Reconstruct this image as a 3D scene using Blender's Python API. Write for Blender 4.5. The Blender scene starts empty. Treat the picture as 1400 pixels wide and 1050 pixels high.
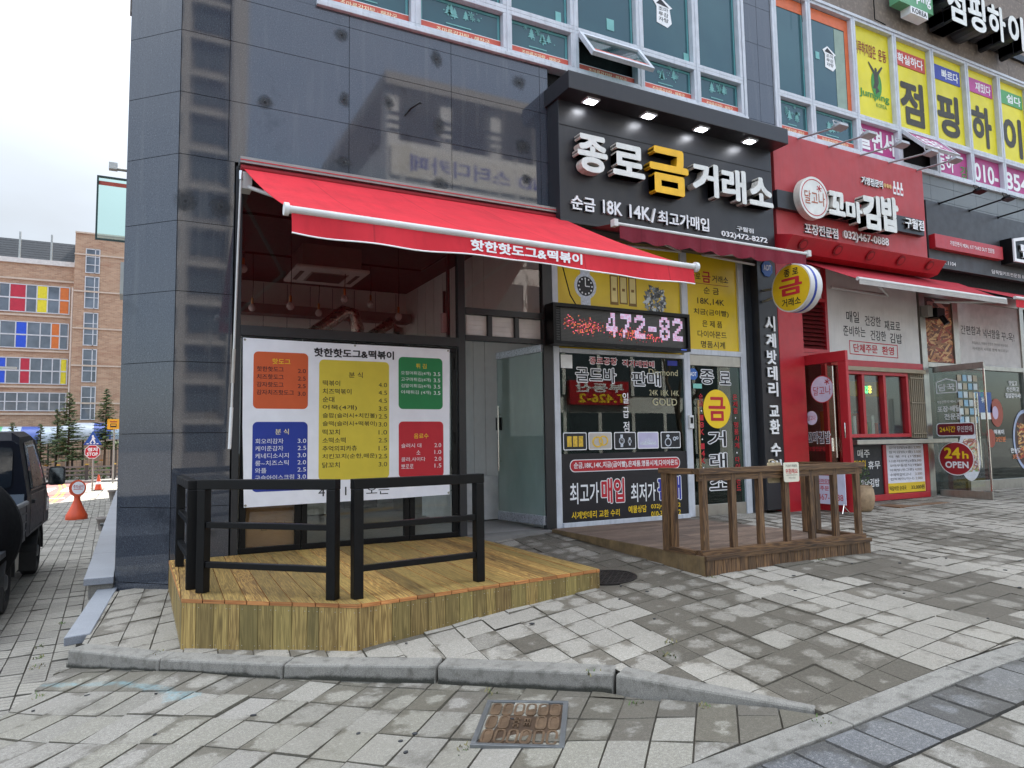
import bpy, bmesh, math, random
from mathutils import Vector, Matrix, noise as mnoise
R = math.radians
rnd = random.Random(7)
SC = bpy.context.scene
COL = SC.collection

# ------------------------------------------------------------------ camera
cam_d = bpy.data.cameras.new("camera"); cam = bpy.data.objects.new("camera", cam_d); COL.objects.link(cam)
SC.camera = cam
cam_d.sensor_width = 36.0
cam_d.lens = 36.0 * 978.0 / 1400.0
cam_d.clip_start = 0.05; cam_d.clip_end = 3000
yaw, pitch, roll = R(27.92), R(4.82), R(0.918)
F = Vector((math.sin(yaw) * math.cos(pitch), math.cos(yaw) * math.cos(pitch), math.sin(pitch)))
Rt = Vector((math.cos(yaw), -math.sin(yaw), 0)); Up = Rt.cross(F)
R2 = Rt * math.cos(roll) - Up * math.sin(roll); U2 = Up * math.cos(roll) + Rt * math.sin(roll)
cam.matrix_world = Matrix(((R2.x, U2.x, -F.x, 0.0), (R2.y, U2.y, -F.y, -8.0), (R2.z, U2.z, -F.z, 1.0806), (0, 0, 0, 1)))

# ------------------------------------------------------------------ world, sun, exposure
W = bpy.data.worlds.new("World"); SC.world = W; W.use_nodes = True
wn, wl = W.node_tree.nodes, W.node_tree.links; wn.clear()
SUN_EL, SUN_AZ = R(47), R(35)          # azimuth measured from +Y towards +X
def wnode(t, **k):
    n = wn.new(t)
    for a, b in k.items(): setattr(n, a, b)
    return n
sky = wnode('ShaderNodeTexSky', sky_type='NISHITA', sun_disc=False, sun_elevation=SUN_EL, sun_rotation=SUN_AZ, dust_density=2.5, air_density=1.0)
tc = wnode('ShaderNodeTexCoord')
sep = wnode('ShaderNodeSeparateXYZ'); wl.new(tc.outputs['Generated'], sep.inputs[0])
mp = wnode('ShaderNodeMapping'); mp.inputs['Scale'].default_value = (1.2, 1.2, 3.0); wl.new(tc.outputs['Generated'], mp.inputs[0])
nz = wnode('ShaderNodeTexNoise'); nz.inputs['Scale'].default_value = 1.6; nz.inputs['Detail'].default_value = 5; wl.new(mp.outputs[0], nz.inputs['Vector'])
mr = wnode('ShaderNodeMapRange'); mr.inputs[1].default_value = 0.3; mr.inputs[2].default_value = 0.75; mr.inputs[3].default_value = 0.80; mr.inputs[4].default_value = 1.0
wl.new(nz.outputs['Fac'], mr.inputs[0])
z2 = wnode('ShaderNodeMath', operation='POWER'); z2.inputs[1].default_value = 2.6; z2.use_clamp = True; wl.new(sep.outputs['Z'], z2.inputs[0])
el = wnode('ShaderNodeMapRange'); el.inputs[1].default_value = 0.0; el.inputs[2].default_value = 1.0; el.inputs[3].default_value = 0.285; el.inputs[4].default_value = 3.3
wl.new(z2.outputs[0], el.inputs[0])
cm = wnode('ShaderNodeVectorMath', operation='SCALE'); cm.inputs[0].default_value = (6.7, 7.15, 7.6); 
bk = wnode('ShaderNodeMapRange'); bk.inputs[1].default_value = 0.75; bk.inputs[2].default_value = -0.6; bk.inputs[3].default_value = 0.6; bk.inputs[4].default_value = 1.0
wl.new(sep.outputs['Y'], bk.inputs[0])
pm = wnode('ShaderNodeMath', operation='MULTIPLY'); wl.new(el.outputs[0], pm.inputs[0]); wl.new(bk.outputs[0], pm.inputs[1]); wl.new(pm.outputs[0], cm.inputs['Scale'])
mx = wnode('ShaderNodeMix', data_type='RGBA'); hz = wnode('ShaderNodeMapRange', interpolation_type='SMOOTHSTEP'); hz.inputs[1].default_value = -0.45; hz.inputs[2].default_value = 0.45; hz.inputs[3].default_value = 0.36; hz.inputs[4].default_value = 1.0
wl.new(sep.outputs['Y'], hz.inputs[0])
hm = wnode('ShaderNodeMath', operation='MULTIPLY'); wl.new(mr.outputs[0], hm.inputs[0]); wl.new(hz.outputs[0], hm.inputs[1]); wl.new(hm.outputs[0], mx.inputs[0]); wl.new(sky.outputs[0], mx.inputs[6]); wl.new(cm.outputs[0], mx.inputs[7])
bg = wnode('ShaderNodeBackground'); bg.inputs['Strength'].default_value = 0.12; wl.new(mx.outputs[2], bg.inputs[0])
wo = wnode('ShaderNodeOutputWorld'); wl.new(bg.outputs[0], wo.inputs[0])
sd = bpy.data.lights.new("sun", 'SUN'); sd.energy = 3.6; sd.angle = R(2); sd.color = (1, .95, .88)
so = bpy.data.objects.new("sun", sd); COL.objects.link(so)
sv = Vector((math.sin(SUN_AZ) * math.cos(SUN_EL), math.cos(SUN_AZ) * math.cos(SUN_EL), math.sin(SUN_EL)))
so.rotation_euler = sv.to_track_quat('Z', 'Y').to_euler(); so.location = (20, 30, 60)
SC.view_settings.view_transform = 'Standard'; SC.view_settings.look = 'None'
SC.view_settings.gamma = 1; SC.view_settings.use_curve_mapping = False
SC.view_settings.exposure = 1.9

# ------------------------------------------------------------------ helpers: materials
def lin(c):
    if isinstance(c, str):
        c = [int(c[i:i + 2], 16) / 255 for i in (0, 2, 4)]
        return tuple(v / 12.92 if v <= .04045 else ((v + .055) / 1.055) ** 2.4 for v in c)
    return tuple(c)
class NT:
    def __init__(s, name):
        s.m = bpy.data.materials.new(name); s.m.use_nodes = True
        s.t = s.m.node_tree; s.t.nodes.clear(); s.n = s.t.nodes; s.l = s.t.links
        s.out = s.n.new('ShaderNodeOutputMaterial'); s._tc = None
    def node(s, t, ins=None, **k):
        n = s.n.new(t)
        for a, b in k.items(): setattr(n, a, b)
        for a, b in (ins or {}).items(): s.set(n.inputs[a], b)
        return n
    def set(s, sock, v):
        if hasattr(v, 'links') or isinstance(v, bpy.types.NodeSocket): s.l.new(v, sock)
        elif isinstance(v, (tuple, list)) and len(v) == 3 and sock.type == 'RGBA': sock.default_value = (*v, 1)
        else: sock.default_value = v
    def obj(s):
        if not s._tc: s._tc = s.n.new('ShaderNodeTexCoord')
        return s._tc.outputs['Object']
    def map(s, scale=(1, 1, 1), rot=(0, 0, 0), vec=None):
        n = s.node('ShaderNodeMapping', {'Scale': scale, 'Rotation': rot}); s.l.new(vec or s.obj(), n.inputs[0]); return n.outputs[0]
    def noise(s, scale, detail=3, vec=None, rough=.55, dist=0):
        n = s.node('ShaderNodeTexNoise', {'Scale': scale, 'Detail': detail, 'Roughness': rough, 'Distortion': dist})
        s.l.new(vec or s.obj(), n.inputs['Vector']); return n.outputs['Fac']
    def mr(s, v, a, b, c, d):
        return s.node('ShaderNodeMapRange', {0: v, 1: a, 2: b, 3: c, 4: d}).outputs[0]
    def mix(s, f, a, b, mode='MIX'):
        n = s.node('ShaderNodeMix', {0: f, 6: a, 7: b}, data_type='RGBA', blend_type=mode); return n.outputs[2]
    def math(s, op, a, b=0.0, c=0.0):
        return s.node('ShaderNodeMath', {0: a, 1: b, 2: c}, operation=op).outputs[0]
    def bump(s, h, st=.3, d=.01):
        return s.node('ShaderNodeBump', {'Height': h, 'Strength': st, 'Distance': d}).outputs[0]
    def pbsdf(s, col, rough=.5, metal=0.0, normal=None, **k):
        ins = {'Base Color': col, 'Roughness': rough, 'Metallic': metal}
        if normal: ins['Normal'] = normal
        for a, b in k.items(): ins[a.replace('_', ' ')] = b
        return s.node('ShaderNodeBsdfPrincipled', ins)
    def done(s, bs):
        s.l.new(bs.outputs[0], s.out.inputs[0]); return s.m
MATS = {}
def M(name, c, rough=.5, metal=0.0, var=.12, scale=6, bump=0.0, bscale=120, spec=None, dirt=0.0, coat=0.0):
    """Painted / plain surface with slight tone and gloss variation, optional grain and vertical grime."""
    if name in MATS: return MATS[name]
    t = NT(name); c = lin(c)
    n = t.noise(scale, 4)
    f = t.mr(n, .25, .75, 1 - var, 1 + var)
    col = t.node('ShaderNodeVectorMath', {0: c, 'Scale': f}, operation='SCALE').outputs[0]
    if dirt:
        st = t.noise(3.0, 5, t.map((9, 9, .7)))
        col = t.mix(t.mr(st, .5, .75, 0, dirt), col, tuple(.35 * v + .02 for v in c))
    r = t.mr(t.noise(scale * 3, 3), .3, .7, max(.02, rough - .07), min(1, rough + .07))
    nm = t.bump(t.noise(bscale, 2), bump, .004) if bump else None
    k = {}
    if spec is not None: k['Specular_IOR_Level'] = spec
    if coat: k['Coat_Weight'] = coat
    MATS[name] = t.done(t.pbsdf(col, r, metal, nm, **k)); return MATS[name]
def Emit(name, c, st):
    if name in MATS: return MATS[name]
    t = NT(name); e = t.node('ShaderNodeEmission', {'Color': lin(c), 'Strength': st}); MATS[name] = t.done(e); return MATS[name]
def Glass(name, tint, refl=1.5, rough=0.0, mincoat=.0):
    t = NT(name)
    bf = t.node('ShaderNodeNewGeometry').outputs['Backfacing']
    fr = t.node('ShaderNodeFresnel', {'IOR': t.mr(bf, 0, 1, refl, 1 / refl)}).outputs[0]
    tr = t.node('ShaderNodeBsdfTransparent', {'Color': lin(tint)})
    gl = t.node('ShaderNodeBsdfGlossy', {'Color': (1, 1, 1), 'Roughness': rough})
    f = t.math('MAXIMUM', fr, mincoat)
    mx = t.node('ShaderNodeMixShader', {0: f}); t.l.new(tr.outputs[0], mx.inputs[1]); t.l.new(gl.outputs[0], mx.inputs[2])
    MATS[name] = t.done(mx); return MATS[name]
def Milky(name, tint, white, f):
    t = NT(name); bf = t.node('ShaderNodeNewGeometry').outputs['Backfacing']
    fr = t.node('ShaderNodeFresnel', {'IOR': t.mr(bf, 0, 1, 1.5, 1 / 1.5)}).outputs[0]
    tr = t.node('ShaderNodeBsdfTransparent', {'Color': lin(tint)}); df = t.node('ShaderNodeBsdfDiffuse', {'Color': lin(white)}); tl = t.node('ShaderNodeBsdfTranslucent', {'Color': lin(white)})
    m0 = t.node('ShaderNodeMixShader', {0: .5}); t.l.new(df.outputs[0], m0.inputs[1]); t.l.new(tl.outputs[0], m0.inputs[2])
    m1 = t.node('ShaderNodeMixShader', {0: t.mr(t.noise(1.2, 4, t.map((1, 1, .4))), .3, .7, f * .7, f * 1.3)}); t.l.new(tr.outputs[0], m1.inputs[1]); t.l.new(m0.outputs[0], m1.inputs[2])
    gl = t.node('ShaderNodeBsdfGlossy', {'Color': (1, 1, 1), 'Roughness': .02}); m2 = t.node('ShaderNodeMixShader', {0: fr}); t.l.new(m1.outputs[0], m2.inputs[1]); t.l.new(gl.outputs[0], m2.inputs[2])
    MATS[name] = t.done(m2); return MATS[name]
def mat_granite():
    t = NT('polished dark granite')
    sp = t.noise(150, 2, rough=.8); sp2 = t.noise(62, 3, rough=.8)
    big = t.noise(1.1, 4); streak = t.noise(2.0, 4, t.map((5, 5, .35)))
    c = t.mix(t.mr(sp, .36, .66, 0, 1), (.015, .018, .026), (.085, .096, .118))
    c = t.mix(t.mr(sp2, .56, .70, 0, .65), c, (.15, .165, .19))
    c = t.mix(t.mr(sp2, .30, .44, .6, 0), c, (.008, .009, .012))
    c = t.mix(t.mr(big, .35, .7, .0, .4), c, (.075, .078, .085))
    c = t.mix(t.mr(streak, .55, .76, 0, .35), c, (.12, .125, .13))
    blot = t.noise(.9, 6, t.map((1, 1, 1), vec=t.node('ShaderNodeVectorMath', {0: t.obj(), 1: (3.7, 0, 1.3)}, operation='ADD').outputs[0]), rough=.65)
    c = t.mix(t.mr(blot, .60, .70, 0, .75), c, (.016, .018, .022))
    vo = t.node('ShaderNodeTexVoronoi', {'Scale': 1.25, 'Randomness': .8}); t.l.new(t.obj(), vo.inputs['Vector'])
    spot = t.math('ADD', vo.outputs['Distance'], t.math('MULTIPLY', t.math('SUBTRACT', t.noise(9, 4), .5), .16))
    c = t.mix(t.mr(spot, .035, .12, .7, 0), c, (.010, .011, .013))
    r = t.math('ADD', t.mr(big, .3, .7, .012, .04), t.mr(streak, .5, .75, 0.0, .05))
    return t.done(t.pbsdf(c, r, 0, t.bump(sp2, .012, .002), Specular_IOR_Level=.85))
def mat_stone(name, a, b, rough=.75, scale=180, big=1.2, patch=None, bump=.25):
    t = NT(name)
    sp = t.noise(scale, 3, rough=.75); bg_ = t.noise(big, 5); mid = t.noise(14, 5)
    c = t.mix(t.mr(sp, .35, .65, 0, 1), lin(a), lin(b))
    c = t.mix(t.mr(bg_, .35, .7, 0, .45), c, tuple(.62 * (x + y) / 2 for x, y in zip(lin(a), lin(b))))
    if patch: c = t.mix(t.mr(mid, .5, .72, 0, .6), c, lin(patch))
    return t.done(t.pbsdf(c, rough, 0, t.bump(sp, bump, .004)))
def mat_brick():
    t = NT('pale red brick')
    v = t.node('ShaderNodeCombineXYZ'); s = t.node('ShaderNodeSeparateXYZ'); t.l.new(t.obj(), s.inputs[0])
    t.l.new(t.math('ADD', s.outputs[0], s.outputs[1]), v.inputs[0]); t.l.new(s.outputs[2], v.inputs[1])
    b = t.node('ShaderNodeTexBrick', {'Scale': 1.0, 'Color1': lin('b49478'), 'Color2': lin('99785f'), 'Mortar': lin('b0a08e'), 'Mortar Size': .008, 'Brick Width': .3, 'Row Height': .09})
    t.l.new(v.outputs[0], b.inputs['Vector'])
    st = t.noise(1.1, 5, t.map((.5, .5, 3)))
    c = t.mix(t.mr(st, .5, .75, 0, .45), b.outputs[0], lin('8a5a45'))
    return t.done(t.pbsdf(c, .85))
def mat_wood(name, a, b, knot, axis='X', scale=1.0, rough=.6, green=None):
    """Sawn softwood: per-board tone, long grain rings, knots."""
    t = NT(name)
    at = t.node('ShaderNodeAttribute', attribute_name='rnd'); sp = t.node('ShaderNodeSeparateColor'); t.l.new(at.outputs['Color'], sp.inputs[0])
    r1, r2 = sp.outputs[0], sp.outputs[1]
    uv = t.node('ShaderNodeUVMap').outputs[0]
    off = t.node('ShaderNodeCombineXYZ', {0: t.math('MULTIPLY', r1, 31.0), 1: t.math('MULTIPLY', r2, 17.0), 2: t.math('MULTIPLY', r1, 9.0)}).outputs[0]
    vec = t.node('ShaderNodeVectorMath', {0: uv, 1: off}, operation='ADD').outputs[0]
    stretched = t.map((1.1 * scale, 24 * scale, 1), vec=vec)
    n1 = t.noise(1.0, 3, stretched, dist=1.2)
    ring = t.math('FRACT', t.math('MULTIPLY', n1, 6.0))
    ring = t.math('PINGPONG', ring, .5)
    fine = t.noise(1.0, 3, t.map((6 * scale, 190 * scale, 1), vec=vec))
    vo = t.node('ShaderNodeTexVoronoi', {'Scale': 1.0, 'Randomness': 1.0}); t.l.new(t.map((1.7, 5.5, 1), vec=vec), vo.inputs['Vector'])
    kn = t.mr(vo.outputs['Distance'], .05, .16, 1, 0)
    c = t.mix(t.mr(ring, .08, .40, 0, 1), lin(a), lin(b))
    c = t.mix(t.mr(fine, .42, .68, 0, .7), c, tuple(.5 * x for x in lin(b)))
    c = t.mix(t.math('MULTIPLY', kn, .85), c, lin(knot))
    if green: c = t.mix(t.math('MULTIPLY', r2, .55), c, lin(green))
    c = t.node('ShaderNodeVectorMath', {0: c, 'Scale': t.mr(r1, 0, 1, .62, 1.28)}, operation='SCALE').outputs[0]
    return t.done(t.pbsdf(c, rough, 0, t.bump(t.math('ADD', ring, fine), .18, .003)))
def mat_paver(name, dark, light, mid, wet_amount=.5, streak=None, tint=None, grooves=0):
    """Paving blocks: attribute rnd = (tone, wetness, band), UV = position inside one block."""
    t = NT(name)
    at = t.node('ShaderNodeAttribute', attribute_name='rnd'); sp = t.node('ShaderNodeSeparateColor'); t.l.new(at.outputs['Color'], sp.inputs[0])
    tone, wet, band = sp.outputs
    uv = t.node('ShaderNodeUVMap').outputs[0]
    n = t.noise(9, 4); n2 = t.noise(230, 2, rough=.8); n3 = t.noise(60, 3, rough=.7); big = t.noise(.5, 4)
    ctr = t.node('ShaderNodeCombineXYZ', {0: t.mr(tone, 0, 1, .34, .66), 1: t.mr(t.math('FRACT', t.math('MULTIPLY', tone, 7.3)), 0, 1, .34, .62)}).outputs[0]
    d = t.node('ShaderNodeVectorMath', {0: uv, 1: ctr}, operation='DISTANCE').outputs[1]
    d = t.math('ADD', d, t.math('ADD', t.math('MULTIPLY', t.math('SUBTRACT', n, .5), 1.1), t.math('MULTIPLY', t.math('SUBTRACT', t.noise(28, 4), .5), .5)))
    thr = t.mr(wet, 0, 1, 1.05, -.12)
    w = t.mr(t.math('SUBTRACT', d, thr), -.09, .10, 0, 1)
    base = t.mix(band, lin(dark), lin(light))
    base = t.mix(t.mr(tone, 0, 1, 0, .65), base, lin(mid))
    base = t.mix(t.mr(n2, .36, .62, .6, 0), base, (.03, .028, .025))
    n4 = t.noise(420, 1, rough=.8)
    base = t.mix(t.mr(n4, .55, .7, 0, .45), base, (.62, .60, .56))
    base = t.mix(t.mr(n3, .52, .75, 0, .3), base, (.60, .58, .54))
    base = t.mix(t.mr(n3, .28, .45, .35, 0), base, (.09, .085, .075))
    base = t.mix(t.mr(big, .45, .7, 0, .4), base, lin(tint or '6f6a5e'))
    stn = t.noise(2.3, 6, rough=.7)
    base = t.mix(t.mr(stn, .58, .72, 0, .5), base, lin('4a463e'))
    wetc = t.node('ShaderNodeVectorMath', {0: base, 1: (.43, .405, .36)}, operation='MULTIPLY').outputs[0]
    c = t.mix(t.math('MULTIPLY', w, wet_amount), base, wetc)
    if streak:                                   # smeared blue survey paint on the blocks
        pos = t.node('ShaderNodeNewGeometry').outputs['Position']; px_ = t.node('ShaderNodeSeparateXYZ', {0: pos})
        pn = t.noise(7, 4, pos); msk = None
        for (xa, ya, xb, yb, wd) in streak:
            L = math.hypot(xb - xa, yb - ya); dx, dy = (xb - xa) / L, (yb - ya) / L
            rel = t.node('ShaderNodeVectorMath', {0: pos, 1: (xa, ya, 0)}, operation='SUBTRACT').outputs[0]
            al = t.node('ShaderNodeVectorMath', {0: rel, 1: (dx, dy, 0)}, operation='DOT_PRODUCT').outputs[1]
            ac = t.math('ABSOLUTE', t.node('ShaderNodeVectorMath', {0: rel, 1: (-dy, dx, 0)}, operation='DOT_PRODUCT').outputs[1])
            ends = t.math('MULTIPLY', t.math('GREATER_THAN', al, 0), t.math('LESS_THAN', al, L))
            q = t.math('MULTIPLY', ends, t.mr(t.math('ADD', ac, t.math('MULTIPLY', t.math('SUBTRACT', pn, .5), wd * 2.2)), wd * .4, wd, 1, 0))
            msk = q if msk is None else t.math('MAXIMUM', msk, q)
        c = t.mix(t.math('MULTIPLY', msk, t.mr(t.noise(26, 4), .35, .65, .05, .5)), c, lin('6a97a0'))
    if grooves:
        gx = t.math('FRACT', t.math('MULTIPLY', t.node('ShaderNodeSeparateXYZ', {0: uv}).outputs[0], float(grooves)))
        c = t.mix(t.math('MULTIPLY', t.math('LESS_THAN', gx, .16), .55), c, (.05, .047, .042))
    r = t.mr(w, 0, 1, .85, .68)
    return t.done(t.pbsdf(c, r, 0, t.bump(n2, .35, .004)))

# ------------------------------------------------------------------ helpers: meshes
class Fr:
    """Local frame: a along r, b along u, d along n (towards the viewer of that face)."""
    def __init__(s, o, r=(1, 0, 0), u=(0, 0, 1), n=None):
        s.o = Vector(o); s.r = Vector(r).normalized(); s.u = Vector(u).normalized()
        s.n = Vector(n).normalized() if n else s.r.cross(s.u)
    def p(s, a, b, d=0.0): return s.o + s.r * a + s.u * b + s.n * d
def FAC(y=0.0): return Fr((0, y, 0), (1, 0, 0), (0, 0, 1), (0, -1, 0))
WLD = Fr((0, 0, 0), (1, 0, 0), (0, 1, 0), (0, 0, 1))
ROOTLOC = {}
_glyph = {}
GLYPHS = "!&()+,-./0123456789ABCDEFGHIJKLMNOPQRSTUVWXYZabcdefghijklmnopqrstuvwxyz~·가간갈감강같개거건계고골공과교구국그금급김께꼬꾸꾹끼나넉네녁놀는능니다단달닭담대데도동드든디떡라래러려로롱료루르릇리린림마만말맛매맹면명몬무묵문물미밀밌바밥밧배보볶볼부분비빠빨뽀사산상서선소손수순쉽스슬시식신실심아않야어억업여영예오와외요우욱운원월위유은을음의이인일입있자작장재저전점정제조종주준줄중즈지직짐집징차참채체최추출츄치카컵케콜크키킨탕터튀트틱판팝페편포푸품픈플피핑하한함핫해험호혼확환회휴든"
def load_glyphs():
    """Characters are set a dozen at a time, one per line, then cut apart by line."""
    allc = list(dict.fromkeys(GLYPHS)); G = {ch: ([], [], [], {}) for ch in allc}
    ts = bpy.data.scenes.new('type_setting'); N_ = 12
    with bpy.context.temp_override(scene=ts, view_layer=ts.view_layers[0]):
        objs = []
        for i in range(0, len(allc), N_):
            c = bpy.data.curves.new('lettering', 'FONT'); c.body = '\n'.join(allc[i:i + N_]); c.space_line = 3.0; c.resolution_u = 3
            o = bpy.data.objects.new('lettering', c); ts.collection.objects.link(o); objs.append((allc[i:i + N_], o))
        dg = bpy.context.evaluated_depsgraph_get()
        for chars, o in objs:
            me = bpy.data.meshes.new_from_object(o.evaluated_get(dg))
            for p in me.polygons:
                vs = list(p.vertices); y = me.vertices[vs[0]].co.y; k = max(0, min(len(chars) - 1, round((.35 - y) / 3.0)))
                V, F_, N, mp_ = G[chars[k]]; f = []
                for i in vs:
                    if i not in mp_: co = me.vertices[i].co; mp_[i] = len(V); V.append((co.x, co.y + 3.0 * k, 0.0))
                    f.append(mp_[i])
                F_.append(f); N.append(p.normal.z)
            bpy.data.meshes.remove(me)
    for _, o in objs: c = o.data; bpy.data.objects.remove(o); bpy.data.curves.remove(c)
    bpy.data.scenes.remove(ts)
    return G
def typeset(body, thin):
    if not _glyph:
        _glyph[True] = load_glyphs(); _glyph[False] = {}
        for ch, (v, f, n, _) in _glyph[True].items():            # raised version: front, back and side walls
            cnt = {}
            for q in f:
                for a, b in zip(q, q[1:] + q[:1]): cnt[(a, b)] = cnt.get((a, b), 0) + 1
            k = len(v); F2, N2 = [], []
            for q, nz in zip(f, n):
                q = q if nz > 0 else q[::-1]
                F2 += [[i + k for i in q], q[::-1]]; N2 += [1, -1]
            up = n[0] > 0 if n else True
            for (a, b) in cnt:
                if (b, a) not in cnt: F2.append([a, b, b + k, a + k] if up else [b, a, a + k, b + k]); N2.append(0)
            _glyph[False][ch] = (v + [(x, y, 1.0) for x, y, z in v], F2, N2, None)
    G = _glyph[thin]; V, F_, N = [], [], []; pen = 0.0
    for ch in body:
        if ch == ' ': pen += .28; continue
        v, f, n, _ = G[ch]; i = len(V)
        V += [(x + pen, y, z) for x, y, z in v]; F_ += [[j + i for j in q] for q in f]; N += n
        pen += .92 if ord(ch) >= 0xac00 else (.5 if ch.isdigit() else max(x for x, _, _ in v) + .06)
    w = max(x for x, _, _ in V) - min(x for x, _, _ in V); h = max(y for _, y, _ in V) - min(y for _, y, _ in V)
    return V, F_, N, w / max(h, 1e-6)
class MB:
    def __init__(s): s.v = []; s.f = []; s.mi = []; s.mats = []; s.uv = {}; s.col = {}; s.smooth = set()
    def _m(s, m):
        if m not in s.mats: s.mats.append(m)
        return s.mats.index(m)
    def face(s, pts, m, uv=None, col=None, smooth=False):
        i = len(s.v); s.v.extend(Vector(p) for p in pts); k = len(s.f)
        s.f.append(list(range(i, i + len(pts)))); s.mi.append(s._m(m))
        if uv: s.uv[k] = uv
        if col: s.col[k] = col
        if smooth: s.smooth.add(k)
    def raw(s, vs, fs, m, smooth=False, col=None):
        i = len(s.v); s.v.extend(Vector(p) for p in vs); mi = s._m(m)
        for f in fs:
            k = len(s.f); s.f.append([i + j for j in f]); s.mi.append(mi)
            if smooth: s.smooth.add(k)
            if col: s.col[k] = col
    def box(s, fr, a0, a1, b0, b1, d0, d1, m, board=None):
        P = [fr.p(a, b, d) for d in (d0, d1) for b in (b0, b1) for a in (a0, a1)]
        Q = ((4, 5, 7, 6), (1, 0, 2, 3), (0, 4, 6, 2), (5, 1, 3, 7), (6, 7, 3, 2), (0, 1, 5, 4))
        if board is None: s.raw(P, Q, m)
        else:                                   # uv along the longest side, for wood
            dims = (a1 - a0, b1 - b0, d1 - d0); L = max(range(3), key=lambda k: abs(dims[k]))
            O = [k for k in range(3) if k != L]
            c = (rnd.random(), rnd.random(), 0)
            co = [(a - a0, b - b0, d - d0) for d in (d0, d1) for b in (b0, b1) for a in (a0, a1)]
            for q in Q: s.face([P[j] for j in q], m, uv=[(co[j][L], co[j][O[0]] + co[j][O[1]]) for j in q], col=c)
        return s
    def prism(s, fr, pts, d0, d1, m, side=None):
        n = len(pts)
        if sum(pts[i][0] * pts[(i + 1) % n][1] - pts[(i + 1) % n][0] * pts[i][1] for i in range(n)) < 0: pts = pts[::-1]
        V = [fr.p(a, b, d0) for a, b in pts] + [fr.p(a, b, d1) for a, b in pts]
        s.raw(V, [list(range(n, 2 * n)), list(range(n - 1, -1, -1))], m)
        s.raw(V, [[i, (i + 1) % n, n + (i + 1) % n, n + i] for i in range(n)], side or m); return s
    def ell(s, fr, a, b, ra, rb, d0, d1, m, n=32, side=None):
        return s.prism(fr, [(a + ra * math.cos(2 * math.pi * i / n), b + rb * math.sin(2 * math.pi * i / n)) for i in range(n)], d0, d1, m, side)
    def rrect(s, fr, a0, a1, b0, b1, r, d0, d1, m, side=None):
        pts = []
        for cx, cy, q in ((a1 - r, b1 - r, 0), (a0 + r, b1 - r, 1), (a0 + r, b0 + r, 2), (a1 - r, b0 + r, 3)):
            for i in range(6):
                t = (q + i / 5) * math.pi / 2; pts.append((cx + r * math.cos(t), cy + r * math.sin(t)))
        return s.prism(fr, pts, d0, d1, m, side)
    def ring(s, fr, pts_out, pts_in, d0, d1, m):
        n = len(pts_out); V = [fr.p(a, b, d) for d in (d0, d1) for P in (pts_out, pts_in) for a, b in P]
        F_ = []
        for i in range(n):
            j = (i + 1) % n
            F_ += [[2 * n + i, 2 * n + j, 3 * n + j, 3 * n + i], [j, i, n + i, n + j], [i, j, 2 * n + j, 2 * n + i], [n + j, n + i, 3 * n + i, 3 * n + j]]
        s.raw(V, F_, m); return s
    def frame(s, fr, a0, a1, b0, b1, w, d0, d1, m):
        s.box(fr, a0, a1, b1 - w, b1, d0, d1, m); s.box(fr, a0, a1, b0, b0 + w, d0, d1, m)
        s.box(fr, a0, a0 + w, b0 + w, b1 - w, d0, d1, m); s.box(fr, a1 - w, a1, b0 + w, b1 - w, d0, d1, m); return s
    def tube(s, path, r, m, n=8, cap=True):
        path = [Vector(p) for p in path]; rs = r if isinstance(r, (list, tuple)) else [r] * len(path)
        V = []; up = None
        for i, p in enumerate(path):
            d = (path[min(i + 1, len(path) - 1)] - path[max(i - 1, 0)]).normalized()
            if up is None: up = Vector((0, 0, 1)) if abs(d.z) < .9 else Vector((1, 0, 0))
            x = d.cross(up).normalized(); up = x.cross(d).normalized()
            for k in range(n):
                a = 2 * math.pi * k / n; V.append(p + (x * math.cos(a) + up * math.sin(a)) * rs[i])
        fs = [[i * n + k, i * n + (k + 1) % n, (i + 1) * n + (k + 1) % n, (i + 1) * n + k] for i in range(len(path) - 1) for k in range(n)]
        s.raw(V, fs, m, True)
        if cap: s.raw(V[:n], [list(range(n - 1, -1, -1))], m); s.raw(V[-n:], [list(range(n))], m)
        return s
    def lathe(s, o, prof, m, n=24, sx=1.0, sy=1.0, ax=None):
        o = Vector(o); V = []
        ax = ax or (Vector((1, 0, 0)), Vector((0, 1, 0)), Vector((0, 0, 1)))
        for r, z in prof:
            for k in range(n):
                a = 2 * math.pi * k / n; V.append(o + ax[0] * (r * sx * math.cos(a)) + ax[1] * (r * sy * math.sin(a)) + ax[2] * z)
        s.raw(V, [[i * n + k, i * n + (k + 1) % n, (i + 1) * n + (k + 1) % n, (i + 1) * n + k] for i in range(len(prof) - 1) for k in range(n)], m, True)
        s.raw(V[:n], [list(range(n - 1, -1, -1))], m); s.raw(V[-n:], [list(range(n))], m); return s
    def grid(s, fn, nu, nv, m, smooth=True, uv=False):
        V = [fn(i / nu, j / nv) for j in range(nv + 1) for i in range(nu + 1)]; w = nu + 1
        s.raw(V, [[j * w + i, j * w + i + 1, (j + 1) * w + i + 1, (j + 1) * w + i] for j in range(nv) for i in range(nu)], m, smooth); return s
    def text(s, fr, body, a0, a1, b0, b1, d0, d1, m, bold=.0, side=None, thin=False):
        """Lettering stretched to fill the rectangle; d1 > d0 gives raised letters, thin = a flat sheet at d1."""
        rad = bold * .85 if bold > .006 else 0.0
        V0, fs, ns, asp = typeset(body, thin)
        if a1 is None: a1 = a0 + asp * (b1 - b0) * .9
        if a0 is None: a0 = a1 - asp * (b1 - b0) * .9
        offs = [(0, 0)]
        if rad:
            n = 4 if rad < .02 else (8 if rad < .05 else 12)
            offs += [(rad * math.cos(2 * math.pi * (k + .5) / n), rad * math.sin(2 * math.pi * (k + .5) / n)) for k in range(n)]
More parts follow.
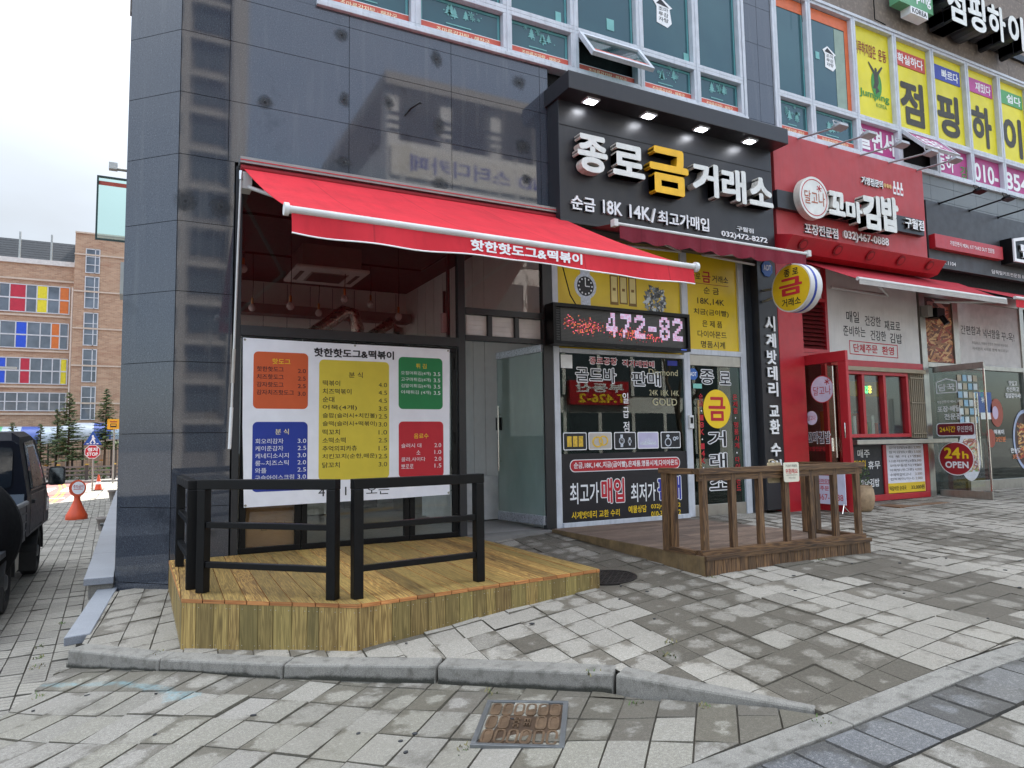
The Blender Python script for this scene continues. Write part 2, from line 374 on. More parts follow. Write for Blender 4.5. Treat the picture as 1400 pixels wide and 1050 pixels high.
        x0 = min(v[0] for v in V0) - rad; x1 = max(v[0] for v in V0) + rad; y0 = min(v[1] for v in V0) - rad; y1 = max(v[1] for v in V0) + rad
        sx, sy = (a1 - a0) / (x1 - x0), (b1 - b0) / max(1e-6, y1 - y0)
        for k, (ox, oy) in enumerate(offs):
            e = .00006 * k if thin else .0004 * k
            V = [fr.p(a0 + (x + ox - x0) * sx, b0 + (y + oy - y0) * sy, (d1 + e) if thin else d0 + e + (d1 - d0) * z) for x, y, z in V0]
            if side:
                s.raw(V, [f for f, q in zip(fs, ns) if abs(q) > .5], m); s.raw(V, [f for f, q in zip(fs, ns) if abs(q) <= .5], side)
            else: s.raw(V, fs, m)
        return s
    def build(s, name, parent=None, label=None, cat=None, group=None, kind=None, bevel=0.0, flip=False):
        me = bpy.data.meshes.new(name)
        loc = Vector((0, 0, 0))
        root = parent
        while root is not None and root.parent is not None: root = root.parent
        if root is not None: loc = ROOTLOC[root.name]
        else:
            xs = [v.x for v in s.v]; ys = [v.y for v in s.v]; zs = [v.z for v in s.v]
            loc = Vector(((min(xs) + max(xs)) / 2, (min(ys) + max(ys)) / 2, min(zs)))
        me.from_pydata([v - loc for v in s.v], [], s.f)
        for m in s.mats: me.materials.append(m)
        me.polygons.foreach_set('material_index', s.mi)
        if s.uv:
            u = me.uv_layers.new(name='UVMap')
            for k, c in s.uv.items():
                for li, q in zip(me.polygons[k].loop_indices, c): u.data[li].uv = q
        if s.col:
            ca = me.color_attributes.new('rnd', 'FLOAT_COLOR', 'CORNER')
            for k, c in s.col.items():
                for li in me.polygons[k].loop_indices: ca.data[li].color = (*c, 1)
        for k in s.smooth: me.polygons[k].use_smooth = True
        me.update()
        o = bpy.data.objects.new(name, me); COL.objects.link(o)
        if parent is not None: o.parent = parent
        else: o.location = loc; ROOTLOC[o.name] = loc
        if bevel:
            b = o.modifiers.new('bevel', 'BEVEL'); b.width = bevel; b.segments = 2; b.limit_method = 'ANGLE'; b.angle_limit = R(50)
        tag(o, label, cat, group, kind); return o
def tag(o, label=None, cat=None, group=None, kind=None):
    for k, v in (('label', label), ('category', cat), ('group', group), ('kind', kind)):
        if v: o[k] = v
def thing(name, label, cat, loc, group=None):
    o = bpy.data.objects.new(name, None); COL.objects.link(o); o.location = loc; o.empty_display_size = .2
    ROOTLOC[o.name] = Vector(loc); tag(o, label, cat, group); return o
def dup(root, delta, label=None):
    def cp(o, parent):
        c = o.copy(); COL.objects.link(c)
        if parent is not None: c.parent = parent
        for ch in [x for x in list(COL.objects) if x.parent == o]: cp(ch, c)
        return c
    c = cp(root, None); c.location = root.location + Vector(delta); ROOTLOC[c.name] = c.location.copy()
    if label: c['label'] = label
    return c

# ------------------------------------------------------------------ materials
GRAN = mat_granite()
BROWNST = mat_stone('brown flamed granite', '8a7c70', '5c524b', .7, 120, 1.0, '9c8c7c')
GREYST = mat_stone('grey stone cladding', '7f8280', '5a5e5f', .45, 140, 1.3)
KERB = mat_stone('kerb granite', '9b978e', '625f5a', .8, 200, 1.6, '403c34')
COPE = mat_stone('coping granite', '9b9fa6', '6e7279', .45, 200, 1.5, '7d7f84', .12)
BRICK = mat_brick()
MORTAR = mat_stone('sandy mortar bed', '5a5348', '3b372f', .95, 60, 2.0)
PAVE = mat_paver('plaza paving blocks', '70695c', 'a69f92', '8c8579', .9)
PAVE_LOW = mat_paver('grey paving blocks', '7d7971', '9d988e', '8b867d', .85)
PAVE_DRV = mat_paver('driveway paving blocks', '78736a', '99938a', '87826f', .85, streak=((-.52, -1.95, -.03, -2.33, .045), (-.03, -2.33, .22, -2.75, .05), (.22, -2.75, .36, -3.02, .07), (.2, -2.95, .42, -2.98, .05)))
PAVE_ST = mat_paver('street paving blocks', '7d776d', 'a8a295', '908a81', .7, grooves=4)
PAVE_DK = mat_paver('dark blue grey paving', '4b4d52', '66686d', '57595e', .8)
DECK = mat_wood('fresh treated pine', 'bd9854', '77562a', '46290f', green='84763e')
SKIRT = mat_wood('treated pine skirting', 'b3965a', '7a5f32', '46290e', green='827a44')
EDGEW = mat_wood('sawn board end', 'c98a50', 'a86a38', '6e3c1a')
OLDW = mat_wood('weathered brown wood', '80603f', '4c3625', '20150d', rough=.55)
OLDDECK = mat_wood('weathered deck boards', '85705f', '5a4a3f', '352a23', rough=.65)
BLACK = M('black painted steel', (.003, .003, .0035), .36, var=.03, spec=.25)
FRAME = M('charcoal aluminium', (.022, .021, .022), .42, dirt=.3)
WHITEAL = M('white aluminium', 'c3c6cc', .45, dirt=.35)
STEEL = M('brushed steel', 'a8a49c', .35, .85, dirt=.25)
CHROME = M('bright steel', 'd8d5cf', .15, 1.0)
RED = M('red painted panel', (.42, .014, .022), .38, dirt=.12)
REDFAS = M('faded red sign panel', (.42, .045, .05), .55, dirt=.2, scale=2)
BLKSIGN = M('black sign panel', (.016, .016, .019), .38, dirt=.3, scale=2, bump=.04)
DKSIGN = M('dark grey sign panel', (.04, .04, .043), .5, dirt=.25, scale=2)
LETTER = M('off white letter face', 'dcdcd6', .5, dirt=.1); LETSIDE = M('off white letter side', 'c4bfb4', .55, dirt=.5)
YELLET = M('amber letter', (.85, .47, .01), .45); YELSIDE = M('amber letter side', (.6, .3, .005), .5, dirt=.2)
WHITE = M('white print', 'e4e4e2', .6); OFFW = M('white board', 'd0cdc9', .55, dirt=.12, scale=2)
TXTW = M('white lettering', 'e9e9e9', .6, var=.03); TXTB = M('black lettering', '17151a', .6, var=.03)
TXTR = M('red lettering', 'b81d2b', .6, var=.03); TXTY = M('yellow lettering', 'f0c81e', .6, var=.03); TXTBL = M('blue lettering', '2c3596', .6, var=.03)
TXTBR = M('brown red lettering', '8d2a2a', .6, var=.03)
YELLOW = M('yellow film', (.72, .49, .012), .35, scale=2); LEMON = M('lemon film', (.72, .62, .02), .5, scale=2)
PINK = M('magenta film', (.42, .045, .2), .5, scale=2); STRIPRED = M('orange red film', (.55, .085, .05), .5)
BLACKIN = M('dark interior', (.012, .012, .013), .9); WALLIN = M('interior wall', 'e8e5e0', .8, var=.05); CEILIN = M('dark ceiling', (.06, .045, .045), .8)
PANEL = M('interior panel', 'cfc9c4', .7)
RUB = M('black rubber', (.015, .015, .016), .8)
GL_SHOP = Glass('tinted shop glass', (.90, .83, .82), 1.5); GL_DOOR = Glass('clear door glass', (.94, .97, .96), 1.5)
GL_DARK = Glass('dark tinted glass', (.50, .60, .55), 1.5); GL_BULB = Glass('globe bulb glass', (.9, .88, .86), 1.5)
def mat_teal():
    t = NT('teal tinted window'); n = t.noise(.6, 3); b = t.noise(1.7, 2)
    c = t.mix(t.mr(n, .35, .7, 0, 1), (.014, .066, .084), (.034, .102, .112))
    return t.done(t.pbsdf(c, .06, 0, t.bump(b, .03, .02), Specular_IOR_Level=.6))
TEAL = mat_teal(); TEALLT = M('pale frosted sticker', (.17, .42, .40), .5); TEALMID = M('teal window bead', (.09, .28, .29), .4)
# ================================================================== GROUND
def sst(x, a, b):
    t = max(0, min(1, (x - a) / (b - a))); return t * t * (3 - 2 * t)
def z_plaza(x, y):
    a, b = -.324 + .066 * x, -.012
    k = .05; h = max(0, min(1, .5 + .5 * (b - a) / k))
    s = b * (1 - h) + a * h - k * h * (1 - h)
    return s + .03 * y + .014 * max(0, x - 10) + .006 * math.sin(x * 1.9 + y * 1.3)
def z_low(x, y):
    b = -.535 + .09 * sst(x, -.6, .5) + .045 * max(0, x - 1.3)
    if x < -.6: b = -.535 - .012 * (-.6 - x)
    w = sst(-y, 4.45, 5.45) * sst(x, .7, 2.0)
    return b * (1 - w) + z_plaza(x, y) * w + .004 * math.sin(x * 3.1 + y * 2.2)
def z_street(x, y): return -.565 - .006 * y + .006 * math.sin(y * 1.1 + x * 2)
def clip(poly, planes):
    for nx, ny, c in planes:
        out = []
        for i in range(len(poly)):
            p, q = poly[i], poly[(i + 1) % len(poly)]
            dp, dq = nx * p[0] + ny * p[1] - c, nx * q[0] + ny * q[1] - c
            if dp >= 0: out.append(p)
            if (dp >= 0) != (dq >= 0):
                t = dp / (dp - dq); out.append(tuple(a + (b - a) * t for a, b in zip(p, q)))
        poly = out
        if len(poly) < 3: return []
    return poly
def side_of(p, q, off=0.0):
    """half-plane on the left of p->q, moved left by off"""
    dx, dy = q[0] - p[0], q[1] - p[1]; L = math.hypot(dx, dy); nx, ny = -dy / L, dx / L
    return (nx, ny, nx * p[0] + ny * p[1] + off)
def blocks(mb, zf, th, cu, cv, org, planes, bb, colf, mat, gap=.007, depth=.016, stagger=0.0, dz=0.0, rough=.003, skew=0.0):
    c, s = math.cos(th), math.sin(th); tk = math.tan(skew)
    cs = [((x - org[0]) * c + (y - org[1]) * s - tk * (-(x - org[0]) * s + (y - org[1]) * c), -(x - org[0]) * s + (y - org[1]) * c) for x in bb[:2] for y in bb[2:]]
    u0, u1 = min(q[0] for q in cs), max(q[0] for q in cs); v0, v1 = min(q[1] for q in cs), max(q[1] for q in cs)
    for j in range(int(v0 // cv) - 1, int(v1 // cv) + 2):
        for i in range(int(u0 // cu) - 2, int(u1 // cu) + 2):
            ou = (i + stagger * (j % 2)) * cu; ov = j * cv
            def ring_(g):
                P = []
                for a, b in ((0, 0), (1, 0), (1, 1), (0, 1)):
                    U = ou + (g if a == 0 else cu - g); V = ov + (g if b == 0 else cv - g); U += tk * V
                    P.append((org[0] + U * c - V * s, org[1] + U * s + V * c, float(a), float(b)))
                return P
            P0 = ring_(gap)
            mx_ = sum(p[0] for p in P0) / 4; my_ = sum(p[1] for p in P0) / 4
            if not (bb[0] - .5 < mx_ < bb[1] + .5 and bb[2] - .5 < my_ < bb[3] + .5): continue
            top = clip(P0, planes)
            if not top: continue
            low = clip(ring_(gap * .35), planes) if depth else []
            rr = random.Random(i * 7919 + j * 104729)
            h = rr.gauss(0, rough) if rough else 0; t1 = rr.gauss(0, rough * 1.2) if rough else 0; t2 = rr.gauss(0, rough * 1.2) if rough else 0
            col = colf(i, j, mx_, my_, rr)
            tp = [(p[0], p[1], zf(p[0], p[1]) + h + t1 * (p[2] - .5) + t2 * (p[3] - .5) + dz) for p in top]
            mb.face(tp, mat, uv=[(p[2], p[3]) for p in top], col=col)
            if low and len(low) == len(top):
                lp = [(p[0], p[1], zf(p[0], p[1]) - depth + dz) for p in low]
                for k in range(len(tp)):
                    l = (k + 1) % len(tp)
                    mb.face([lp[k], lp[l], tp[l], tp[k]], mat, uv=[(.02, .02)] * 4, col=(col[0], .95, col[2] * .5))
K = [(-.403, -1.579), (.193, -2.294), (.913, -2.958), (1.74, -3.623), (2.548, -4.416), (3.08, -5.40)]
BIG = 1e3
kl = [side_of(K[i], K[i + 1], .155) for i in range(5)]
pieces = [([kl[0], kl[1], kl[2], (-1, 0, -1.80)], (-.5, 1.9, -3.7, .3)),
          ([kl[3], (1, 0, 1.80), (-1, 0, -2.62)], (1.7, 2.7, -4.6, .3)),
          ([side_of(K[4], K[5], .06), (1, 0, 2.62), (-1, 0, -3.1), (0, 1, -5.44)], (2.6, 3.2, -5.6, .3)),
          ([(1, 0, 3.1), (0, 1, -5.44)], (3.1, 26, -5.6, .3))]
edge_lim = [(1, -.094, -.170), (0, -1, -.3)]
def c_plaza(i, j, x, y, rr):
    q = x - .17 * y + .10 * mnoise.noise(Vector((x * 1.1, y * 1.1, 0)))     # bands run with the block rows, away from the wall
    n2 = mnoise.noise(Vector((x * .55, y * .55, 9)))
    if q < 3.98: b, wet = .95, .30
    elif q < 5.0: b, wet = .08, .74
    elif q < 6.05: b, wet = .95, .36
    elif q < 7.3: b, wet = .06, .80
    elif q < 8.6: b, wet = .9, .38
    elif q < 9.8: b, wet = .2, .62
    elif q < 11: b, wet = .85, .3
    else: b, wet = (.4, .5) if int(q / 1.2) % 2 else (.85, .25)
    if q < 2.0 and y > -3.6 - .2 * x: wet = .52
    if q < 3.98 and rr.random() < .12: b = .15; wet = .75
    elif rr.random() < .07: b = 1 - b; wet = .45
    if x < .6: b, wet = .62, .38
    wet += rr.gauss(0, .15) + .18 * n2
    return (rr.random(), max(0, min(1, wet)), max(0, min(1, b + rr.gauss(0, .06))))
mb = MB(); base = MB()
for pl, bb in pieces:
    blocks(mb, z_plaza, R(6), .238, .27, (.1, -.2), pl + edge_lim, bb, c_plaza, PAVE, stagger=0, gap=.0045, skew=R(12))
    blocks(base, z_plaza, 0, .5, .5, (0, 0), pl + edge_lim, bb, lambda *a: (0, 0, 0), MORTAR, gap=0, depth=0, dz=-.012, rough=0)
mb.build('pavement', kind='structure'); base.build('ground', kind='structure')
# lower paving in front of the kerb
def c_low(i, j, x, y, rr):
    b = .5 + rr.gauss(0, .25); wet = .10 + abs(rr.gauss(0, .16)) + .25 * max(0, 1 - abs(x * .74 + y * -.0 - .2) * 0)
    d = min(abs((x - a[0]) * (b_[1] - a[1]) - (y - a[1]) * (b_[0] - a[0])) / math.dist(a, b_) for a, b_ in zip(K[:-1], K[1:]))
    wet = .16 + abs(rr.gauss(0, .17)) + .45 * max(0, 1 - d / .35)
    if rr.random() < .04: b = 1.6; wet = 0
    if x > 2.2: wet += .2
    return (rr.random(), max(0, min(1, wet)), max(0, min(1.3, b)))
def th_kerb(): return math.atan2(K[3][1] - K[0][1], K[3][0] - K[0][0])
low_lim = [(-side_of(K[0], K[4])[0], -side_of(K[0], K[4])[1], -side_of(K[0], K[4])[2] - .16), side_of((-.86, -3.2), (-.425, -1.58))]
low_lim[1] = tuple(-v for v in low_lim[1])
strip_lim = [(0, 1, -5.44)]
mb = MB(); base = MB()
for pl, bb in (([(-1, 0, -2.4)], (-3.6, 2.6, -7.6, -1.3)), ([(1, 0, 2.4), tuple(-v for v in side_of(K[4], K[5], -.02))], (2.4, 3.3, -5.6, -4.0))):
    blocks(mb, z_low, th_kerb(), .205, .335, (0.02, -2.12), pl + low_lim + strip_lim, bb, c_low, PAVE_DRV, stagger=.0, gap=.005)
    blocks(base, z_low, 0, .4, .4, (0, 0), pl + low_lim + strip_lim, bb, lambda *a: (0, 0, 0), MORTAR, gap=0, depth=0, dz=-.013, rough=0)
mb.build('pavement', kind='structure'); base.build('ground', kind='structure')
# side street pavement
def c_st(i, j, x, y, rr):
    b = .8 if int(math.floor((y + .35 * x) / .62)) % 2 == 0 else .15
    return (rr.random(), max(0, .12 + rr.gauss(0, .12)), b + rr.gauss(0, .12))
st_lim = [side_of((-.86, -3.2), (-.425, -1.58)), (-1, -.02, .13), (1, 0, -3.4)]
st_far = [(-1, 0, .2), side_of((-1.36, 8.45), (-2.37, 20.75))[:2] + (-BIG,), (1, .085, -.62)]
mb = MB(); base = MB()
blocks(mb, z_street, R(91.5), .29, .155, (-.4, 0), st_lim + [(0, -1, -22)], (-3.4, -.1, -3.4, 22), c_st, PAVE_ST, gap=.005, rough=.0025)
blocks(base, z_street, 0, .8, .8, (0, 0), st_lim + [(0, -1, -22)], (-3.4, -.1, -3.4, 22), lambda *a: (0, 0, 0), MORTAR, gap=0, depth=0, dz=-.013, rough=0)
blocks(mb, z_street, 0, .6, .6, (0, 0), [(0, 1, 22), (1, 0, -2.2)], (-2.2, .5, 22, 42), lambda i, j, x, y, rr: (rr.random() * .5, 0, .9), PAVE_ST, gap=.012, depth=.01)
blocks(base, z_street, 0, 2, 2, (0, 0), [(0, 1, 22), (1, 0, -2.2)], (-2.2, .5, 22, 42), lambda *a: (0, 0, 0), MORTAR, gap=0, depth=0, dz=-.013, rough=0)
mb.build('pavement', kind='structure'); base.build('ground', kind='structure')
# road, markings, far ground
ASPH = mat_stone('worn asphalt', '5f5c58', '4a4845', .9, 60, .7); REDASPH = mat_stone('red school zone asphalt', '9a5f58', '84504a', .9, 60, .7)
PAINTW = M('road paint white', 'dcdad2', .8, dirt=.2); PAINTY = M('road paint yellow', 'd9a63a', .8, dirt=.2)
mb = MB()
mb.grid(lambda u, v: (-3.4 - 22 * u, -12 + 62 * v, z_street(0, -12 + 62 * v) - .09), 4, 20, ASPH); mb.build('road', kind='structure')
mb = MB(); mb.grid(lambda u, v: (-30 + 27.8 * u, 20 + 23 * v, z_street(0, 20 + 23 * v) - .03), 4, 8, REDASPH); mb.build('road', kind='structure')
mb = MB()
for k in range(7): mb.box(WLD, -2.95 - .9 * k, -2.5 - .9 * k, 31.5, 35.5, -.79, -.775, PAINTW)
mb.box(WLD, -12, -2.3, 25.0, 25.3, -.74, -.735, PAINTW)
for o in (0, .22): mb.grid(lambda u, v, o=o: (-2.42 - o - .1 * u - 1.1 * v * v, 21 + 21 * v, z_street(0, 21 + 21 * v) - .022), 1, 10, PAINTY)
mb.build('road', kind='structure')
mb = MB(); mb.box(WLD, -900, 900, -900, 900, -1.6, -1.2, mat_stone('distant ground', '6e6b66', '5c5a56', .95, 2, .05)); mb.build('ground', kind='structure')
mb = MB()
mb.box(WLD, -30, 1, 43, 60, -1.1, -.72, mat_stone('school yard paving', 'a8a097', '8f887f', .9, 30, .5)); mb.build('ground', kind='structure')
# street kerb on the left
mb = MB()
for k in range(14): mb.box(WLD, -3.55, -3.41, -2 + 1.7 * k + .006, -2 + 1.7 * (k + 1) - .006, -.85, -.565 - .006 * (1.7 * k), KERB)
mb.build('kerb', kind='structure', bevel=.012)
# front kerb stones
mb = MB()
for i in range(5):
    p, q = Vector((*K[i], 0)), Vector((*K[i + 1], 0)); d = (q - p).normalized(); nrm = Vector((-d.y, d.x, 0))
    segs = 2 if i < 3 else 1
    cuts = [(0, 1)] if i > 1 else [(0, 1)]
    for c0, c1 in cuts:
        a = p + (q - p) * c0 + d * .005; b = p + (q - p) * c1 - d * .005
        w = .17 if i < 4 else .16
        def zt(v, f): return z_plaza(v.x, v.y) + .006 + rnd.uniform(-.003, .003)
        if i == 4: b2 = b + nrm * .07
        else: b2 = b + nrm * w
        a2 = a + nrm * w
        low = [z_low(v.x, v.y) - .1 for v in (a, b)]
        V = [(a.x, a.y, low[0]), (b.x, b.y, low[1]), (b2.x, b2.y, low[1]), (a2.x, a2.y, low[0])]
        a_, b_ = a + nrm * .012, b + nrm * .012
        T = [(a_.x, a_.y, zt(a, 0)), (b_.x, b_.y, zt(b, 0)), (b2.x, b2.y, zt(b2, 0)), (a2.x, a2.y, zt(a2, 0))]
        mb.raw(V + T, [[4, 5, 6, 7], [0, 1, 5, 4], [1, 2, 6, 5], [2, 3, 7, 6], [3, 0, 4, 7]], KERB)
mb.build('kerb', kind='structure', bevel=.014)
# damp moss line at the foot of the kerb
def moss_mat():
    t = NT('damp moss at the kerb foot'); v = t.node('ShaderNodeSeparateXYZ', {0: t.node('ShaderNodeUVMap').outputs[0]}).outputs[1]
    n = t.noise(7, 5, rough=.7); n2 = t.noise(2.2, 3)
    a = t.mr(t.math('SUBTRACT', t.math('ADD', t.math('MULTIPLY', n, .8), t.math('MULTIPLY', n2, .5)), v), .22, .48, 0, .8)
    b = t.pbsdf(t.mix(t.mr(n, .3, .7, 0, 1), (.012, .013, .010), (.035, .036, .026)), .9); tr = t.node('ShaderNodeBsdfTransparent')
    m = t.node('ShaderNodeMixShader', {0: a}); t.l.new(tr.outputs[0], m.inputs[1]); t.l.new(b.outputs[0], m.inputs[2]); return t.done(m)
MOSS = moss_mat(); mb = MB()
for i in range(4):
    p, q = Vector((*K[i], 0)), Vector((*K[i + 1], 0)); d = (q - p).normalized(); o = Vector((d.y, -d.x, 0)) * .0025; q = q - d * .012; p = p + d * .012
    mb.face([(p + o) + Vector((0, 0, z_low(p.x, p.y))), (q + o) + Vector((0, 0, z_low(q.x, q.y))), (q + o) + Vector((0, 0, z_plaza(q.x, q.y) - .02)), (p + o) + Vector((0, 0, z_plaza(p.x, p.y) - .02))], MOSS, uv=[(0, 0), (1, 0), (1, 1), (0, 1)])
mb.build('kerb', kind='structure')
# granite strip, dark row, outer footway
mb = MB()
for k in range(26):
    x0 = 1.1 + k * 1.0
    mb.raw([(x, y, z_plaza(x, y) + dz) for dz in (-.1, .006) for x, y in ((x0 + .004, -5.605), (x0 + .996, -5.605), (x0 + .996, -5.45), (x0 + .004, -5.45))],
           [[4, 5, 6, 7], [0, 1, 5, 4], [1, 2, 6, 5], [2, 3, 7, 6], [3, 0, 4, 7]], COPE if False else KERB)
mb.build('kerb', kind='structure', bevel=.006)
mb = MB(); base = MB()
blocks(mb, z_plaza, 0, .205, .31, (0, -5.925), [(0, 1, -5.92), (0, -1, 5.61)], (.6, 14, -5.95, -5.6), lambda i, j, x, y, rr: (rr.random(), max(0, min(1, .4 + rr.gauss(0, .3))), rr.random()), PAVE_DK, gap=.006)
blocks(mb, z_plaza, R(0), .205, .31, (.03, -8.41), [(0, -1, 5.93)], (.6, 14, -8.2, -5.9), lambda i, j, x, y, rr: (rr.random(), max(0, min(1, .2 + rr.gauss(0, .18))), .6 + rr.gauss(0, .2)), PAVE_LOW, gap=.006)
blocks(base, z_plaza, 0, .5, .5, (0, 0), [(0, -1, 5.60)], (.4, 15, -8.4, -5.5), lambda *a: (0, 0, 0), MORTAR, gap=0, depth=0, dz=-.012, rough=0)
mb.build('pavement', kind='structure'); base.build('ground', kind='structure')
mb = MB()
YTAC = M('yellow tactile paver', 'b48a34', .8, dirt=.3)
for k in range(12):
    x0 = 3.42 + .305 * k; y0 = -6.52
    zt = z_plaza(x0 + .15, y0 + .15)
    mb.box(WLD, x0, x0 + .295, y0, y0 + .295, zt - .05, zt + .012, YTAC)
    for a in range(4): mb.box(WLD, x0 + .03 + .065 * a, x0 + .06 + .065 * a, y0 + .02, y0 + .275, zt + .012, zt + .017, YTAC)
mb.build('pavement', kind='structure', bevel=.003)
# sloping coping slabs at the building corner
mb = MB()
mb.raw([(x, y, z) for dz in (-.07, 0) for x, y, z in ((-.44, -1.27, -.372 + dz), (-.26, -1.22, -.370 + dz), (-.09, .60, -.303 + dz), (-.27, .60, -.303 + dz))],
       [[4, 5, 6, 7], [0, 1, 5, 4], [1, 2, 6, 5], [2, 3, 7, 6], [3, 0, 4, 7], [3, 2, 1, 0]], COPE)
mb.box(WLD, -.36, -.12, -1.2, .58, -.62, -.40, KERB)
mb.build('coping_slab', label='single tilted grey granite slab lying along the pavement edge before the corner', cat='stone slab', bevel=.008)
mb = MB()
for k in range(9): mb.box(WLD, -.40 - .004 * k, -.137, .43 + 2.0 * k, .43 + 2.0 * (k + 1) - .006, -.26, -.19, COPE)
mb.box(WLD, -.36, -.14, .46, 18.4, -.75, -.262, KERB)
mb.build('low_wall', label='low granite wall with pale coping running beside the building flank', cat='low wall', bevel=.006)

# ================================================================== BUILDING
BL = thing('corner_building', 'dark granite corner building with teal upper windows and a row of shops', 'building', (.35, 0, -.3))
f0 = FAC(0)
def panels(mb, fr, xs, zs, skip=(), gap=.006, d=.03, m=GRAN):
    for a0, a1 in zip(xs[:-1], xs[1:]):
        for b0, b1 in zip(zs[:-1], zs[1:]):
            if any(s[0] < (a0 + a1) / 2 < s[1] and s[2] < (b0 + b1) / 2 < s[3] for s in skip): continue
            mb.box(fr, a0 + gap / 2, a1 - gap / 2, b0 + gap / 2, b1 - gap / 2, -d, 0, m)
ZJ = [-.62, -.25, .5, 1.25, 1.98, 2.71, 3.45, 4.165, 4.84, 5.52, 6.02, 6.18]
mb = MB()
panels(mb, f0, [.35, .90], ZJ[:8])
panels(mb, f0, [.35, .83, 2.14, 3.44, 4.73, 4.86], ZJ[7:])
ch = Fr((-.13, .48, 0), (1, -1, 0), (0, 0, 1), (-1, -1, 0))
panels(mb, ch, [0, .675], [-.62, -.25, .5, 1.25, 1.98, 2.71, 3.45, 4.165, 4.84, 5.52, 6.2, 6.9, 7.6, 8.3, 9.0, 9.7, 10.4, 11.1])
panels(mb, f0, [8.58, 8.9, 9.225], [5.8, 6.25, 6.9, 7.55, 8.2, 8.85, 9.5, 10.2], d=.05)
sw = Fr((-.13, .48, 0), (0, 1, 0), (0, 0, 1), (-1, 0, 0))
panels(mb, sw, [0, .9, 5.2, 8, 12, 16, 20, 24], [-.8, .35, 3.95, 5.5, 7.6, 9.7, 12, 15, 18, 21, 24], skip=((.9, 5.2, .35, 3.95),))  # panel left out for the added daylight opening
mb.build('granite_wall', BL)
mb = MB()                                              # core behind the cladding
mb.box(WLD, .36, 30, .30, 24.5, 4.22, 24, BLACKIN); mb.box(WLD, -.10, 30, 6.0, 24.4, -.8, 4.2, BLACKIN)
mb.box(WLD, -.10, .05, 5.68, 6.0, -.8, 24, BLACKIN); mb.box(WLD, -.10, .89, 1.3, 5.68, -.8, .35, BLACKIN); mb.box(WLD, -.10, .89, 1.3, 5.68, 3.95, 24, BLACKIN); mb.box(WLD, .60, .89, .3, 1.38, -.6, 4.2, BLACKIN)
mb.prism(WLD, [(-.10, .52), (.36, .06), (.60, .06), (.60, 1.3), (-.10, 1.3)], -.8, 24, BLACKIN)
mb.box(WLD, .60, .95, .06, .3, -.6, 4.2, BLACKIN)
mb.box(WLD, .36, 4.86, .05, .3, 4.2, 6.18, BLACKIN); mb.box(WLD, 4.86, 30, .16, .30, 4.0, 6.2, BLACKIN)
mb.box(WLD, 8.56, 9.24, .06, .3, 5.5, 10, BLACKIN)
mb.box(WLD, -.10, .89, 1.301, 1.38, .35, 3.95, WALLIN); mb.box(WLD, .05, .89, 5.68, 5.75, .35, 3.95, WALLIN); mb.box(WLD, -.08, .89, 1.38, 5.68, .35, .362, WALLIN); mb.box(WLD, -.08, .89, 1.38, 5.68, 3.938, 3.95, WALLIN)  # white lining of the added daylight opening in the flank
for x in (4.865, 8.40, 12.80, 17.6): mb.box(WLD, x - .035, x + .035, .05, 6, -.3, 4.2, BLACKIN)
mb.box(WLD, 17.6, 30, .02, 6, -.3, 6, GREYST)
mb.box(WLD, .6, 30, .06, 6, -.35, -.03, MORTAR)
mb.build('core', BL)
mb = MB()                                              # upper brown granite on the right, dark granite above the left windows
xs = [9.225 + .9 * k for k in range(24)]; panels(mb, f0, xs, [8.73, 9.35, 10.0, 10.65, 11.3, 12, 15, 20, 24], gap=.005, d=.25, m=BROWNST)
mb.build('brown_stone_wall', BL)
mb = MB(); panels(mb, f0, [.35, 1.9, 3.5, 5.1, 6.7, 8.58], [9.35, 10.1, 10.9, 12, 15, 18, 24], gap=.005, d=.25); mb.box(f0, .35, 1.8, 6.18, 9.35, -.3, 0, GRAN); mb.build('granite_wall', BL)
mb = MB(); panels(mb, f0, [8.86 + .75 * k for k in range(13)], [5.45, 5.62, 5.9, 6.14], d=.12, m=GREYST); mb.build('grey_stone_band', BL)

mb = MB(); fw = Fr((-.11, 1.38, .35), (0, 1, 0), (0, 0, 1), (-1, 0, 0)); mb.frame(fw, 0, 4.3, 0, 3.6, .06, -.04, .02, FRAME)  # added side glazing, out of view, lets daylight into the snack bar room
for a in (1.43, 2.87): mb.box(fw, a - .03, a + .03, .06, 3.54, -.04, .018, FRAME)
fw_ = mb.build('added_daylight_window', BL); mb = MB(); mb.box(fw, .05, 4.25, .05, 3.55, -.012, -.004, GL_DOOR); mb.build('pane', fw_)
def stain_mat():
    t = NT('weathered anchor stain'); uv = t.node('ShaderNodeUVMap').outputs[0]
    d = t.node('ShaderNodeVectorMath', {0: uv, 1: (.5, .5, 0)}, operation='DISTANCE').outputs[1]
    n = t.noise(11, 5, rough=.7); n2 = t.noise(40, 3)
    a = t.mr(t.math('ADD', d, t.math('MULTIPLY', t.math('SUBTRACT', n, .5), .55)), .12, .40, .75, 0)
    a = t.math('MAXIMUM', a, t.mr(d, .07, .11, .95, 0))
    b = t.pbsdf(t.mix(t.mr(n2, .3, .7, 0, 1), (.006, .006, .007), (.03, .032, .036)), .5); tr = t.node('ShaderNodeBsdfTransparent')
    m = t.node('ShaderNodeMixShader', {0: a}); t.l.new(tr.outputs[0], m.inputs[1]); t.l.new(b.outputs[0], m.inputs[2]); return t.done(m)
STAIN = stain_mat(); g = random.Random(21)
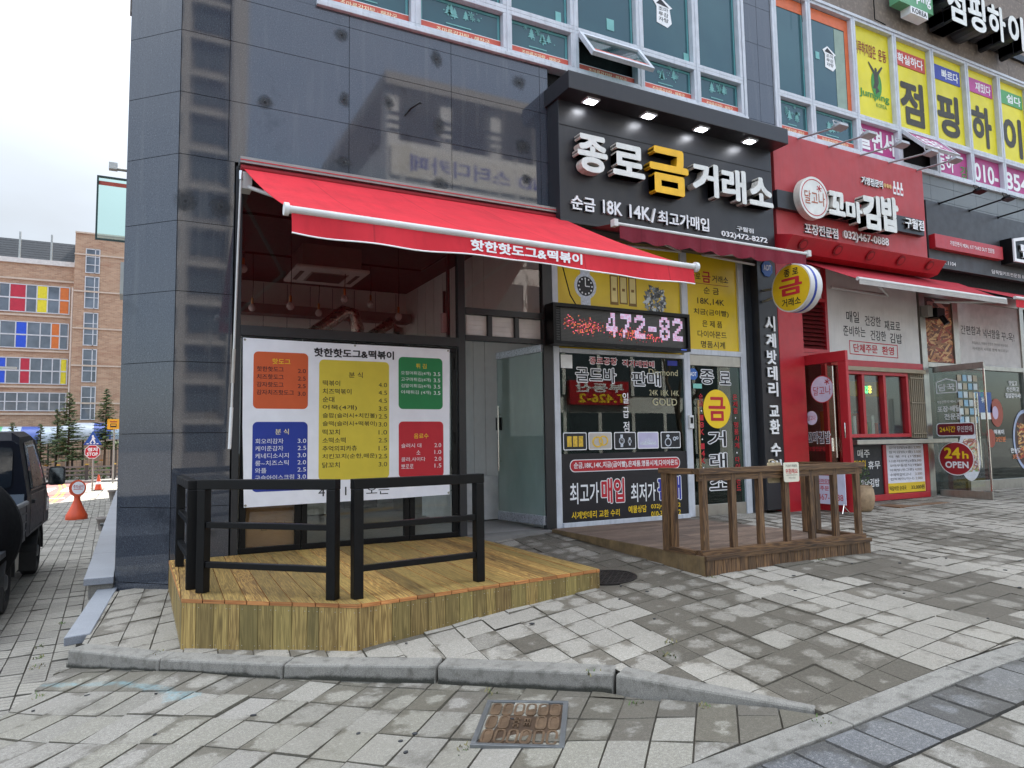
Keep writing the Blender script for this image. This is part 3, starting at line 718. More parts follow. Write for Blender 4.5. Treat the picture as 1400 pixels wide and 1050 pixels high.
for x, z in ((3.24, 5.9), (4.42, 5.87), (3.27, 5.04), (4.46, 5.0), (2.05, 5.9), (2.08, 5.12), (2.08, 4.37), (3.28, 4.3), (4.51, 4.56), (.42, 3.66), (.77, 3.65), (2.62, 5.2), (1.2, 4.9)):
    mb = MB(); w, h = g.uniform(.10, .17), g.uniform(.10, .2)
    mb.face([f0.p(x - w, z - h, .0015), f0.p(x + w, z - h, .0015), f0.p(x + w, z + h, .0015), f0.p(x - w, z + h, .0015)], STAIN, uv=[(0, 0), (1, 0), (1, 1), (0, 1)]); mb.ell(f0, x, z, .014, .014, 0, .004, BLACKIN, 10); mb.build('anchor_stain', BL)
mb = MB(); mb.raw([f0.p(.36, 4.84, .001), f0.p(1.5, 4.84, .001), f0.p(1.5, 4.88, .001), f0.p(.36, 4.90, .001)], [[0, 1, 2, 3]], STAIN); 
# ---- upper windows: one part per bay, with its frame, panes and stickers
STRIP = '조마루감자탕 · 해장국'
def star(mb, fr, a, b, r, m, d):
    for k in range(3):
        t = math.pi * k / 3 + .3; c, s = math.cos(t), math.sin(t); w = r * .13
        mb.prism(fr, [(a + c * r - s * w, b + s * r + c * w), (a - c * r - s * w, b - s * r + c * w), (a - c * r + s * w, b - s * r - c * w), (a + c * r + s * w, b + s * r - c * w)], d, d + .001, m)
def xtree(mb, fr, a, b, h, m, d):
    for k in range(3):
        w = h * (.38 - .09 * k); z = b + h * (.15 + .24 * k)
        mb.prism(fr, [(a - w, z), (a + w, z), (a, z + h * .42)], d + .0004 * k, d + .001 + .0004 * k, m)
    mb.box(fr, a - h * .06, a + h * .06, b, b + h * .15, d, d + .001, m)
def xmas(mb, fr, a0, a1, b0, d, seed):
    q = random.Random(seed); cx = (a0 + a1) / 2; w = a1 - a0
    for k in range(4): xtree(mb, fr, cx + w * q.uniform(-.18, .2), b0 + .1 + q.uniform(0, .07), q.uniform(.12, .17), TEALLT, d)
    for k in range(6): star(mb, fr, cx + w * q.uniform(-.28, .3), b0 + .2 + q.uniform(0, .22), q.uniform(.025, .05), TEALLT, d + .002)
    for k in range(9): mb.ell(fr, cx + w * q.uniform(-.3, .32), b0 + .12 + q.uniform(0, .3), .009, .009, d, d + .001, TEALLT, 8)
    mb.box(fr, cx - w * .2, cx + w * .14, b0 + .045, b0 + .06, d, d + .001, TEALLT)
FRM = .055
def upper_bay(a0, a1, zb, zm, zt, low, top, seed, strip=True):
    w = MB()
    w.frame(f0, a0 - .03, a1 + .03, zb, zm, FRM, -.12, .02, WHITEAL); w.frame(f0, a0 - .03, a1 + .03, zm + .002, zt, FRM, -.12, .018, WHITEAL)
    wn_ = w.build('window', BL, bevel=.006)
    for (b0, b1, kind) in ((zb, zm, low), (zm, zt, top)):
        p = MB(); m = {'teal': TEAL, 'lemon': LEMON, 'pink': PINK}.get(kind, TEAL)
        x0, x1, y0, y1 = a0 + .03, a1 - .03, b0 + FRM, b1 - FRM
        if kind == 'open': continue
        p.box(f0, x0, x1, y0, y1, -.09, -.07, m)
        if kind == 'teal':
            for (q0, q1, q2, q3) in ((x0 + .01, x1 - .01, y1 - .05, y1 - .02), (x0 + .01, x0 + .04, y0, y1 - .05), (x1 - .04, x1 - .01, y0, y1 - .05)): p.box(f0, q0, q1, q2, q3, -.07, -.066, TEALMID)
        p.build('pane', wn_)
    if strip:
        s = MB(); x0, x1 = a0 + .03, a1 - .03
        s.box(f0, x0, x1, zb + FRM, zb + FRM + .12, -.066, -.062, STRIPRED); s.box(f0, x0, x1, zb + FRM + .12, zb + FRM + .128, -.066, -.0615, TXTW)
        s.text(f0, STRIP, x0 + .2 * (x1 - x0), x1 - .14 * (x1 - x0), zb + FRM + .028, zb + FRM + .095, 0, -.060, M('cream lettering', 'f2e2b8', .6), .012, thin=True)
        s.build('sticker_strip', wn_)
        if low == 'teal':
            s = MB(); xmas(s, f0, x0 + .05, x1 - .05, zb + FRM + .12, -.064, seed); s.build('christmas_sticker', wn_)
    return wn_
ml = [1.80, 2.97, 4.25, 5.31, 6.46, 7.55, 8.53]
bays = []
for i in range(6):
    bays.append(upper_bay(ml[i] + (.04 if i else 0), ml[i + 1] - .04, 6.235, 6.83, 9.3, 'open' if i == 3 else 'teal', 'teal', i))
mb = MB(); mb.box(f0, 1.75, 8.58, 6.18, 6.236, -.12, .05, WHITEAL)
for x in ml[1:-1]: mb.box(f0, x - .012, x + .012, 6.236, 9.35, -.11, .028, WHITEAL)
mb.box(f0, 8.53, 8.585, 6.236, 9.35, -.12, .03, WHITEAL); mb.build('window_sill', BL, bevel=.006)
# the open bay
ow = MB(); ow.box(f0, 5.37, 6.41, 6.30, 6.78, -.29, -.2, BLACKIN); ow.build('painted_dark_opening', bays[3])  # black plate: the shade of the room behind is put into its colour
tl = R(36); of = Fr((0, -.02, 6.80), (1, 0, 0), (0, -math.sin(tl), -math.cos(tl)), (0, -math.cos(tl), math.sin(tl)))
ow = MB(); ow.frame(of, 5.37, 6.42, 0, .56, .05, -.03, .03, WHITEAL); ow.box(of, 5.40, 6.39, .03, .53, -.01, .0, Glass('greenish window glass', (.35, .55, .55), 1.6))
ow.box(of, 5.42, 6.37, .40, .51, .001, .004, STRIPRED)
ff = Fr(of.p(0, 0), of.r, -of.u, of.n); ow.text(ff, STRIP, 5.6, 6.2, -.49, -.425, 0, .006, TXTW, .012, thin=True)
ow.build('open_sash', bays[3])
def sticker(bay, a, b, w, h, m=TEALLT, d=-.064):
    q = MB(); q.box(f0, a, a + w, b, b + h, d, d + .002, m); q.build('paper_sticker', bay)
sticker(bays[2], 5.05, 6.93, .09, .15); sticker(bays[3], 5.92, 7.05, .13, .17); sticker(bays[4], 7.36, 6.92, .1, .14)
def shop_sticker(bay, a, b, s):
    q = MB(); q.prism(f0, [(a, b), (a + .5 * s, b - .1 * s), (a + .7 * s, b + .1 * s), (a + .62 * s, b + .62 * s), (a + .75 * s, b + .7 * s), (a + .2 * s, b + 1.0 * s), (a - .12 * s, b + .78 * s), (a + .02 * s, b + .6 * s)], -.064, -.062, TXTW)
    for k, tx in enumerate(('조마', '루감', '자탕')): q.text(f0, tx, a + .1 * s, a + .55 * s, b + (.48 - .2 * k) * s, b + (.64 - .2 * k) * s, 0, -.060, TXTB, .01, thin=True)
    q.prism(f0, [(a, b + .72 * s), (a + .6 * s, b + .66 * s), (a + .2 * s, b + .92 * s)], -.0612, -.0602, TXTB); q.build('shop_sticker', bay)
shop_sticker(bays[4], 6.85, 7.42, .42)
# right hand group
mr_ = [9.30, 10.15, 11.33, 12.50, 13.66, 14.82, 15.97, 17.12, 18.27]
kinds = [('teal', 'teal'), ('teal', 'teal'), ('pink', 'lemon'), ('open', 'lemon'), ('pink', 'lemon'), ('pink', 'lemon'), ('pink', 'lemon'), ('pink', 'lemon')]
rb = []
for i in range(8):
    rb.append(upper_bay(mr_[i] + .035, mr_[i + 1] - .035, 6.15, 6.83, 8.70, kinds[i][0], kinds[i][1], 20 + i, strip=i < 2))
mb = MB(); mb.box(f0, 9.23, 22, 6.09, 6.15, -.12, .05, WHITEAL); mb.box(f0, 9.23, 22, 8.70, 8.755, -.12, .04, WHITEAL); mb.box(f0, 9.235, 9.29, 6.15, 8.7, -.12, .03, WHITEAL)
for x in mr_[1:]: mb.box(f0, x - .01, x + .01, 6.15, 8.7, -.11, .028, WHITEAL)
mb.box(f0, 18.3, 30, 6.15, 8.7, -.3, -.05, TEAL); mb.build('window_sill', BL, bevel=.006)
q = MB(); ORG = M('orange film', (.66, .14, .04), .5)
q.box(f0, 9.35, 10.09, 8.42, 8.63, -.064, -.061, ORG); q.build('orange_film', rb[0])
q = MB(); q.box(f0, 10.21, 11.27, 8.42, 8.63, -.064, -.061, ORG); q.box(f0, 11.17, 11.27, 6.9, 8.42, -.064, -.061, ORG); q.build('orange_film', rb[1])
q = MB(); q.box(f0, 10.9, 11.16, 6.9, 8.4, -.067, -.065, M('pale curtain', (.28, .36, .30), .8)); q.build('curtain', rb[1])
shop_sticker(rb[1], 10.62, 7.62, .40); sticker(rb[1], 10.38, 7.72, .1, .13)
def film_text(bay, items):
    q = MB()
    for tx, a0, a1, b0, b1, m, bd in items: q.text(f0, tx, a0, a1, b0, b1, 0, -.066 + .003, m, bd, thin=True)
    q.build('lettering', bay)
GREYT = M('grey brown lettering', '3e3a30', .6)
EMB = M('green emblem', '3f8a3c', .6)
film_text(rb[2], [('지루하지않은', 11.45, 12.05, 8.1, 8.36, TXTBR, .02), ('운동', 12.12, 12.35, 8.1, 8.33, TXTBR, .02), ('Jumping', 11.52, 12.36, 7.28, 7.46, EMB, .025), ('KOREA', 11.98, 12.28, 7.18, 7.26, EMB, .01)])
q = MB(); q.ell(f0, 12.02, 7.62, .15, .26, -.066, -.0645, EMB, 28)
q.prism(f0, [(11.98, 7.42), (12.10, 7.50), (12.04, 7.56), (12.09, 7.66), (12.08, 7.80), (12.22, 7.98), (12.19, 8.0), (12.05, 7.86), (11.99, 7.86), (11.83, 8.02), (11.81, 8.0), (11.95, 7.80), (11.96, 7.64), (11.91, 7.52), (11.99, 7.53)], -.0644, -.0625, GREYT)
q.ell(f0, 12.02, 7.90, .035, .04, -.0644, -.0625, GREYT, 16); q.build('jumper_emblem', rb[2])
for i, (tg, big, m) in enumerate((('확실하다', '점', 'c24a3c'), ('빠르다', '핑', '3c4aa4'), ('재밌다', '하', 'b5418a'), ('쉽다', '이', '4f9a58'))):
    a0, a1 = mr_[i + 3] + .065, mr_[i + 4] - .065
    q = MB(); q.box(f0, a0, a1 - .06, 8.17, 8.47, -.067, -.058, M('tag film ' + tg, m, .5)); q.text(f0, tg, a0 + (.12 if i == 0 else .35), a1 - .12, 8.22, 8.42, 0, -.0565, TXTW, .03, thin=True); q.build('tag', rb[i + 3])
    film_text(rb[i + 3], [(big, a0 + .14, a1 - .16, 7.03, 7.92, GREYT, .045)])
film_text(rb[2], [('놀면서', 11.42, 12.42, 6.30, 6.72, TXTW, .04)]); 
film_text(rb[4], [('동하', 13.75, 14.3, 6.3, 6.66, TXTW, .03), ('강', 14.5, 14.75, 6.25, 6.5, EMB, .02)]); film_text(rb[5], [('010-', 14.98, 15.85, 6.28, 6.66, TXTW, .03)]); film_text(rb[6], [('854', 16.1, 17.0, 6.28, 6.66, TXTW, .03)])
ow = MB(); ow.box(f0, 12.54, 13.62, 6.2, 6.78, -.29, -.2, BLACKIN); ow.build('painted_dark_opening', rb[3])  # solid black sheet painted as the unlit inside of this bay
tl = R(42); of = Fr((0, -.02, 6.80), (1, 0, 0), (0, -math.sin(tl), -math.cos(tl)), (0, -math.cos(tl), math.sin(tl)))
ow = MB(); ow.frame(of, 12.55, 13.62, 0, .62, .05, -.03, .03, WHITEAL); ow.box(of, 12.58, 13.59, .03, .59, -.02, .01, PINK)
ff = Fr(of.p(0, 0), of.r, -of.u, of.n); ow.text(ff, '운동하', 12.75, 13.45, -.5, -.12, 0, .014, TXTW, .03, thin=True); ow.build('open_sash', rb[3])
# window cracked open round the corner, on the flank
cw = MB(); cf = Fr((-.83, 9.5, 5.62), (1, 0, 0), (0, 0, 1), (0, -1, 0))
cw.frame(cf, 0, .66, 0, 1.42, .035, -.03, .03, M('dark green frame', '27423d', .5)); cw.box(cf, .03, .63, .03, 1.39, -.008, 0, Glass('mint glass', (.80, .93, .88), 1.6)); cw.box(cf, .03, .63, 1.22, 1.31, .001, .004, STRIPRED)
cw.build('open_casement', BL)
mb = MB(); mb.tube([(-.13, .6, 4.11), (-.24, .6, 4.11)], .02, STEEL); mb.box(WLD, -.3, -.22, .52, .6, 4.08, 4.15, STEEL); mb.build('wall_bracket', BL)
mb = MB(); mb.box(WLD, -.2, -.13, 3.6, 3.72, 7.6, 7.95, BROWNST); mb.box(WLD, -.19, -.13, 1.9, 2.3, 3.0, 3.4, STEEL); mb.build('wall_vent', BL)

# old chewing gum, leaf scraps and weeds in the joints
mb = MB(); g = random.Random(77); GUM = M('old gum', (.03, .03, .032), .9)
for k in range(70):
    x, y = (g.uniform(-.6, 2.6), g.uniform(-4.6, -2.4)) if k < 26 else (g.uniform(1.2, 8), g.uniform(-5.3, -2.0))
    low_ = y < -1.9 - .86 * (x + .3) ; zf = z_low if low_ and x < 3 else z_plaza
    d = abs((x - K[0][0]) * (K[4][1] - K[0][1]) - (y - K[0][1]) * (K[4][0] - K[0][0])) / math.dist(K[0], K[4])
    if d < .28 or (x > 4.4 and y > -3.1) or (x < 3.7 and y > -3.05 and x > .3): continue
    r = g.uniform(.008, .02); mb.ell(Fr((x, y, zf(x, y) + .004), (1, g.uniform(-.5, .5), .05), (0, 1, 0), (0, 0, 1)), 0, 0, r, r * g.uniform(.6, 1), -.002, .003, GUM, 9)
mb.build('ground', kind='structure')
mb = MB(); WEED = [M('weed green', (.07, .12, .025), .7), M('weed dry', (.16, .14, .05), .7)]
spots = [(3.0, -4.35, 0), (3.15, -4.2, 0), (2.48, -4.30, 0), (-.46, -1.75, 1), (-.62, -1.0, 1), (-.64, -.6, 1), (-.62, -1.3, 1), (-.5, -2.2, 2), (2.55, -4.62, 2), (2.75, -4.95, 2), (1.95, -3.95, 2), (-.3, -1.62, 2), (3.0, -5.5, 0), (.2, -2.1, 0), (1.5, -4.6, 2), (4.6, -3.08, 0), (6.0, -3.1, 0), (-.56, .3, 1)]
for x, y, w in spots:
    for k in range(16):
        a = g.uniform(0, 6.28); px_, py_ = x + g.gauss(0, .022), y + g.gauss(0, .03); z = (z_plaza, z_street, z_low)[w](px_, py_) - .004; h = g.uniform(.008, .024)
        t_ = Vector((math.cos(a) * h * .8, math.sin(a) * h * .8, h)); s_ = Vector((-math.sin(a), math.cos(a), 0)) * .005; p = Vector((px_, py_, z)); mb.face([p - s_, p + s_, p + t_ + s_ * .4, p + t_ - s_ * .4], g.choice(WEED))
mb.build('weeds', label='sparse weeds sprouting from the paving joints', cat='weeds', kind='stuff')
# ================================================================== SHOP FRONTS (parts of the building)
def glass_box(mb, a0, a1, b0, b1, m, d=-.04, t=.008): mb.box(f0, a0, a1, b0, b1, d - t, d, m)
# ---- snack bar front
mb = MB()
for a0, a1, b0, b1 in ((.915, .985, -.05, 4.12), (3.505, 3.60, -.05, 4.04), (4.715, 4.86, -.05, 4.12)): mb.box(f0, a0, a1, b0, b1, -.09, .0, FRAME)
mb.box(f0, .985, 4.715, 4.04, 4.12, -.088, -.002, FRAME)
mb.box(f0, .985, 3.505, 2.285, 2.395, -.086, .004, FRAME); mb.box(f0, 3.60, 4.715, 2.375, 2.44, -.086, .004, FRAME)
mb.box(f0, 3.60, 4.715, 2.705, 2.785, -.086, .004, FRAME); mb.box(f0, 3.41, 3.44, 2.395, 4.04, -.16, -.1, FRAME)
for a in (3.945, 4.33): mb.box(f0, a - .03, a + .03, 2.44, 2.705, -.085, -.004, FRAME)
mb.build('shop_frame', BL, bevel=.004)
mb = MB(); glass_box(mb, .985, 3.505, 2.395, 4.04, GL_SHOP); w1 = mb.build('transom_window', BL)
mb = MB(); glass_box(mb, 3.60, 4.715, 2.785, 4.04, GL_SHOP); mb.build('transom_window', BL)
for a0, a1 in ((3.63, 3.915), (3.975, 4.30), (4.36, 4.70)):
    mb = MB(); mb.box(f0, a0, a1, 2.445, 2.70, -.07, -.05, PANEL)
    for k in range(4): mb.box(f0, a0 + .012, a1 - .012, 2.455 + .06 * k, 2.507 + .06 * k, -.05, -.044, PANEL)
    mb.build('louvre_panel', BL)
fx = [1.0, 1.635, 2.255, 2.875, 3.49]
for i in range(4):
    a0, a1 = fx[i] + .004, fx[i + 1] - .004
    mb = MB(); mb.frame(f0, a0, a1, -.02, 2.275, .062, -.075, -.02, BLACK)
    dd = mb.build('folding_door', BL, bevel=.004)
    mb = MB(); glass_box(mb, a0 + .06, a1 - .06, .045, 2.21, GL_DOOR, -.045, .006); mb.build('pane', dd)
    if i in (0, 3):
        mb = MB(); x = a0 + .02 if i == 0 else a1 - .02
        for z in (.12, 1.1, 2.0): mb.box(f0, x - .012, x + .012, z, z + .14, -.02, -.004, BLACK)
        mb.build('hinge', dd)
mb = MB(); CARD = M('brown cardboard', '8a6546', .85)
mb.box(f0, 1.06, 1.60, .02, .50, -.13, -.11, CARD); mb.text(f0, '한예지', 1.22, 1.48, .20, .29, 0, -.1085, M('faint pen', '5a4030', .8), .004, thin=True); mb.build('cardboard_sheet', label='brown cardboard sheet with pen writing behind the first folding door', cat='cardboard')
# room behind
mb = MB()
mb.box(WLD, .95, 4.83, .12, 5.6, -.05, -.015, M('grey tile floor', '95918d', .4)); mb.box(WLD, .95, 4.83, 5.5, 5.6, -.01, 4.2, WALLIN); mb.box(WLD, .9, .95, .12, 1.68, -.01, 4.2, WALLIN); mb.box(WLD, .9, .95, 1.68, 5.5, -.01, 1.25, WALLIN); mb.box(WLD, .9, .95, 1.68, 5.5, 3.45, 4.2, WALLIN)
mb.box(WLD, 4.78, 4.83, .12, 5.5, -.01, 4.2, WALLIN); mb.box(WLD, .95, 4.78, .12, 5.5, 4.12, 4.2, CEILIN)
for k in range(9): mb.box(WLD, 4.772, 4.78, 1.9 + .42 * k, 1.905 + .42 * k, 0, 4.1, PANEL) if k < 8 else None; mb.box(WLD, 1.2 + .42 * k, 1.207 + .42 * k, 5.492, 5.5, 0, 4.1, CEILIN)
mb.box(WLD, .95, 4.7, 5.0, 5.3, 3.45, 3.62, M('bulkhead', '6d625e', .8)); mb.build('interior', BL)
mb = MB(); mb.box(WLD, 4.0, 4.75, 1.45, 2.6, 0, .62, WHITE); mb.box(WLD, 4.0, 4.75, 3.0, 4.0, 0, 1.0, STEEL); mb.box(WLD, 1.3, 2.9, 3.8, 4.4, 0, 1.0, STEEL); mb.box(WLD, 3.3, 3.9, 4.6, 5.2, 0, 1.3, M('appliance grey', '4a4846', .5))
mb.build('counter', BL)
def dangling_bulb(x, y, z, top=4.0):
    t = thing('globe_bulb', 'x', 'light bulb', (x, y, z), 'bare globe bulbs hanging inside the snack bar')
    q = MB(); q.tube([(x, y, top), (x + .01, y, (top + z) / 2), (x, y, z + .14)], .006, BLACK, 5); q.build('cord', t)
    q = MB(); q.tube([(x, y, z + .15), (x, y, z + .05)], .018, M('copper socket', 'b0703a', .35, .8), 8); q.build('socket', t)
    q = MB(); q.lathe((x, y, z - .055), [(.001, 0), (.03, .008), (.052, .04), (.055, .06), (.045, .09), (.02, .115)], M('milky bulb', 'b9aaa6', .15), 14); q.build('globe', t); return t
bulbs = [(1.25, 2.0, 3.48, 'leftmost, beside the granite pier'), (1.51, 3.0, 3.15, 'second from the left, low down'), (1.87, 2.0, 3.02, 'left below the ceiling unit'),
         (2.48, 3.0, 3.14, 'smallest, before the duct bend'), (2.62, 2.0, 3.18, 'right below the ceiling unit'), (3.3, 3.0, 3.34, 'small, deeper behind on the right'), (3.42, 2.0, 2.98, 'rightmost, near the mullion')]
for x, y, z, s in bulbs:
    b = dangling_bulb(x, y, z); b['label'] = 'bare globe bulb hanging behind transom glass, ' + s
t = thing('ceiling_air_conditioner', 'square white cassette air conditioner hanging from the dark snack bar ceiling', 'air conditioner', (2.45, 2.3, 3.55))
mb = MB(); mb.box(WLD, 1.92, 2.95, 1.85, 2.85, 3.55, 3.60, M('aircon white', 'c9bdb6', .5)); mb.build('face_panel', t, bevel=.02)
mb = MB(); mb.box(WLD, 2.02, 2.85, 1.95, 2.75, 3.60, 3.92, M('aircon body', '6a615e', .6)); mb.build('body', t)
mb = MB(); mb.box(WLD, 2.17, 2.70, 2.07, 2.63, 3.540, 3.55, M('aircon grille', '8d827d', .6))
for k in range(14): mb.box(WLD, 2.19, 2.68, 2.09 + .038 * k, 2.105 + .038 * k, 3.534, 3.54, M('aircon slot', '4c4643', .7))
for q in ((1.96, 2.12, 2.02, 2.68), (2.75, 2.91, 2.02, 2.68)): mb.box(WLD, q[0] + .05, q[1] - .05, q[2] + .05, q[3] - .05, 3.545, 3.55, M('aircon slot', '4c4643', .7))
mb.build('grille', t)
mb = MB(); DUCT = M('spiral duct', 'b5a9a0', .28, .9, bump=.1, bscale=14)
mb.tube([(2.45, 3.4, 2.85), (3.0, 3.4, 3.28), (3.12, 3.4, 3.25), (3.2, 3.4, 3.0), (3.2, 3.4, 2.4)], .11, DUCT, 16); mb.build('steel_duct', label='thicker elbowed steel duct under the snack bar ceiling', cat='duct')
mb = MB(); mb.tube([(3.2, 3.0, 2.75), (3.65, 3.0, 3.08), (3.76, 3.0, 2.98), (3.78, 3.0, 2.5)], .085, DUCT, 16); mb.build('steel_duct', label='slimmer bent steel duct nearest the right wall of the snack bar', cat='duct')
t = thing('light_track', 'black rail frame hanging under the ceiling with bulb cords tied to it', 'light track', (2.6, 2.4, 3.95))
for p in (((1.1, 1.2, 4.0), (4.2, 1.2, 4.0)), ((1.1, 3.1, 4.0), (4.2, 3.1, 4.0)), ((1.1, 1.2, 4.0), (1.1, 3.1, 4.0)), ((4.2, 1.2, 4.0), (4.2, 3.1, 4.0))):
    mb = MB(); mb.tube(p, .02, BLACK, 6); mb.build('rail', t)
mb = MB(); mb.box(f0, 3.36, 3.43, 2.48, 2.72, -.22, -.14, M('pale pink alarm', 'b39a9a', .5)); mb.tube([f0.p(3.395, 2.72, -.18), f0.p(3.395, 3.0, -.18)], .02, BLACK, 6); mb.build('door_closer', BL)
# glass door, swung in
hd = Vector((-.142, .99, 0)).normalized(); gd = Fr((4.70, .02, 0), -hd, (0, 0, 1), (-.99, -.142, 0))
mb = MB(); mb.box(gd, -1.03, 0, .05, 2.37, -.006, .006, Milky('film covered door glass', (.80, .88, .86), 'c4d2cc', .45)); gdo = mb.build('glass_door', BL)
mb = MB(); FILM = M('film wrapped steel', 'b4b6bd', .3, .5, var=.25, scale=18); mb.box(gd, -1.03, 0, 2.28, 2.38, -.022, .022, FILM); mb.build('door_rail', gdo, bevel=.004); mb = MB(); mb.box(gd, -1.03, 0, .04, .16, -.022, .022, FILM); mb.build('door_rail', gdo, bevel=.004)
for s in (-1, 1):
    mb = MB(); mb.tube([gd.p(-.95 + .0, .72, s * .05), gd.p(-.95, 1.62, s * .05)], .014, CHROME, 10)
    for z in (.85, 1.5): mb.tube([gd.p(-.95, z, 0), gd.p(-.95, z, s * .05)], .009, CHROME, 6)
    mb.build('handle', gdo)
mb = MB(); mb.box(gd, -1.04, -.93, 1.28, 1.46, -.03, .03, BLACK); mb.build('lock', gdo)
mb = MB(); mb.box(WLD, 3.56, 4.75, -.22, .14, -.12, -.015, M('stone threshold', '77746f', .7)); mb.build('threshold', BL)

# ---- gold dealer front
mb = MB(); WJ = WHITEAL
for a0, a1, b0, b1 in ((4.865, 4.955, -.02, 4.0), (7.09, 7.205, 0, 4.0), (8.23, 8.345, -.04, 4.0)): mb.box(f0, a0, a1, b0, b1, -.1, 0, WJ)
mb.box(f0, 4.955, 7.09, 2.285, 2.345, -.098, .002, WJ); mb.box(f0, 7.205, 8.23, 2.36, 2.44, -.098, .002, WJ); mb.box(f0, 4.955, 7.09, -.04, .05, -.1, .03, WJ)
mb.build('window_frame', BL, bevel=.005)
mb = MB(); mb.box(f0, 8.345, 8.60, -.1, 4.05, -.1, .03, M('dark tiled pier', '2b2f34', .4, dirt=.3)); mb.build('pier', BL)
mb = MB(); glass_box(mb, 4.955, 7.09, .05, 2.285, GL_DARK, -.03); gw = mb.build('shop_window', BL)
mb = MB()
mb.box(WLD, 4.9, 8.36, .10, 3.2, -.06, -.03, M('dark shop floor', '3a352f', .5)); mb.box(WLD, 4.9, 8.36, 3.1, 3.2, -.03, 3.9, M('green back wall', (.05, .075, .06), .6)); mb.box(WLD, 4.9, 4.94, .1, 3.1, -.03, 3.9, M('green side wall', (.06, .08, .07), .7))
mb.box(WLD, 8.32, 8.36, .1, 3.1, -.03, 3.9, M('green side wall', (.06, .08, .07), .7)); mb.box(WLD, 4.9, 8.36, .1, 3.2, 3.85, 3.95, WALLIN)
mb.box(WLD, 5.2, 7.0, .9, 1.4, 0, .95, M('display counter', '4d5a50', .3)); mb.box(WLD, 5.15, 5.6, 2.4, 2.9, 0, 1.9, M('cabinet', '6f7a70', .5)); mb.box(WLD, 6.5, 6.8, 2.7, 3.1, .9, 2.2, M('poster', 'a8b0a0', .5)); mb.box(WLD, 6.0, 6.1, 2.6, 2.7, 0, 2.9, M('curtain grey', '9a9c90', .8))
mb.build('interior', BL)
def letter_outline(mb, fr, tx, a0, a1, b0, b1, d, m, mo, bold=.02, ob=.07):
    mb.text(fr, tx, a0 - .012, a1 + .012, b0 - .012, b1 + .012, 0, d, mo, ob, thin=True); mb.text(fr, tx, a0, a1, b0, b1, 0, d + .0025, m, bold, thin=True)
mb = MB()
letter_outline(mb, f0, '골드바', 5.22, 5.88, 1.90, 2.10, -.024, TXTB, TXTW); letter_outline(mb, f0, '판매', 6.15, 6.66, 1.87, 2.07, -.024, TXTB, TXTW)
letter_outline(mb, f0, '종로공장', 5.45, 5.90, 2.155, 2.245, -.024, TXTR, TXTW, .015, .05); letter_outline(mb, f0, '직거래판매', 6.0, 6.55, 2.14, 2.225, -.024, TXTR, TXTW, .015, .05)
for k, (tx, z) in enumerate((('일', 1.62), ('급', 1.42), ('점', 1.22))): mb.text(f0, tx, 5.98, 6.08, z, z + .15, 0, -.022, TXTW, .01, thin=True)
mb.box(f0, 4.99, 5.17, 2.08, 2.26, -.026, -.0245, WHITE); mb.box(f0, 6.8, 6.98, 2.18, 2.25, -.026, -.0245, TXTBL)
mb.text(f0, 'Diamond', 6.45, 6.98, 2.03, 2.12, 0, -.022, M('pale gold writing', 'b8b28c', .6), 0, thin=True); mb.text(f0, '24K 18K 14K', 6.45, 6.99, 1.74, 1.82, 0, -.022, M('pale gold writing', 'b8b28c', .6), 0, thin=True); mb.text(f0, 'GOLD', 6.5, 6.95, 1.6, 1.7, 0, -.022, M('pale gold writing', 'b8b28c', .6), 0, thin=True)
mb.build('lettering', gw)
# five small photo stickers
GOLD = M('printed gold', 'd9b23a', .4, var=.3, scale=30); SILV = M('printed silver', 'c6cbd4', .4, var=.3, scale=40); DKP = M('printed black', '1c1d22', .5)
def photo(a0, a1, bgm, draw):
    q = MB(); q.rrect(f0, a0, a1, .99, 1.225, .02, -.027, -.0235, TXTW); q.rrect(f0, a0 + .012, a1 - .012, 1.002, 1.213, .015, -.0235, -.0225, bgm); draw(q, (a0 + a1) / 2, 1.105); q.build('photo_sticker', gw)
def d_bars(q, x, z):
    for k in (-1, 0, 1): q.box(f0, x + .09 * k - .035, x + .09 * k + .035, z - .07, z + .07, -.0225, -.021 + .001 * (k == 0), GOLD)
def ringp(q, x, z, r, w, m, sx=1, d=-.0225):
    n = 28; o = [(x + r * sx * math.cos(2 * math.pi * k / n), z + r * math.sin(2 * math.pi * k / n)) for k in range(n)]; i_ = [(x + (r - w) * sx * math.cos(2 * math.pi * k / n), z + (r - w) * math.sin(2 * math.pi * k / n)) for k in range(n)]
    q.ring(f0, o, i_, d, d + .0014, m)
def d_rings(q, x, z): ringp(q, x - .045, z - .01, .075, .022, GOLD, 1.2); ringp(q, x + .05, z + .005, .07, .02, GOLD, 1.1, -.021)
def d_watch(q, x, z, s=1.0, d=-.0225, fr=None):
    fr = fr or f0
    q.box(fr, x - .022 * s, x + .022 * s, z - .09 * s, z + .09 * s, d, d + .001, SILV); q.ell(fr, x, z, .05 * s, .05 * s, d + .001, d + .002, SILV); q.ell(fr, x, z, .038 * s, .038 * s, d + .002, d + .0028, DKP)
    for k in range(12): a = math.pi * k / 6; q.box(fr, x + .03 * s * math.cos(a) - .003 * s, x + .03 * s * math.cos(a) + .003 * s, z + .03 * s * math.sin(a) - .003 * s, z + .03 * s * math.sin(a) + .003 * s, d + .0028, d + .0033, TXTW)
    q.box(fr, x - .002 * s, x + .002 * s, z, z + .028 * s, d + .0033, d + .0038, TXTW); q.box(fr, x, x + .02 * s, z - .002 * s, z + .002 * s, d + .0033, d + .0038, TXTW)
def d_2w(q, x, z): d_watch(q, x - .06, z, .95); d_watch(q, x + .075, z - .01, .62)
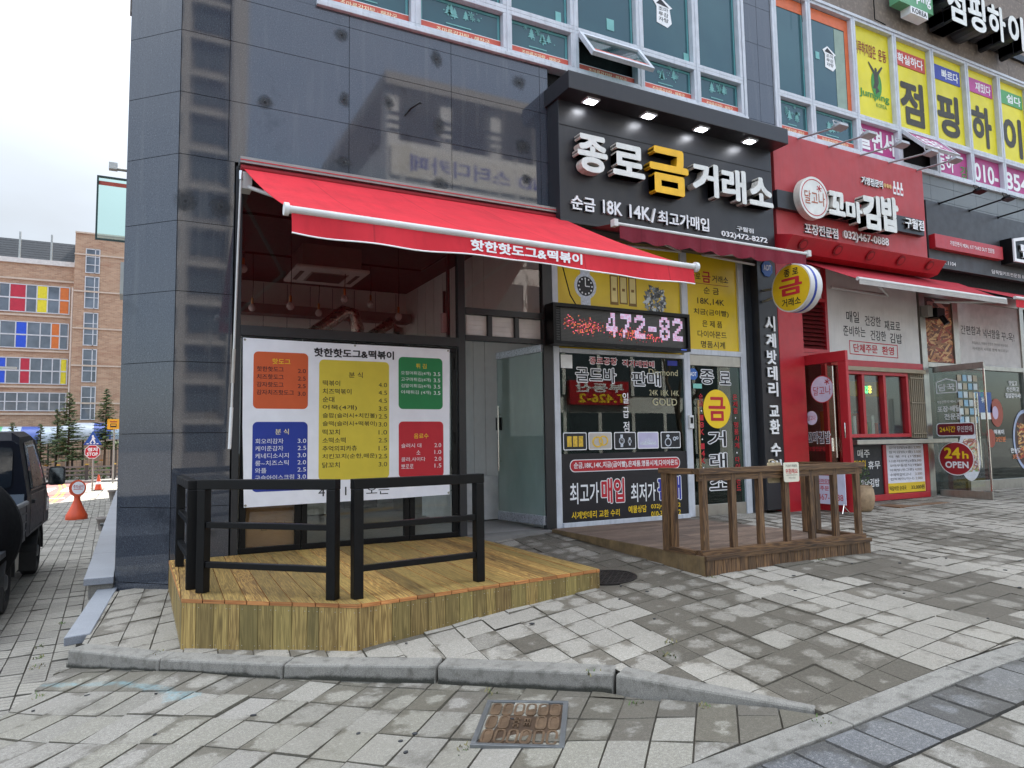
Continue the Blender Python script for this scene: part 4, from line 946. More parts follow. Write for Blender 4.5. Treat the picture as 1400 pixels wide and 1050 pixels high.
def d_tiara(q, x, z):
    for k in range(-5, 6): h = .10 - .012 * abs(k); q.prism(f0, [(x + .026 * k - .012, z - .045), (x + .026 * k + .012, z - .045), (x + .026 * k, z - .045 + h)], -.0225, -.0215, SILV)
    q.box(f0, x - .14, x + .14, z - .06, z - .045, -.0225, -.0212, SILV)
def d_ring(q, x, z): ringp(q, x - .05, z - .03, .06, .014, SILV); q.prism(f0, [(x - .05, z + .03), (x - .085, z + .06), (x - .065, z + .08), (x - .035, z + .08), (x - .015, z + .06)], -.0225, -.021, SILV); ringp(q, x + .07, z + .02, .03, .015, SILV); ringp(q, x + .12, z + .03, .022, .012, SILV)
LIL = M('printed lilac', 'b9b3cf', .5)
photo(5.00, 5.37, DKP, d_bars); photo(5.40, 5.78, M('printed beige', 'b9b1a8', .5), d_rings); photo(5.82, 6.19, DKP, d_2w); photo(6.22, 6.59, LIL, d_tiara); photo(6.63, 6.99, DKP, d_ring)
mb = MB(); mb.box(f0, 4.956, 7.089, .051, .945, -.03, -.018, M('black vinyl panel', '16141a', .45)); bp = mb.build('black_panel', gw)
mb = MB(); mb.rrect(f0, 5.09, 6.96, .70, .865, .075, -.018, -.0165, TXTW); mb.rrect(f0, 5.10, 6.95, .71, .855, .07, -.0165, -.015, M('red vinyl', 'b3222c', .45)); mb.text(f0, '순금,18K,14K,치금(금이빨),은제품,명품시계,다이아몬드', 5.15, 6.92, .735, .83, 0, -.0135, TXTW, .025, thin=True)
mb.text(f0, '최고가', 5.08, 5.54, .28, .56, 0, -.0145, TXTW, .02, thin=True); letter_outline(mb, f0, '매입', 5.58, 5.96, .27, .60, -.0165, TXTR, TXTW, .04, .09)
mb.text(f0, '최저가', 6.07, 6.5, .26, .52, 0, -.0145, TXTW, .02, thin=True); letter_outline(mb, f0, '판매', 6.54, 6.96, .26, .59, -.0165, TXTBL, TXTW, .04, .09)
mb.text(f0, '시계밧데리 교환 수리', 5.10, 5.87, .09, .185, 0, -.0145, TXTY, .015, thin=True); mb.text(f0, '예물상담', 6.02, 6.33, .115, .215, 0, -.0145, TXTY, .02, thin=True); mb.text(f0, '032)472-8272', 6.41, 6.94, .14, .215, 0, -.0145, TXTY, .015, thin=True); mb.text(f0, '010-3848-8272', 6.41, 6.94, .045, .118, 0, -.0145, TXTY, .015, thin=True)
mb.build('lettering', gw)
# yellow film above
mb = MB(); mb.box(f0, 4.956, 7.09, 2.346, 3.95, -.06, -.04, YELLOW); yp = mb.build('yellow_panel', BL)
mb = MB(); d_watch(mb, 5.42, 3.22, 3.6, -.04); mb.build('watch_picture', yp)
mb = MB()
for k in range(3):
    mb.box(f0, 5.83 + .16 * k, 5.97 + .16 * k, 3.0 + .02 * (k % 2), 3.42, -.04, -.037, M('printed bar brown', '7d5a1c', .5)); mb.box(f0, 5.85 + .16 * k, 5.95 + .16 * k, 3.04, 3.40, -.037, -.036, M('printed bar cream', 'd8c27c', .4)); mb.box(f0, 5.875 + .16 * k, 5.925 + .16 * k, 3.2, 3.24, -.036, -.0352, M('printed bar brown', '7d5a1c', .5))
mb.build('bar_picture', yp)
mb = MB(); q = random.Random(3)
for k in range(130):
    a = q.uniform(0, 6.28); r = .2 * math.sqrt(q.random()); x, z = 6.62 + r * math.cos(a), 3.13 + r * math.sin(a); s = q.uniform(.02, .05); b = q.uniform(0, 6.28); g = q.choice(('4a4e52', '8d9398', 'c9ced2', '2d3034', '6f7579'))
    mb.prism(f0, [(x + s * math.cos(b + 2.1 * j), z + s * math.sin(b + 2.1 * j)) for j in range(3)], -.04, -.0385 + .00002 * k, M('gem ' + g, g, .35))
mb.build('diamond_picture', yp)
mb = MB(); mb.box(f0, 7.206, 8.229, 2.441, 3.95, -.06, -.035, YELLOW); yp = mb.build('yellow_panel', BL)
mb = MB()
mb.text(f0, '종로', 7.30, 7.50, 3.50, 3.61, 0, -.032, TXTB, .01, thin=True); mb.text(f0, '금', 7.53, 7.70, 3.47, 3.64, 0, -.032, TXTR, .03, thin=True); mb.text(f0, '거래소', 7.73, 8.06, 3.49, 3.60, 0, -.032, TXTB, .01, thin=True)
mb.box(f0, 7.3, 8.06, 3.445, 3.452, -.035, -.0325, TXTBR)
for tx, z, a0, a1 in (('순 금', 3.30, 7.55, 7.86), ('18K,14K', 3.125, 7.42, 7.96), ('치금(금이빨)', 2.96, 7.34, 8.04), ('은 제 품', 2.79, 7.5, 7.9), ('다이아몬드', 2.63, 7.4, 7.98), ('명품시계', 2.475, 7.46, 7.94)): mb.text(f0, tx, a0, a1, z, z + .105, 0, -.032, TXTB, .012, thin=True)
mb.build('lettering', yp)
mb = MB(); glass_box(mb, 7.215, 8.22, .03, 2.3, Glass('deep green glass', (.45, .60, .53), 1.45), -.035); gd2 = mb.build('glass_door', BL)
mb = MB(); mb.box(f0, 7.21, 8.225, 2.2, 2.36, -.06, -.015, STEEL); mb.build('door_rail', gd2, bevel=.004); mb = MB(); mb.box(f0, 7.21, 8.225, -.02, .16, -.06, -.015, STEEL); mb.build('door_rail', gd2, bevel=.004)
mb = MB(); mb.tube([f0.p(7.31, .35, .02), f0.p(7.31, 1.68, .02)], .017, M('brass tube', 'a58a62', .3, .9), 10); mb.tube([f0.p(7.31, .45, .02), f0.p(7.31, .45, -.03)], .01, STEEL, 6); mb.tube([f0.p(7.31, 1.6, .02), f0.p(7.31, 1.6, -.03)], .01, STEEL, 6); mb.build('handle', gd2)
mb = MB()
for tx, a0, a1, b0, b1 in (('종', 7.42, 7.68, 1.93, 2.14), ('로', 7.8, 8.02, 1.93, 2.12), ('거', 7.52, 7.88, 1.0, 1.23), ('래', 7.54, 7.88, .68, .9), ('소', 7.52, 7.95, .36, .60)): letter_outline(mb, f0, tx, a0, a1, b0, b1, -.03, TXTB, TXTW, .02, .075)
mb.ell(f0, 7.72, 1.56, .27, .29, -.03, -.027, TXTY, 40); mb.text(f0, '금', 7.55, 7.89, 1.38, 1.74, 0, -.0255, TXTR, .03, thin=True)
for k, tx in enumerate('순금·18K·14K·치금·금이빨'): mb.text(f0, tx, 7.37, 7.45, 1.70 - .105 * k, 1.785 - .105 * k, 0, -.028, TXTR, .02, thin=True) if tx != '·' else mb.ell(f0, 7.41, 1.74 - .105 * k, .012, .012, -.03, -.028, TXTW, 10)
for k, tx in enumerate('은제품·명품시계·다이아몬드'): mb.text(f0, tx, 8.05, 8.14, 1.70 - .105 * k, 1.785 - .105 * k, 0, -.028, TXTR, .02, thin=True) if tx != '·' else mb.ell(f0, 8.09, 1.74 - .105 * k, .012, .012, -.03, -.028, TXTW, 10)
mb.build('lettering', gd2)
mb = MB(); mb.prism(f0, [(7.28 + .09 * math.cos(math.pi * (k + .5) / 4), 2.07 + .09 * math.sin(math.pi * (k + .5) / 4)) for k in range(8)], -.03, -.027, M('alarm blue', '2f5fa8', .5)); mb.text(f0, 'ADT', 7.22, 7.34, 2.04, 2.10, 0, -.025, TXTW, .02, thin=True); mb.box(f0, 7.27, 7.44, 1.86, 1.93, -.03, -.028, M('mint note', '7fc2b4', .6)); mb.build('alarm_sticker', gd2)
mb = MB(); mb.box(f0, 7.12, 7.2, 1.27, 1.46, 0, .04, M('white keypad', 'd2d2d0', .5)); mb.box(f0, 7.135, 7.185, 1.34, 1.43, .04, .045, BLACK); mb.build('keypad', BL, bevel=.004)

# ---- gimbap front
RF = FAC(0)
mb = MB(); mb.box(f0, 8.90, 9.46, -.05, 4.15, -.1, .15, RED); mb.build('red_pilaster', BL, bevel=.01)
mb = MB(); mb.frame(f0, 9.47, 10.22, 2.50, 4.0, .06, -.08, .03, RED); mb.box(f0, 9.52, 10.16, 3.36, 3.42, -.06, .03, RED); mb.box(f0, 9.53, 10.16, 3.42, 3.94, -.05, -.03, OFFW)
for k in range(11): mb.prism(Fr((9.53, 0, 0), (0, -1, 0), (0, 0, 1), (1, 0, 0)), [(-.04, 2.57 + .07 * k), (.02, 2.56 + .07 * k), (-.03, 2.625 + .07 * k)], 0, .63, M('dark red louvre', '5e1416', .5))
mb.build('louvre_vent', BL)
mb = MB(); mb.box(f0, 10.24, 12.70, 2.42, 3.95, -.1, -.0, OFFW); wb = mb.build('white_board', BL)
mb = MB()
for tx, a0, a1, b0, b1 in (('매일', 10.72, 11.05, 3.07, 3.27), ('건강한', 11.2, 11.63, 3.04, 3.22), ('재료로', 11.73, 12.17, 2.99, 3.17), ('준비하는', 10.62, 11.2, 2.83, 3.01), ('건강한', 11.33, 11.75, 2.79, 2.97), ('김밥', 11.86, 12.2, 2.77, 2.95)): mb.text(f0, tx, a0, a1, b0, b1, 0, .003, TXTB, .012, thin=True)
o = [(10.76, 2.52), (12.06, 2.50), (12.06, 2.74), (10.76, 2.76)]; i_ = [(10.775, 2.535), (12.045, 2.515), (12.045, 2.725), (10.775, 2.745)]; mb.ring(f0, o, i_, 0, .003, TXTR)
mb.text(f0, '단체주문', 10.86, 11.5, 2.56, 2.71, 0, .003, TXTR, .025, thin=True); mb.text(f0, '환영', 11.62, 11.95, 2.55, 2.7, 0, .003, TXTR, .025, thin=True); mb.build('lettering', wb)
mb = MB(); mb.box(f0, 10.24, 12.72, 2.31, 2.42, -.1, .03, RED); mb.box(f0, 10.5, 12.75, 2.24, 2.31, -.1, .06, M('beige awning rail', '9c8f78', .6)); mb.box(f0, 10.5, 12.72, .02, .12, -.1, .02, RED); mb.box(f0, 10.5, 10.70, .12, .97, -.1, .015, RED); mb.box(f0, 12.62, 12.74, .12, .97, -.1, .015, RED); mb.box(f0, 11.47, 11.56, .12, .97, -.1, .015, RED); mb.box(f0, 10.4, 12.75, -.12, .02, -.1, .01, M('dark base', '2a2c30', .6)); mb.build('red_frame', BL, bevel=.004)
mb = MB(); mb.frame(f0, 10.55, 12.28, 1.10, 2.24, .06, -.1, .02, RED)
for x in (11.05, 11.62): mb.box(f0, x - .035, x + .035, 1.16, 2.18, -.09, .015, RED)
rw = mb.build('serving_window', BL, bevel=.004)
mb = MB(); glass_box(mb, 10.60, 12.24, 1.15, 2.19, Glass('kitchen window glass', (.85, .9, .9), 1.5), -.05); mb.build('pane', rw)
mb = MB(); glass_box(mb, 12.28, 12.36, 1.1, 2.24, BLACKIN); 
for k in range(14): mb.box(f0, 12.36 + .028 * k, 12.383 + .028 * k, 1.08, 2.24, -.06, -.02 + .02 * (k % 2), M('beige folding shutter', '8c7f6a', .6, dirt=.3))
for z in (1.15, 1.7, 2.15): mb.box(f0, 12.36, 12.75, z, z + .02, -.02, .012, M('beige folding shutter', '8c7f6a', .6, dirt=.3))
mb.build('shutter', rw)
mb = MB(); mb.box(f0, 11.1, 11.45, 1.85, 2.02, -.14, -.11, BLACKIN); mb.text(f0, '영', 11.13, 11.22, 1.87, 2.0, 0, -.105, Emit('neon red', 'ff5a3a', 1.2), .02, thin=True); mb.text(f0, '업', 11.23, 11.32, 1.87, 2.0, 0, -.105, Emit('neon green', '5aff8a', 1.0), .02, thin=True); mb.text(f0, '중', 11.33, 11.43, 1.87, 2.0, 0, -.105, Emit('neon yellow', 'ffe25a', 1.0), .02, thin=True)
mb.build('open_sign', label='small lit red green yellow neon sign behind the red serving window', cat='neon sign')
mb = MB(); mb.box(f0, 10.45, 13.22, .985, 1.06, -.05, .28, STEEL); mb.build('counter_shelf', BL, bevel=.005)
mb = MB(); mb.box(f0, 10.70, 11.47, .12, .97, -.05, -.01, DKP); bb_ = mb.build('black_notice', BL)
mb = MB(); mb.text(f0, '매주', 10.82, 11.14, .76, .9, 0, -.006, TXTW, .02, thin=True); mb.text(f0, '일요일', 10.72, 11.02, .58, .72, 0, -.006, TXTY, .02, thin=True); mb.text(f0, '휴무', 11.08, 11.4, .56, .70, 0, -.006, TXTW, .02, thin=True); mb.text(f0, '꼬마김밥', 10.85, 11.35, .26, .4, 0, -.006, TXTW, .02, thin=True); mb.build('lettering', bb_)
mb = MB(); mb.box(f0, 11.56, 12.62, .13, .965, -.05, 0, M('menu white', 'dcdce4', .5)); mb.box(f0, 11.57, 12.61, .13, .30, 0, .003, YELLOW); me_ = mb.build('menu_board', BL)
mb = MB()
for k, (a, b) in enumerate((('꼬마김밥(8줄)', '3,000'), ('참치김밥(1줄)', '3,500'), ('떡 볶 이 (1인)', '3,500'), ('나혼자라면(3종)', '3,500'), ('꼬마우동정식(1인)', '7,000'), ('어묵탕(한그릇)', '4,000'), ('수제떡갈비고나', '3,500'), ('컵떡볶이(미니)', '2,000'))):
    z = .885 - .078 * k; mb.text(f0, a, 11.64, 11.70 + .075 * len(a), z, z + .052, 0, .003, TXTB, .005, thin=True); mb.text(f0, b, 12.34, 12.54, z, z + .048, 0, .003, M('printed bar brown', '7d5a1c', .5), .005, thin=True)
mb.text(f0, '떡갈비맛 순대국', 11.60, 12.06, .17, .25, 0, .0055, TXTB, .02, thin=True); mb.text(f0, '33,000원', 12.2, 12.58, .17, .25, 0, .0055, TXTB, .02, thin=True); mb.build('lettering', me_)
# open red door, folded out square to the wall
mb = MB(); mb.frame(f0, 9.46, 10.50, -.05, 2.50, .07, -.1, .02, RED); mb.build('door_frame', BL, bevel=.004)
mb = MB(); glass_box(mb, 10.16, 10.44, 0, 2.43, GL_DARK); mb.box(f0, 10.12, 10.17, 0, 2.43, -.08, 0, RED); mb.build('side_light', BL)
ld = Fr((9.50, 0, 0), (0, -1, 0), (0, 0, 1), (-1, 0, 0))
mb = MB(); mb.box(ld, .02, .88, 2.26, 2.42, -.03, .03, RED); mb.box(ld, .74, .88, -.01, 2.26, -.03, .03, RED); mb.box(ld, .02, .09, -.01, 2.26, -.03, .03, RED); mb.box(ld, .09, .74, -.01, .10, -.03, .03, RED); rd = mb.build('red_door', BL, bevel=.006)
mb = MB(); mb.box(ld, .09, .74, .10, 2.26, -.006, .004, Glass('brown door glass', (.78, .68, .6), 1.5)); mb.build('pane', rd)
mb = MB(); mb.tube([ld.p(.66, .8, .05), ld.p(.66, 2.2, .05)], .013, CHROME, 8); mb.tube([ld.p(.60, .9, .06), ld.p(.60, 1.1, .06)], .03, CHROME, 10); mb.tube([ld.p(.81, 1.1, .035), ld.p(.83, 1.2, .06), ld.p(.81, 1.32, .035)], .012, CHROME, 8); mb.build('handle', rd)
mb = MB(); mb.ell(ld, .42, 1.86, .215, .215, .006, .009, TXTR, 36); mb.ell(ld, .42, 1.86, .202, .202, .009, .0105, M('lilac white', 'd6cfe0', .5), 36); mb.text(ld, '달고나', .26, .58, 1.77, 1.91, 0, .012, TXTR, .0, thin=True); star(mb, ld, .52, 1.97, .05, TXTR, .0115)
mb.ell(ld, .20, 1.42, .105, .11, .006, .009, M('lilac white', 'd6cfe0', .5), 30); mb.text(ld, '달고나', .125, .275, 1.38, 1.46, 0, .011, TXTR, .0, thin=True); letter_outline(mb, ld, '꼬마김밥', .10, .52, 1.02, 1.2, .006, TXTB, TXTW, .02, .06); mb.text(ld, '포장전문점', .12, .42, .9, .97, 0, .009, TXTR, .01, thin=True); mb.build('stickers', rd)
mb = MB()
mb.box(WLD, 8.95, 12.78, .11, 3.4, -.06, -.03, M('brown floor', '4b3f33', .5)); mb.box(WLD, 8.95, 12.78, 3.3, 3.4, -.03, 3.9, M('kitchen wall', 'a39c92', .7)); mb.box(WLD, 8.95, 9.0, .1, 3.3, -.03, 3.9, WALLIN); mb.box(WLD, 12.72, 12.78, .1, 3.3, -.03, 3.9, WALLIN); mb.box(WLD, 8.95, 12.78, .11, 3.4, 2.9, 3.95, CEILIN)
mb.box(WLD, 10.7, 12.5, 1.2, 1.8, 0, 1.15, STEEL); q = random.Random(15)
for k in range(16): x_ = 10.62 + .1 * k; h_ = q.uniform(.12, .42); mb.box(WLD, x_, x_ + .075, .42, .55, 1.16, 1.16 + h_, M('added bright box ' + str(k % 5), ('d0a030', '4a7a50', 'c8c4b8', 'a03a30', '6a7a90')[k % 5], .5))  # coloured boxes added behind the glass to liven the dark serving window
mb.box(WLD, 10.6, 12.3, .4, .6, 1.12, 1.16, STEEL); mb.box(WLD, 10.6, 12.3, .5, .56, 1.85, 2.12, M('added yellow strip', 'c8a03a', .5)); mb.box(WLD, 10.8, 11.6, 3.0, 3.28, 1.2, 2.6, M('fridge yellow', 'b89a30', .5)); mb.box(WLD, 11.8, 12.4, 2.7, 3.2, 0, 1.9, STEEL); mb.build('interior', BL)  # yellow strip behind the glass added to stand for reflected signage
t = thing('plant_pot', 'round tan stone plant pot with small leafy shrub outside the red shop', 'plant pot', (10.0, -.6, -.03))
mb = MB(); mb.lathe((10.0, -.6, -.03), [(.15, 0), (.19, .05), (.215, .2), (.20, .33), (.18, .37), (.19, .39), (.165, .39), (.15, .34)], M('tan stone pot', '9a8366', .75, var=.3, scale=14, bump=.2), 24); mb.build('pot', t)
mb = MB(); q = random.Random(5); LEAF = M('shrub leaf', (.05, .085, .025), .55, var=.5, scale=30)
for k in range(160):
    a = q.uniform(0, 6.28); r = .17 * math.sqrt(q.random()); p = Vector((10 + r * math.cos(a), -.6 + r * math.sin(a), .37 + q.uniform(0, .26))); d = Vector((q.gauss(0, 1), q.gauss(0, 1), q.gauss(.4, .6))).normalized(); s = d.cross(Vector((q.gauss(0, 1), q.gauss(0, 1), q.gauss(0, 1)))).normalized()
    mb.face([p, p + d * .03 + s * .013, p + d * .06, p + d * .03 - s * .013], LEAF)
mb.build('foliage', t)
t = thing('standing_board', 'white standing notice board with red numbers on metal legs against the open red door', 'notice board', (9.38, -.48, 0))
bf = Fr((9.36, 0, 0), (0, -1, 0), (0, 0, 1), (-1, 0, 0))
mb = MB(); mb.box(bf, .10, .84, .10, .60, -.012, .0, M('lilac board', 'c9cadb', .5)); mb.build('board', t)
mb = MB(); mb.text(bf, '032-467-0888', .14, .80, .16, .25, 0, .003, TXTR, .0, thin=True); mb.text(bf, '주문', .4, .56, .30, .37, 0, .003, TXTR, .02, thin=True); mb.text(bf, '꼬마김밥', .36, .6, .42, .48, 0, .003, TXTR, .02, thin=True); mb.ring(bf, [(.33, .40), (.63, .40), (.63, .54), (.33, .54)], [(.34, .41), (.62, .41), (.62, .53), (.34, .53)], 0, .002, TXTR); mb.build('lettering', t)
for a, b in ((.76, -.10), (.80, .12), (.18, -.10)):
    mb = MB(); mb.tube([bf.p(a, .12, -.01), bf.p(a + .06 * (1 if a > .5 else -1), -.02, b)], .010, CHROME, 6); mb.build('leg', t)
mb = MB(); mb.box(WLD, 10.75, 12.6, -.75, -.15, -.022, -.004, M('brown door mat', '6e5138', .95, var=.3, scale=8)); mb.build('door_mat', label='flat brown mat lying below the menu board of the red shop', cat='mat')

# ---- meal kit shop front
mb = MB()
for a0, a1, b0, b1 in ((12.76, 12.92, -.1, 3.9), (13.78, 13.95, 2.45, 3.9), (16.1, 16.25, -.05, 3.9)): mb.box(f0, a0, a1, b0, b1, -.1, .01, STEEL)
mb.box(f0, 12.92, 17.5, 2.38, 2.47, -.1, .012, STEEL); mb.box(f0, 14.0, 17.5, -.05, .25, -.1, .01, STEEL); mb.box(f0, 12.92, 17.5, 3.7, 3.9, -.1, .0, STEEL); mb.build('steel_frame', BL, bevel=.004)
mb = MB(); glass_box(mb, 12.92, 17.5, .0, 2.38, GL_DARK); mw = mb.build('shop_window', BL)
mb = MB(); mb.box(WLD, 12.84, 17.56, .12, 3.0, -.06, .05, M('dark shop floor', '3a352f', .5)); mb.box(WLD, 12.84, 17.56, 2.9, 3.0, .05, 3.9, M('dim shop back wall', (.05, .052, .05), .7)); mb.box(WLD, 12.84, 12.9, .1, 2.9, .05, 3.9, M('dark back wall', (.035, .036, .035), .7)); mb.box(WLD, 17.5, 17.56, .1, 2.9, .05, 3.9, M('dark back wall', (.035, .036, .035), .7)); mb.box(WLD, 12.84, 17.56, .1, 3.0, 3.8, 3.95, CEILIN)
mb.box(WLD, 14.3, 14.6, 2.3, 2.9, .05, 2.1, M('white fridge', 'b4bcc0', .4)); mb.box(WLD, 15.2, 17.3, 2.2, 2.9, .05, 1.9, M('freezer blue', '5a7ca0', .4)); mb.build('interior', BL)
def noodle(q, fr, a0, a1, b0, b1, d, seed, cols, n=240, s=.06):
    g = random.Random(seed)
    for k in range(n):
        x, z = g.uniform(a0, a1), g.uniform(b0, b1); an = g.uniform(-.6, .9); L = g.uniform(.5, 1.6) * s; w = g.uniform(.12, .3) * s; c = g.choice(cols)
        pts = [(x + L * u * math.cos(an) - w * v * math.sin(an), z + L * u * math.sin(an) + w * v * math.cos(an)) for u, v in ((-1, -.6), (0, -1), (1, -.5), (1, .5), (0, 1), (-1, .6))]
        pts = [(min(a1, max(a0, x_)), min(b1, max(b0, z_))) for x_, z_ in pts]
        q.prism(fr, pts, d, d + .001 + .00003 * k, M('food ' + c, c, .5, var=.2, scale=40))
mb = MB(); mb.box(f0, 12.925, 13.775, 2.475, 3.69, -.05, -.02, M('food 5a2e1c', '5a2e1c', .5)); fp = mb.build('food_poster', BL)
mb = MB(); noodle(mb, f0, 12.93, 13.77, 2.48, 3.35, -.02, 4, ('b07848', '8a5a34', 'c89a66', '6a3a22', '94402a'), 260, .10); noodle(mb, f0, 12.95, 13.7, 3.2, 3.68, -.02, 5, ('7a2c1e', '9a4a30', '4a1c14', 'b8746a'), 60, .16); mb.build('food_picture', fp)
mb = MB(); mb.box(f0, 13.955, 16.10, 2.475, 3.695, -.05, -.02, M('pale banner', 'c4c1be', .6)); bn = mb.build('pale_panel', BL)
mb = MB()
for tx, a0, a1, b0, b1 in (('간편함과', 14.06, 14.72, 3.06, 3.24), ('넉넉함을', 14.8, 15.38, 3.03, 3.21), ('꾸-욱!', 15.44, 15.9, 3.0, 3.18)): mb.text(f0, tx, a0, a1, b0, b1, 0, -.017, TXTB, .0, thin=True)
for z, tx in ((2.88, '푸짐하고, 가정의 든든한 한끼의 여유로운'), (2.77, '저녁한끼 시작을 함께 해드려요!')): mb.text(f0, tx, 14.4, 15.65, z, z + .06, 0, -.017, M('grey lettering', '77726c', .6), 0, thin=True)
mb.build('lettering', bn)
mb = MB(); q = random.Random(8)
mb.ell(f0, 16.3 - .2, 1.0, .48, .62, -.034, -.031, M('pale bowl', '9aa6c0', .4), 40); mb.ell(f0, 16.1, 1.0, .42, .55, -.031, -.029, M('food 3a2018', '3a2018', .5), 40); noodle(mb, f0, 15.78, 16.4, .65, 1.35, -.029, 9, ('c08a4a', '8a4a24', '5a2a18', 'd0b070', 'a83a20'), 120, .09)
mb.ell(f0, 15.1, 1.55, .22, .28, -.034, -.031, M('food 94402a', '94402a', .5), 30); mb.ell(f0, 15.05, 1.55, .10, .13, -.031, -.029, M('food 2a1a2a', 'b8a8c0', .5), 24); mb.ell(f0, 14.85, 1.05, .14, .18, -.034, -.031, M('food 94402a', '94402a', .5), 30)
mb.box(f0, 14.5, 14.95, 1.55, 1.95, -.034, -.031, M('blue poster', '2b4d8e', .5)); mb.box(f0, 14.55, 14.9, 1.42, 1.55, -.034, -.031, WHITE); star(mb, f0, 14.65, 1.8, .06, TXTW, -.0305)
for tx, a0, a1, z, m in (('맛있고', 15.6, 15.9, 2.1, TXTW), ('신선하고', 15.5, 15.95, 1.98, TXTW), ('집밥같아서!', 15.45, 16.0, 1.85, TXTW), ('만능맛집', 15.5, 15.95, .75, TXTW), ('3인분', 15.55, 15.9, .63, M('orange text', 'd8702a', .5)), ('떡볶이', 14.95, 15.3, 1.12, TXTW), ('2인분', 15.0, 15.35, .98, M('orange text', 'd8702a', .5))): mb.text(f0, tx, a0, a1, z, z + .10, 0, -.028, m, .02, thin=True)
mb.build('window_stickers', mw)
lf = Fr((13.03, 0, 0), (0, -1, 0), (0, 0, 1), (-1, 0, 0))
mb = MB(); mb.box(lf, .02, .90, .10, 2.30, -.006, .006, GL_DOOR); ld2 = mb.build('glass_door', BL)
mb = MB(); mb.box(lf, .02, .92, 2.27, 2.38, -.022, .022, STEEL); mb.build('door_rail', ld2, bevel=.004); mb = MB(); mb.box(lf, .02, .92, .0, .14, -.022, .022, STEEL); mb.box(lf, .89, .92, .14, 2.27, -.012, .012, CHROME); mb.build('door_rail', ld2, bevel=.004)
for s in (-1, 1):
    mb = MB(); mb.tube([lf.p(.74, .55, s * .045), lf.p(.74, 1.85, s * .045)], .014, CHROME, 8); mb.tube([lf.p(.74, .7, 0), lf.p(.74, .7, s * .045)], .009, CHROME, 6); mb.tube([lf.p(.74, 1.7, 0), lf.p(.74, 1.7, s * .045)], .009, CHROME, 6); mb.build('handle', ld2)
mb = MB(); mb.ell(lf, .34, .70, .31, .30, .007, .010, TXTW, 40); mb.ell(lf, .34, .70, .295, .285, .010, .0115, M('deep red sticker', '9c1f28', .5), 40); mb.text(lf, '24', .13, .42, .70, .90, 0, .013, TXTY, .04, thin=True); mb.text(lf, 'h', .45, .56, .70, .83, 0, .013, TXTY, .03, thin=True); mb.text(lf, 'OPEN', .14, .55, .53, .65, 0, .013, TXTW, .045, thin=True)
mb.rrect(lf, .0 + .02, .70, 1.10, 1.34, .06, .007, .010, TXTW); mb.rrect(lf, .035, .685, 1.115, 1.325, .05, .010, .0115, M('maroon sticker', '6c1a24', .5)); mb.text(lf, '24시간', .08, .36, 1.17, 1.28, 0, .013, TXTY, .02, thin=True); mb.text(lf, '무인판매', .39, .65, 1.17, 1.28, 0, .013, TXTW, .005, thin=True)
mb.text(lf, '담꾹', .10, .40, 1.92, 2.05, 0, .009, TXTW, .02, thin=True); mb.ring(lf, [(.06, 1.88), (.44, 1.88), (.44, 2.09), (.25, 2.15), (.06, 2.09)], [(.075, 1.895), (.425, 1.895), (.425, 2.08), (.25, 2.13), (.075, 2.08)], .007, .009, TXTW)
mb.text(lf, '가정간편식 MEAL KIT', .06, .50, 1.70, 1.75, 0, .009, TXTW, 0, thin=True); mb.text(lf, '포장·배달', .06, .48, 1.54, 1.65, 0, .009, TXTW, .02, thin=True); mb.text(lf, '전문점', .18, .48, 1.40, 1.51, 0, .009, TXTW, .02, thin=True); mb.build('stickers', ld2)
mb = MB(); g = random.Random(2)
for r_ in range(6):
    for c_ in range(4): mb.box(f0, 13.86 + .17 * c_, 13.99 + .17 * c_, 1.35 + .16 * r_, 1.47 + .16 * r_, -.034, -.031, M('tiny card ' + str((r_ + c_) % 3), ('8fb4cc', 'c9ced0', 'b0a088')[(r_ + c_) % 3], .5))
mb.ell(f0, 14.1, .75, .36, .5, -.034, -.031, M('white dish', 'c9c4cc', .5), 36); noodle(mb, f0, 13.83, 14.37, .42, 1.05, -.031, 12, ('c9a070', 'b05038', '7a9a5a', 'd8c8a8', '8a3a2a'), 110, .08); mb.build('door_poster', mw)
# ================================================================== SIGNS, AWNINGS, BANNER (hung on the building: things of their own)
sg = thing('gold_shop_sign', 'large black shop sign with white raised letters, one amber letter and a lit canopy', 'shop sign', (6.75, -.15, 3.97))
mb = MB(); mb.box(f0, 4.83, 8.74, 3.99, 5.80, .02, .30, BLKSIGN); mb.box(f0, 4.825, 8.745, 3.95, 3.99, .02, .31, FRAME); mb.build('backboard', sg, bevel=.006)
mb = MB(); mb.box(f0, 4.84, 8.73, 5.258, 5.270, .301, .303, BLACKIN); mb.build('seam', sg)
mb = MB(); mb.box(f0, 4.80, 8.78, 5.60, 5.84, .0, .62, BLKSIGN); mb.build('canopy', sg, bevel=.008)
LED = Emit('lamp panel', 'f2f6ff', 9.0)
for x in (5.24, 6.20, 7.16, 8.12):
    mb = MB(); mb.box(f0, x - .10, x + .10, 5.575, 5.60, .38, .54, M('lamp housing', 'b8bcc0', .4)); mb.box(f0, x - .07, x + .07, 5.566, 5.576, .41, .51, LED); mb.build('downlight', sg)
for ch_, a0, a1, b0, b1 in (('종', 5.02, 5.50, 4.62, 5.13), ('로', 5.58, 6.12, 4.66, 5.11), ('금', 6.20, 6.90, 4.52, 5.19), ('거', 6.97, 7.47, 4.60, 5.10), ('래', 7.53, 8.02, 4.59, 5.10), ('소', 8.08, 8.58, 4.61, 5.06)):
    y = ch_ == '금'; mb = MB(); mb.text(f0, ch_, a0, a1, b0, b1, .32, .45, YELLET if y else LETTER, .045, side=YELSIDE if y else LETSIDE)
    mb.build('letter', sg, label='amber raised letter' if y else None)
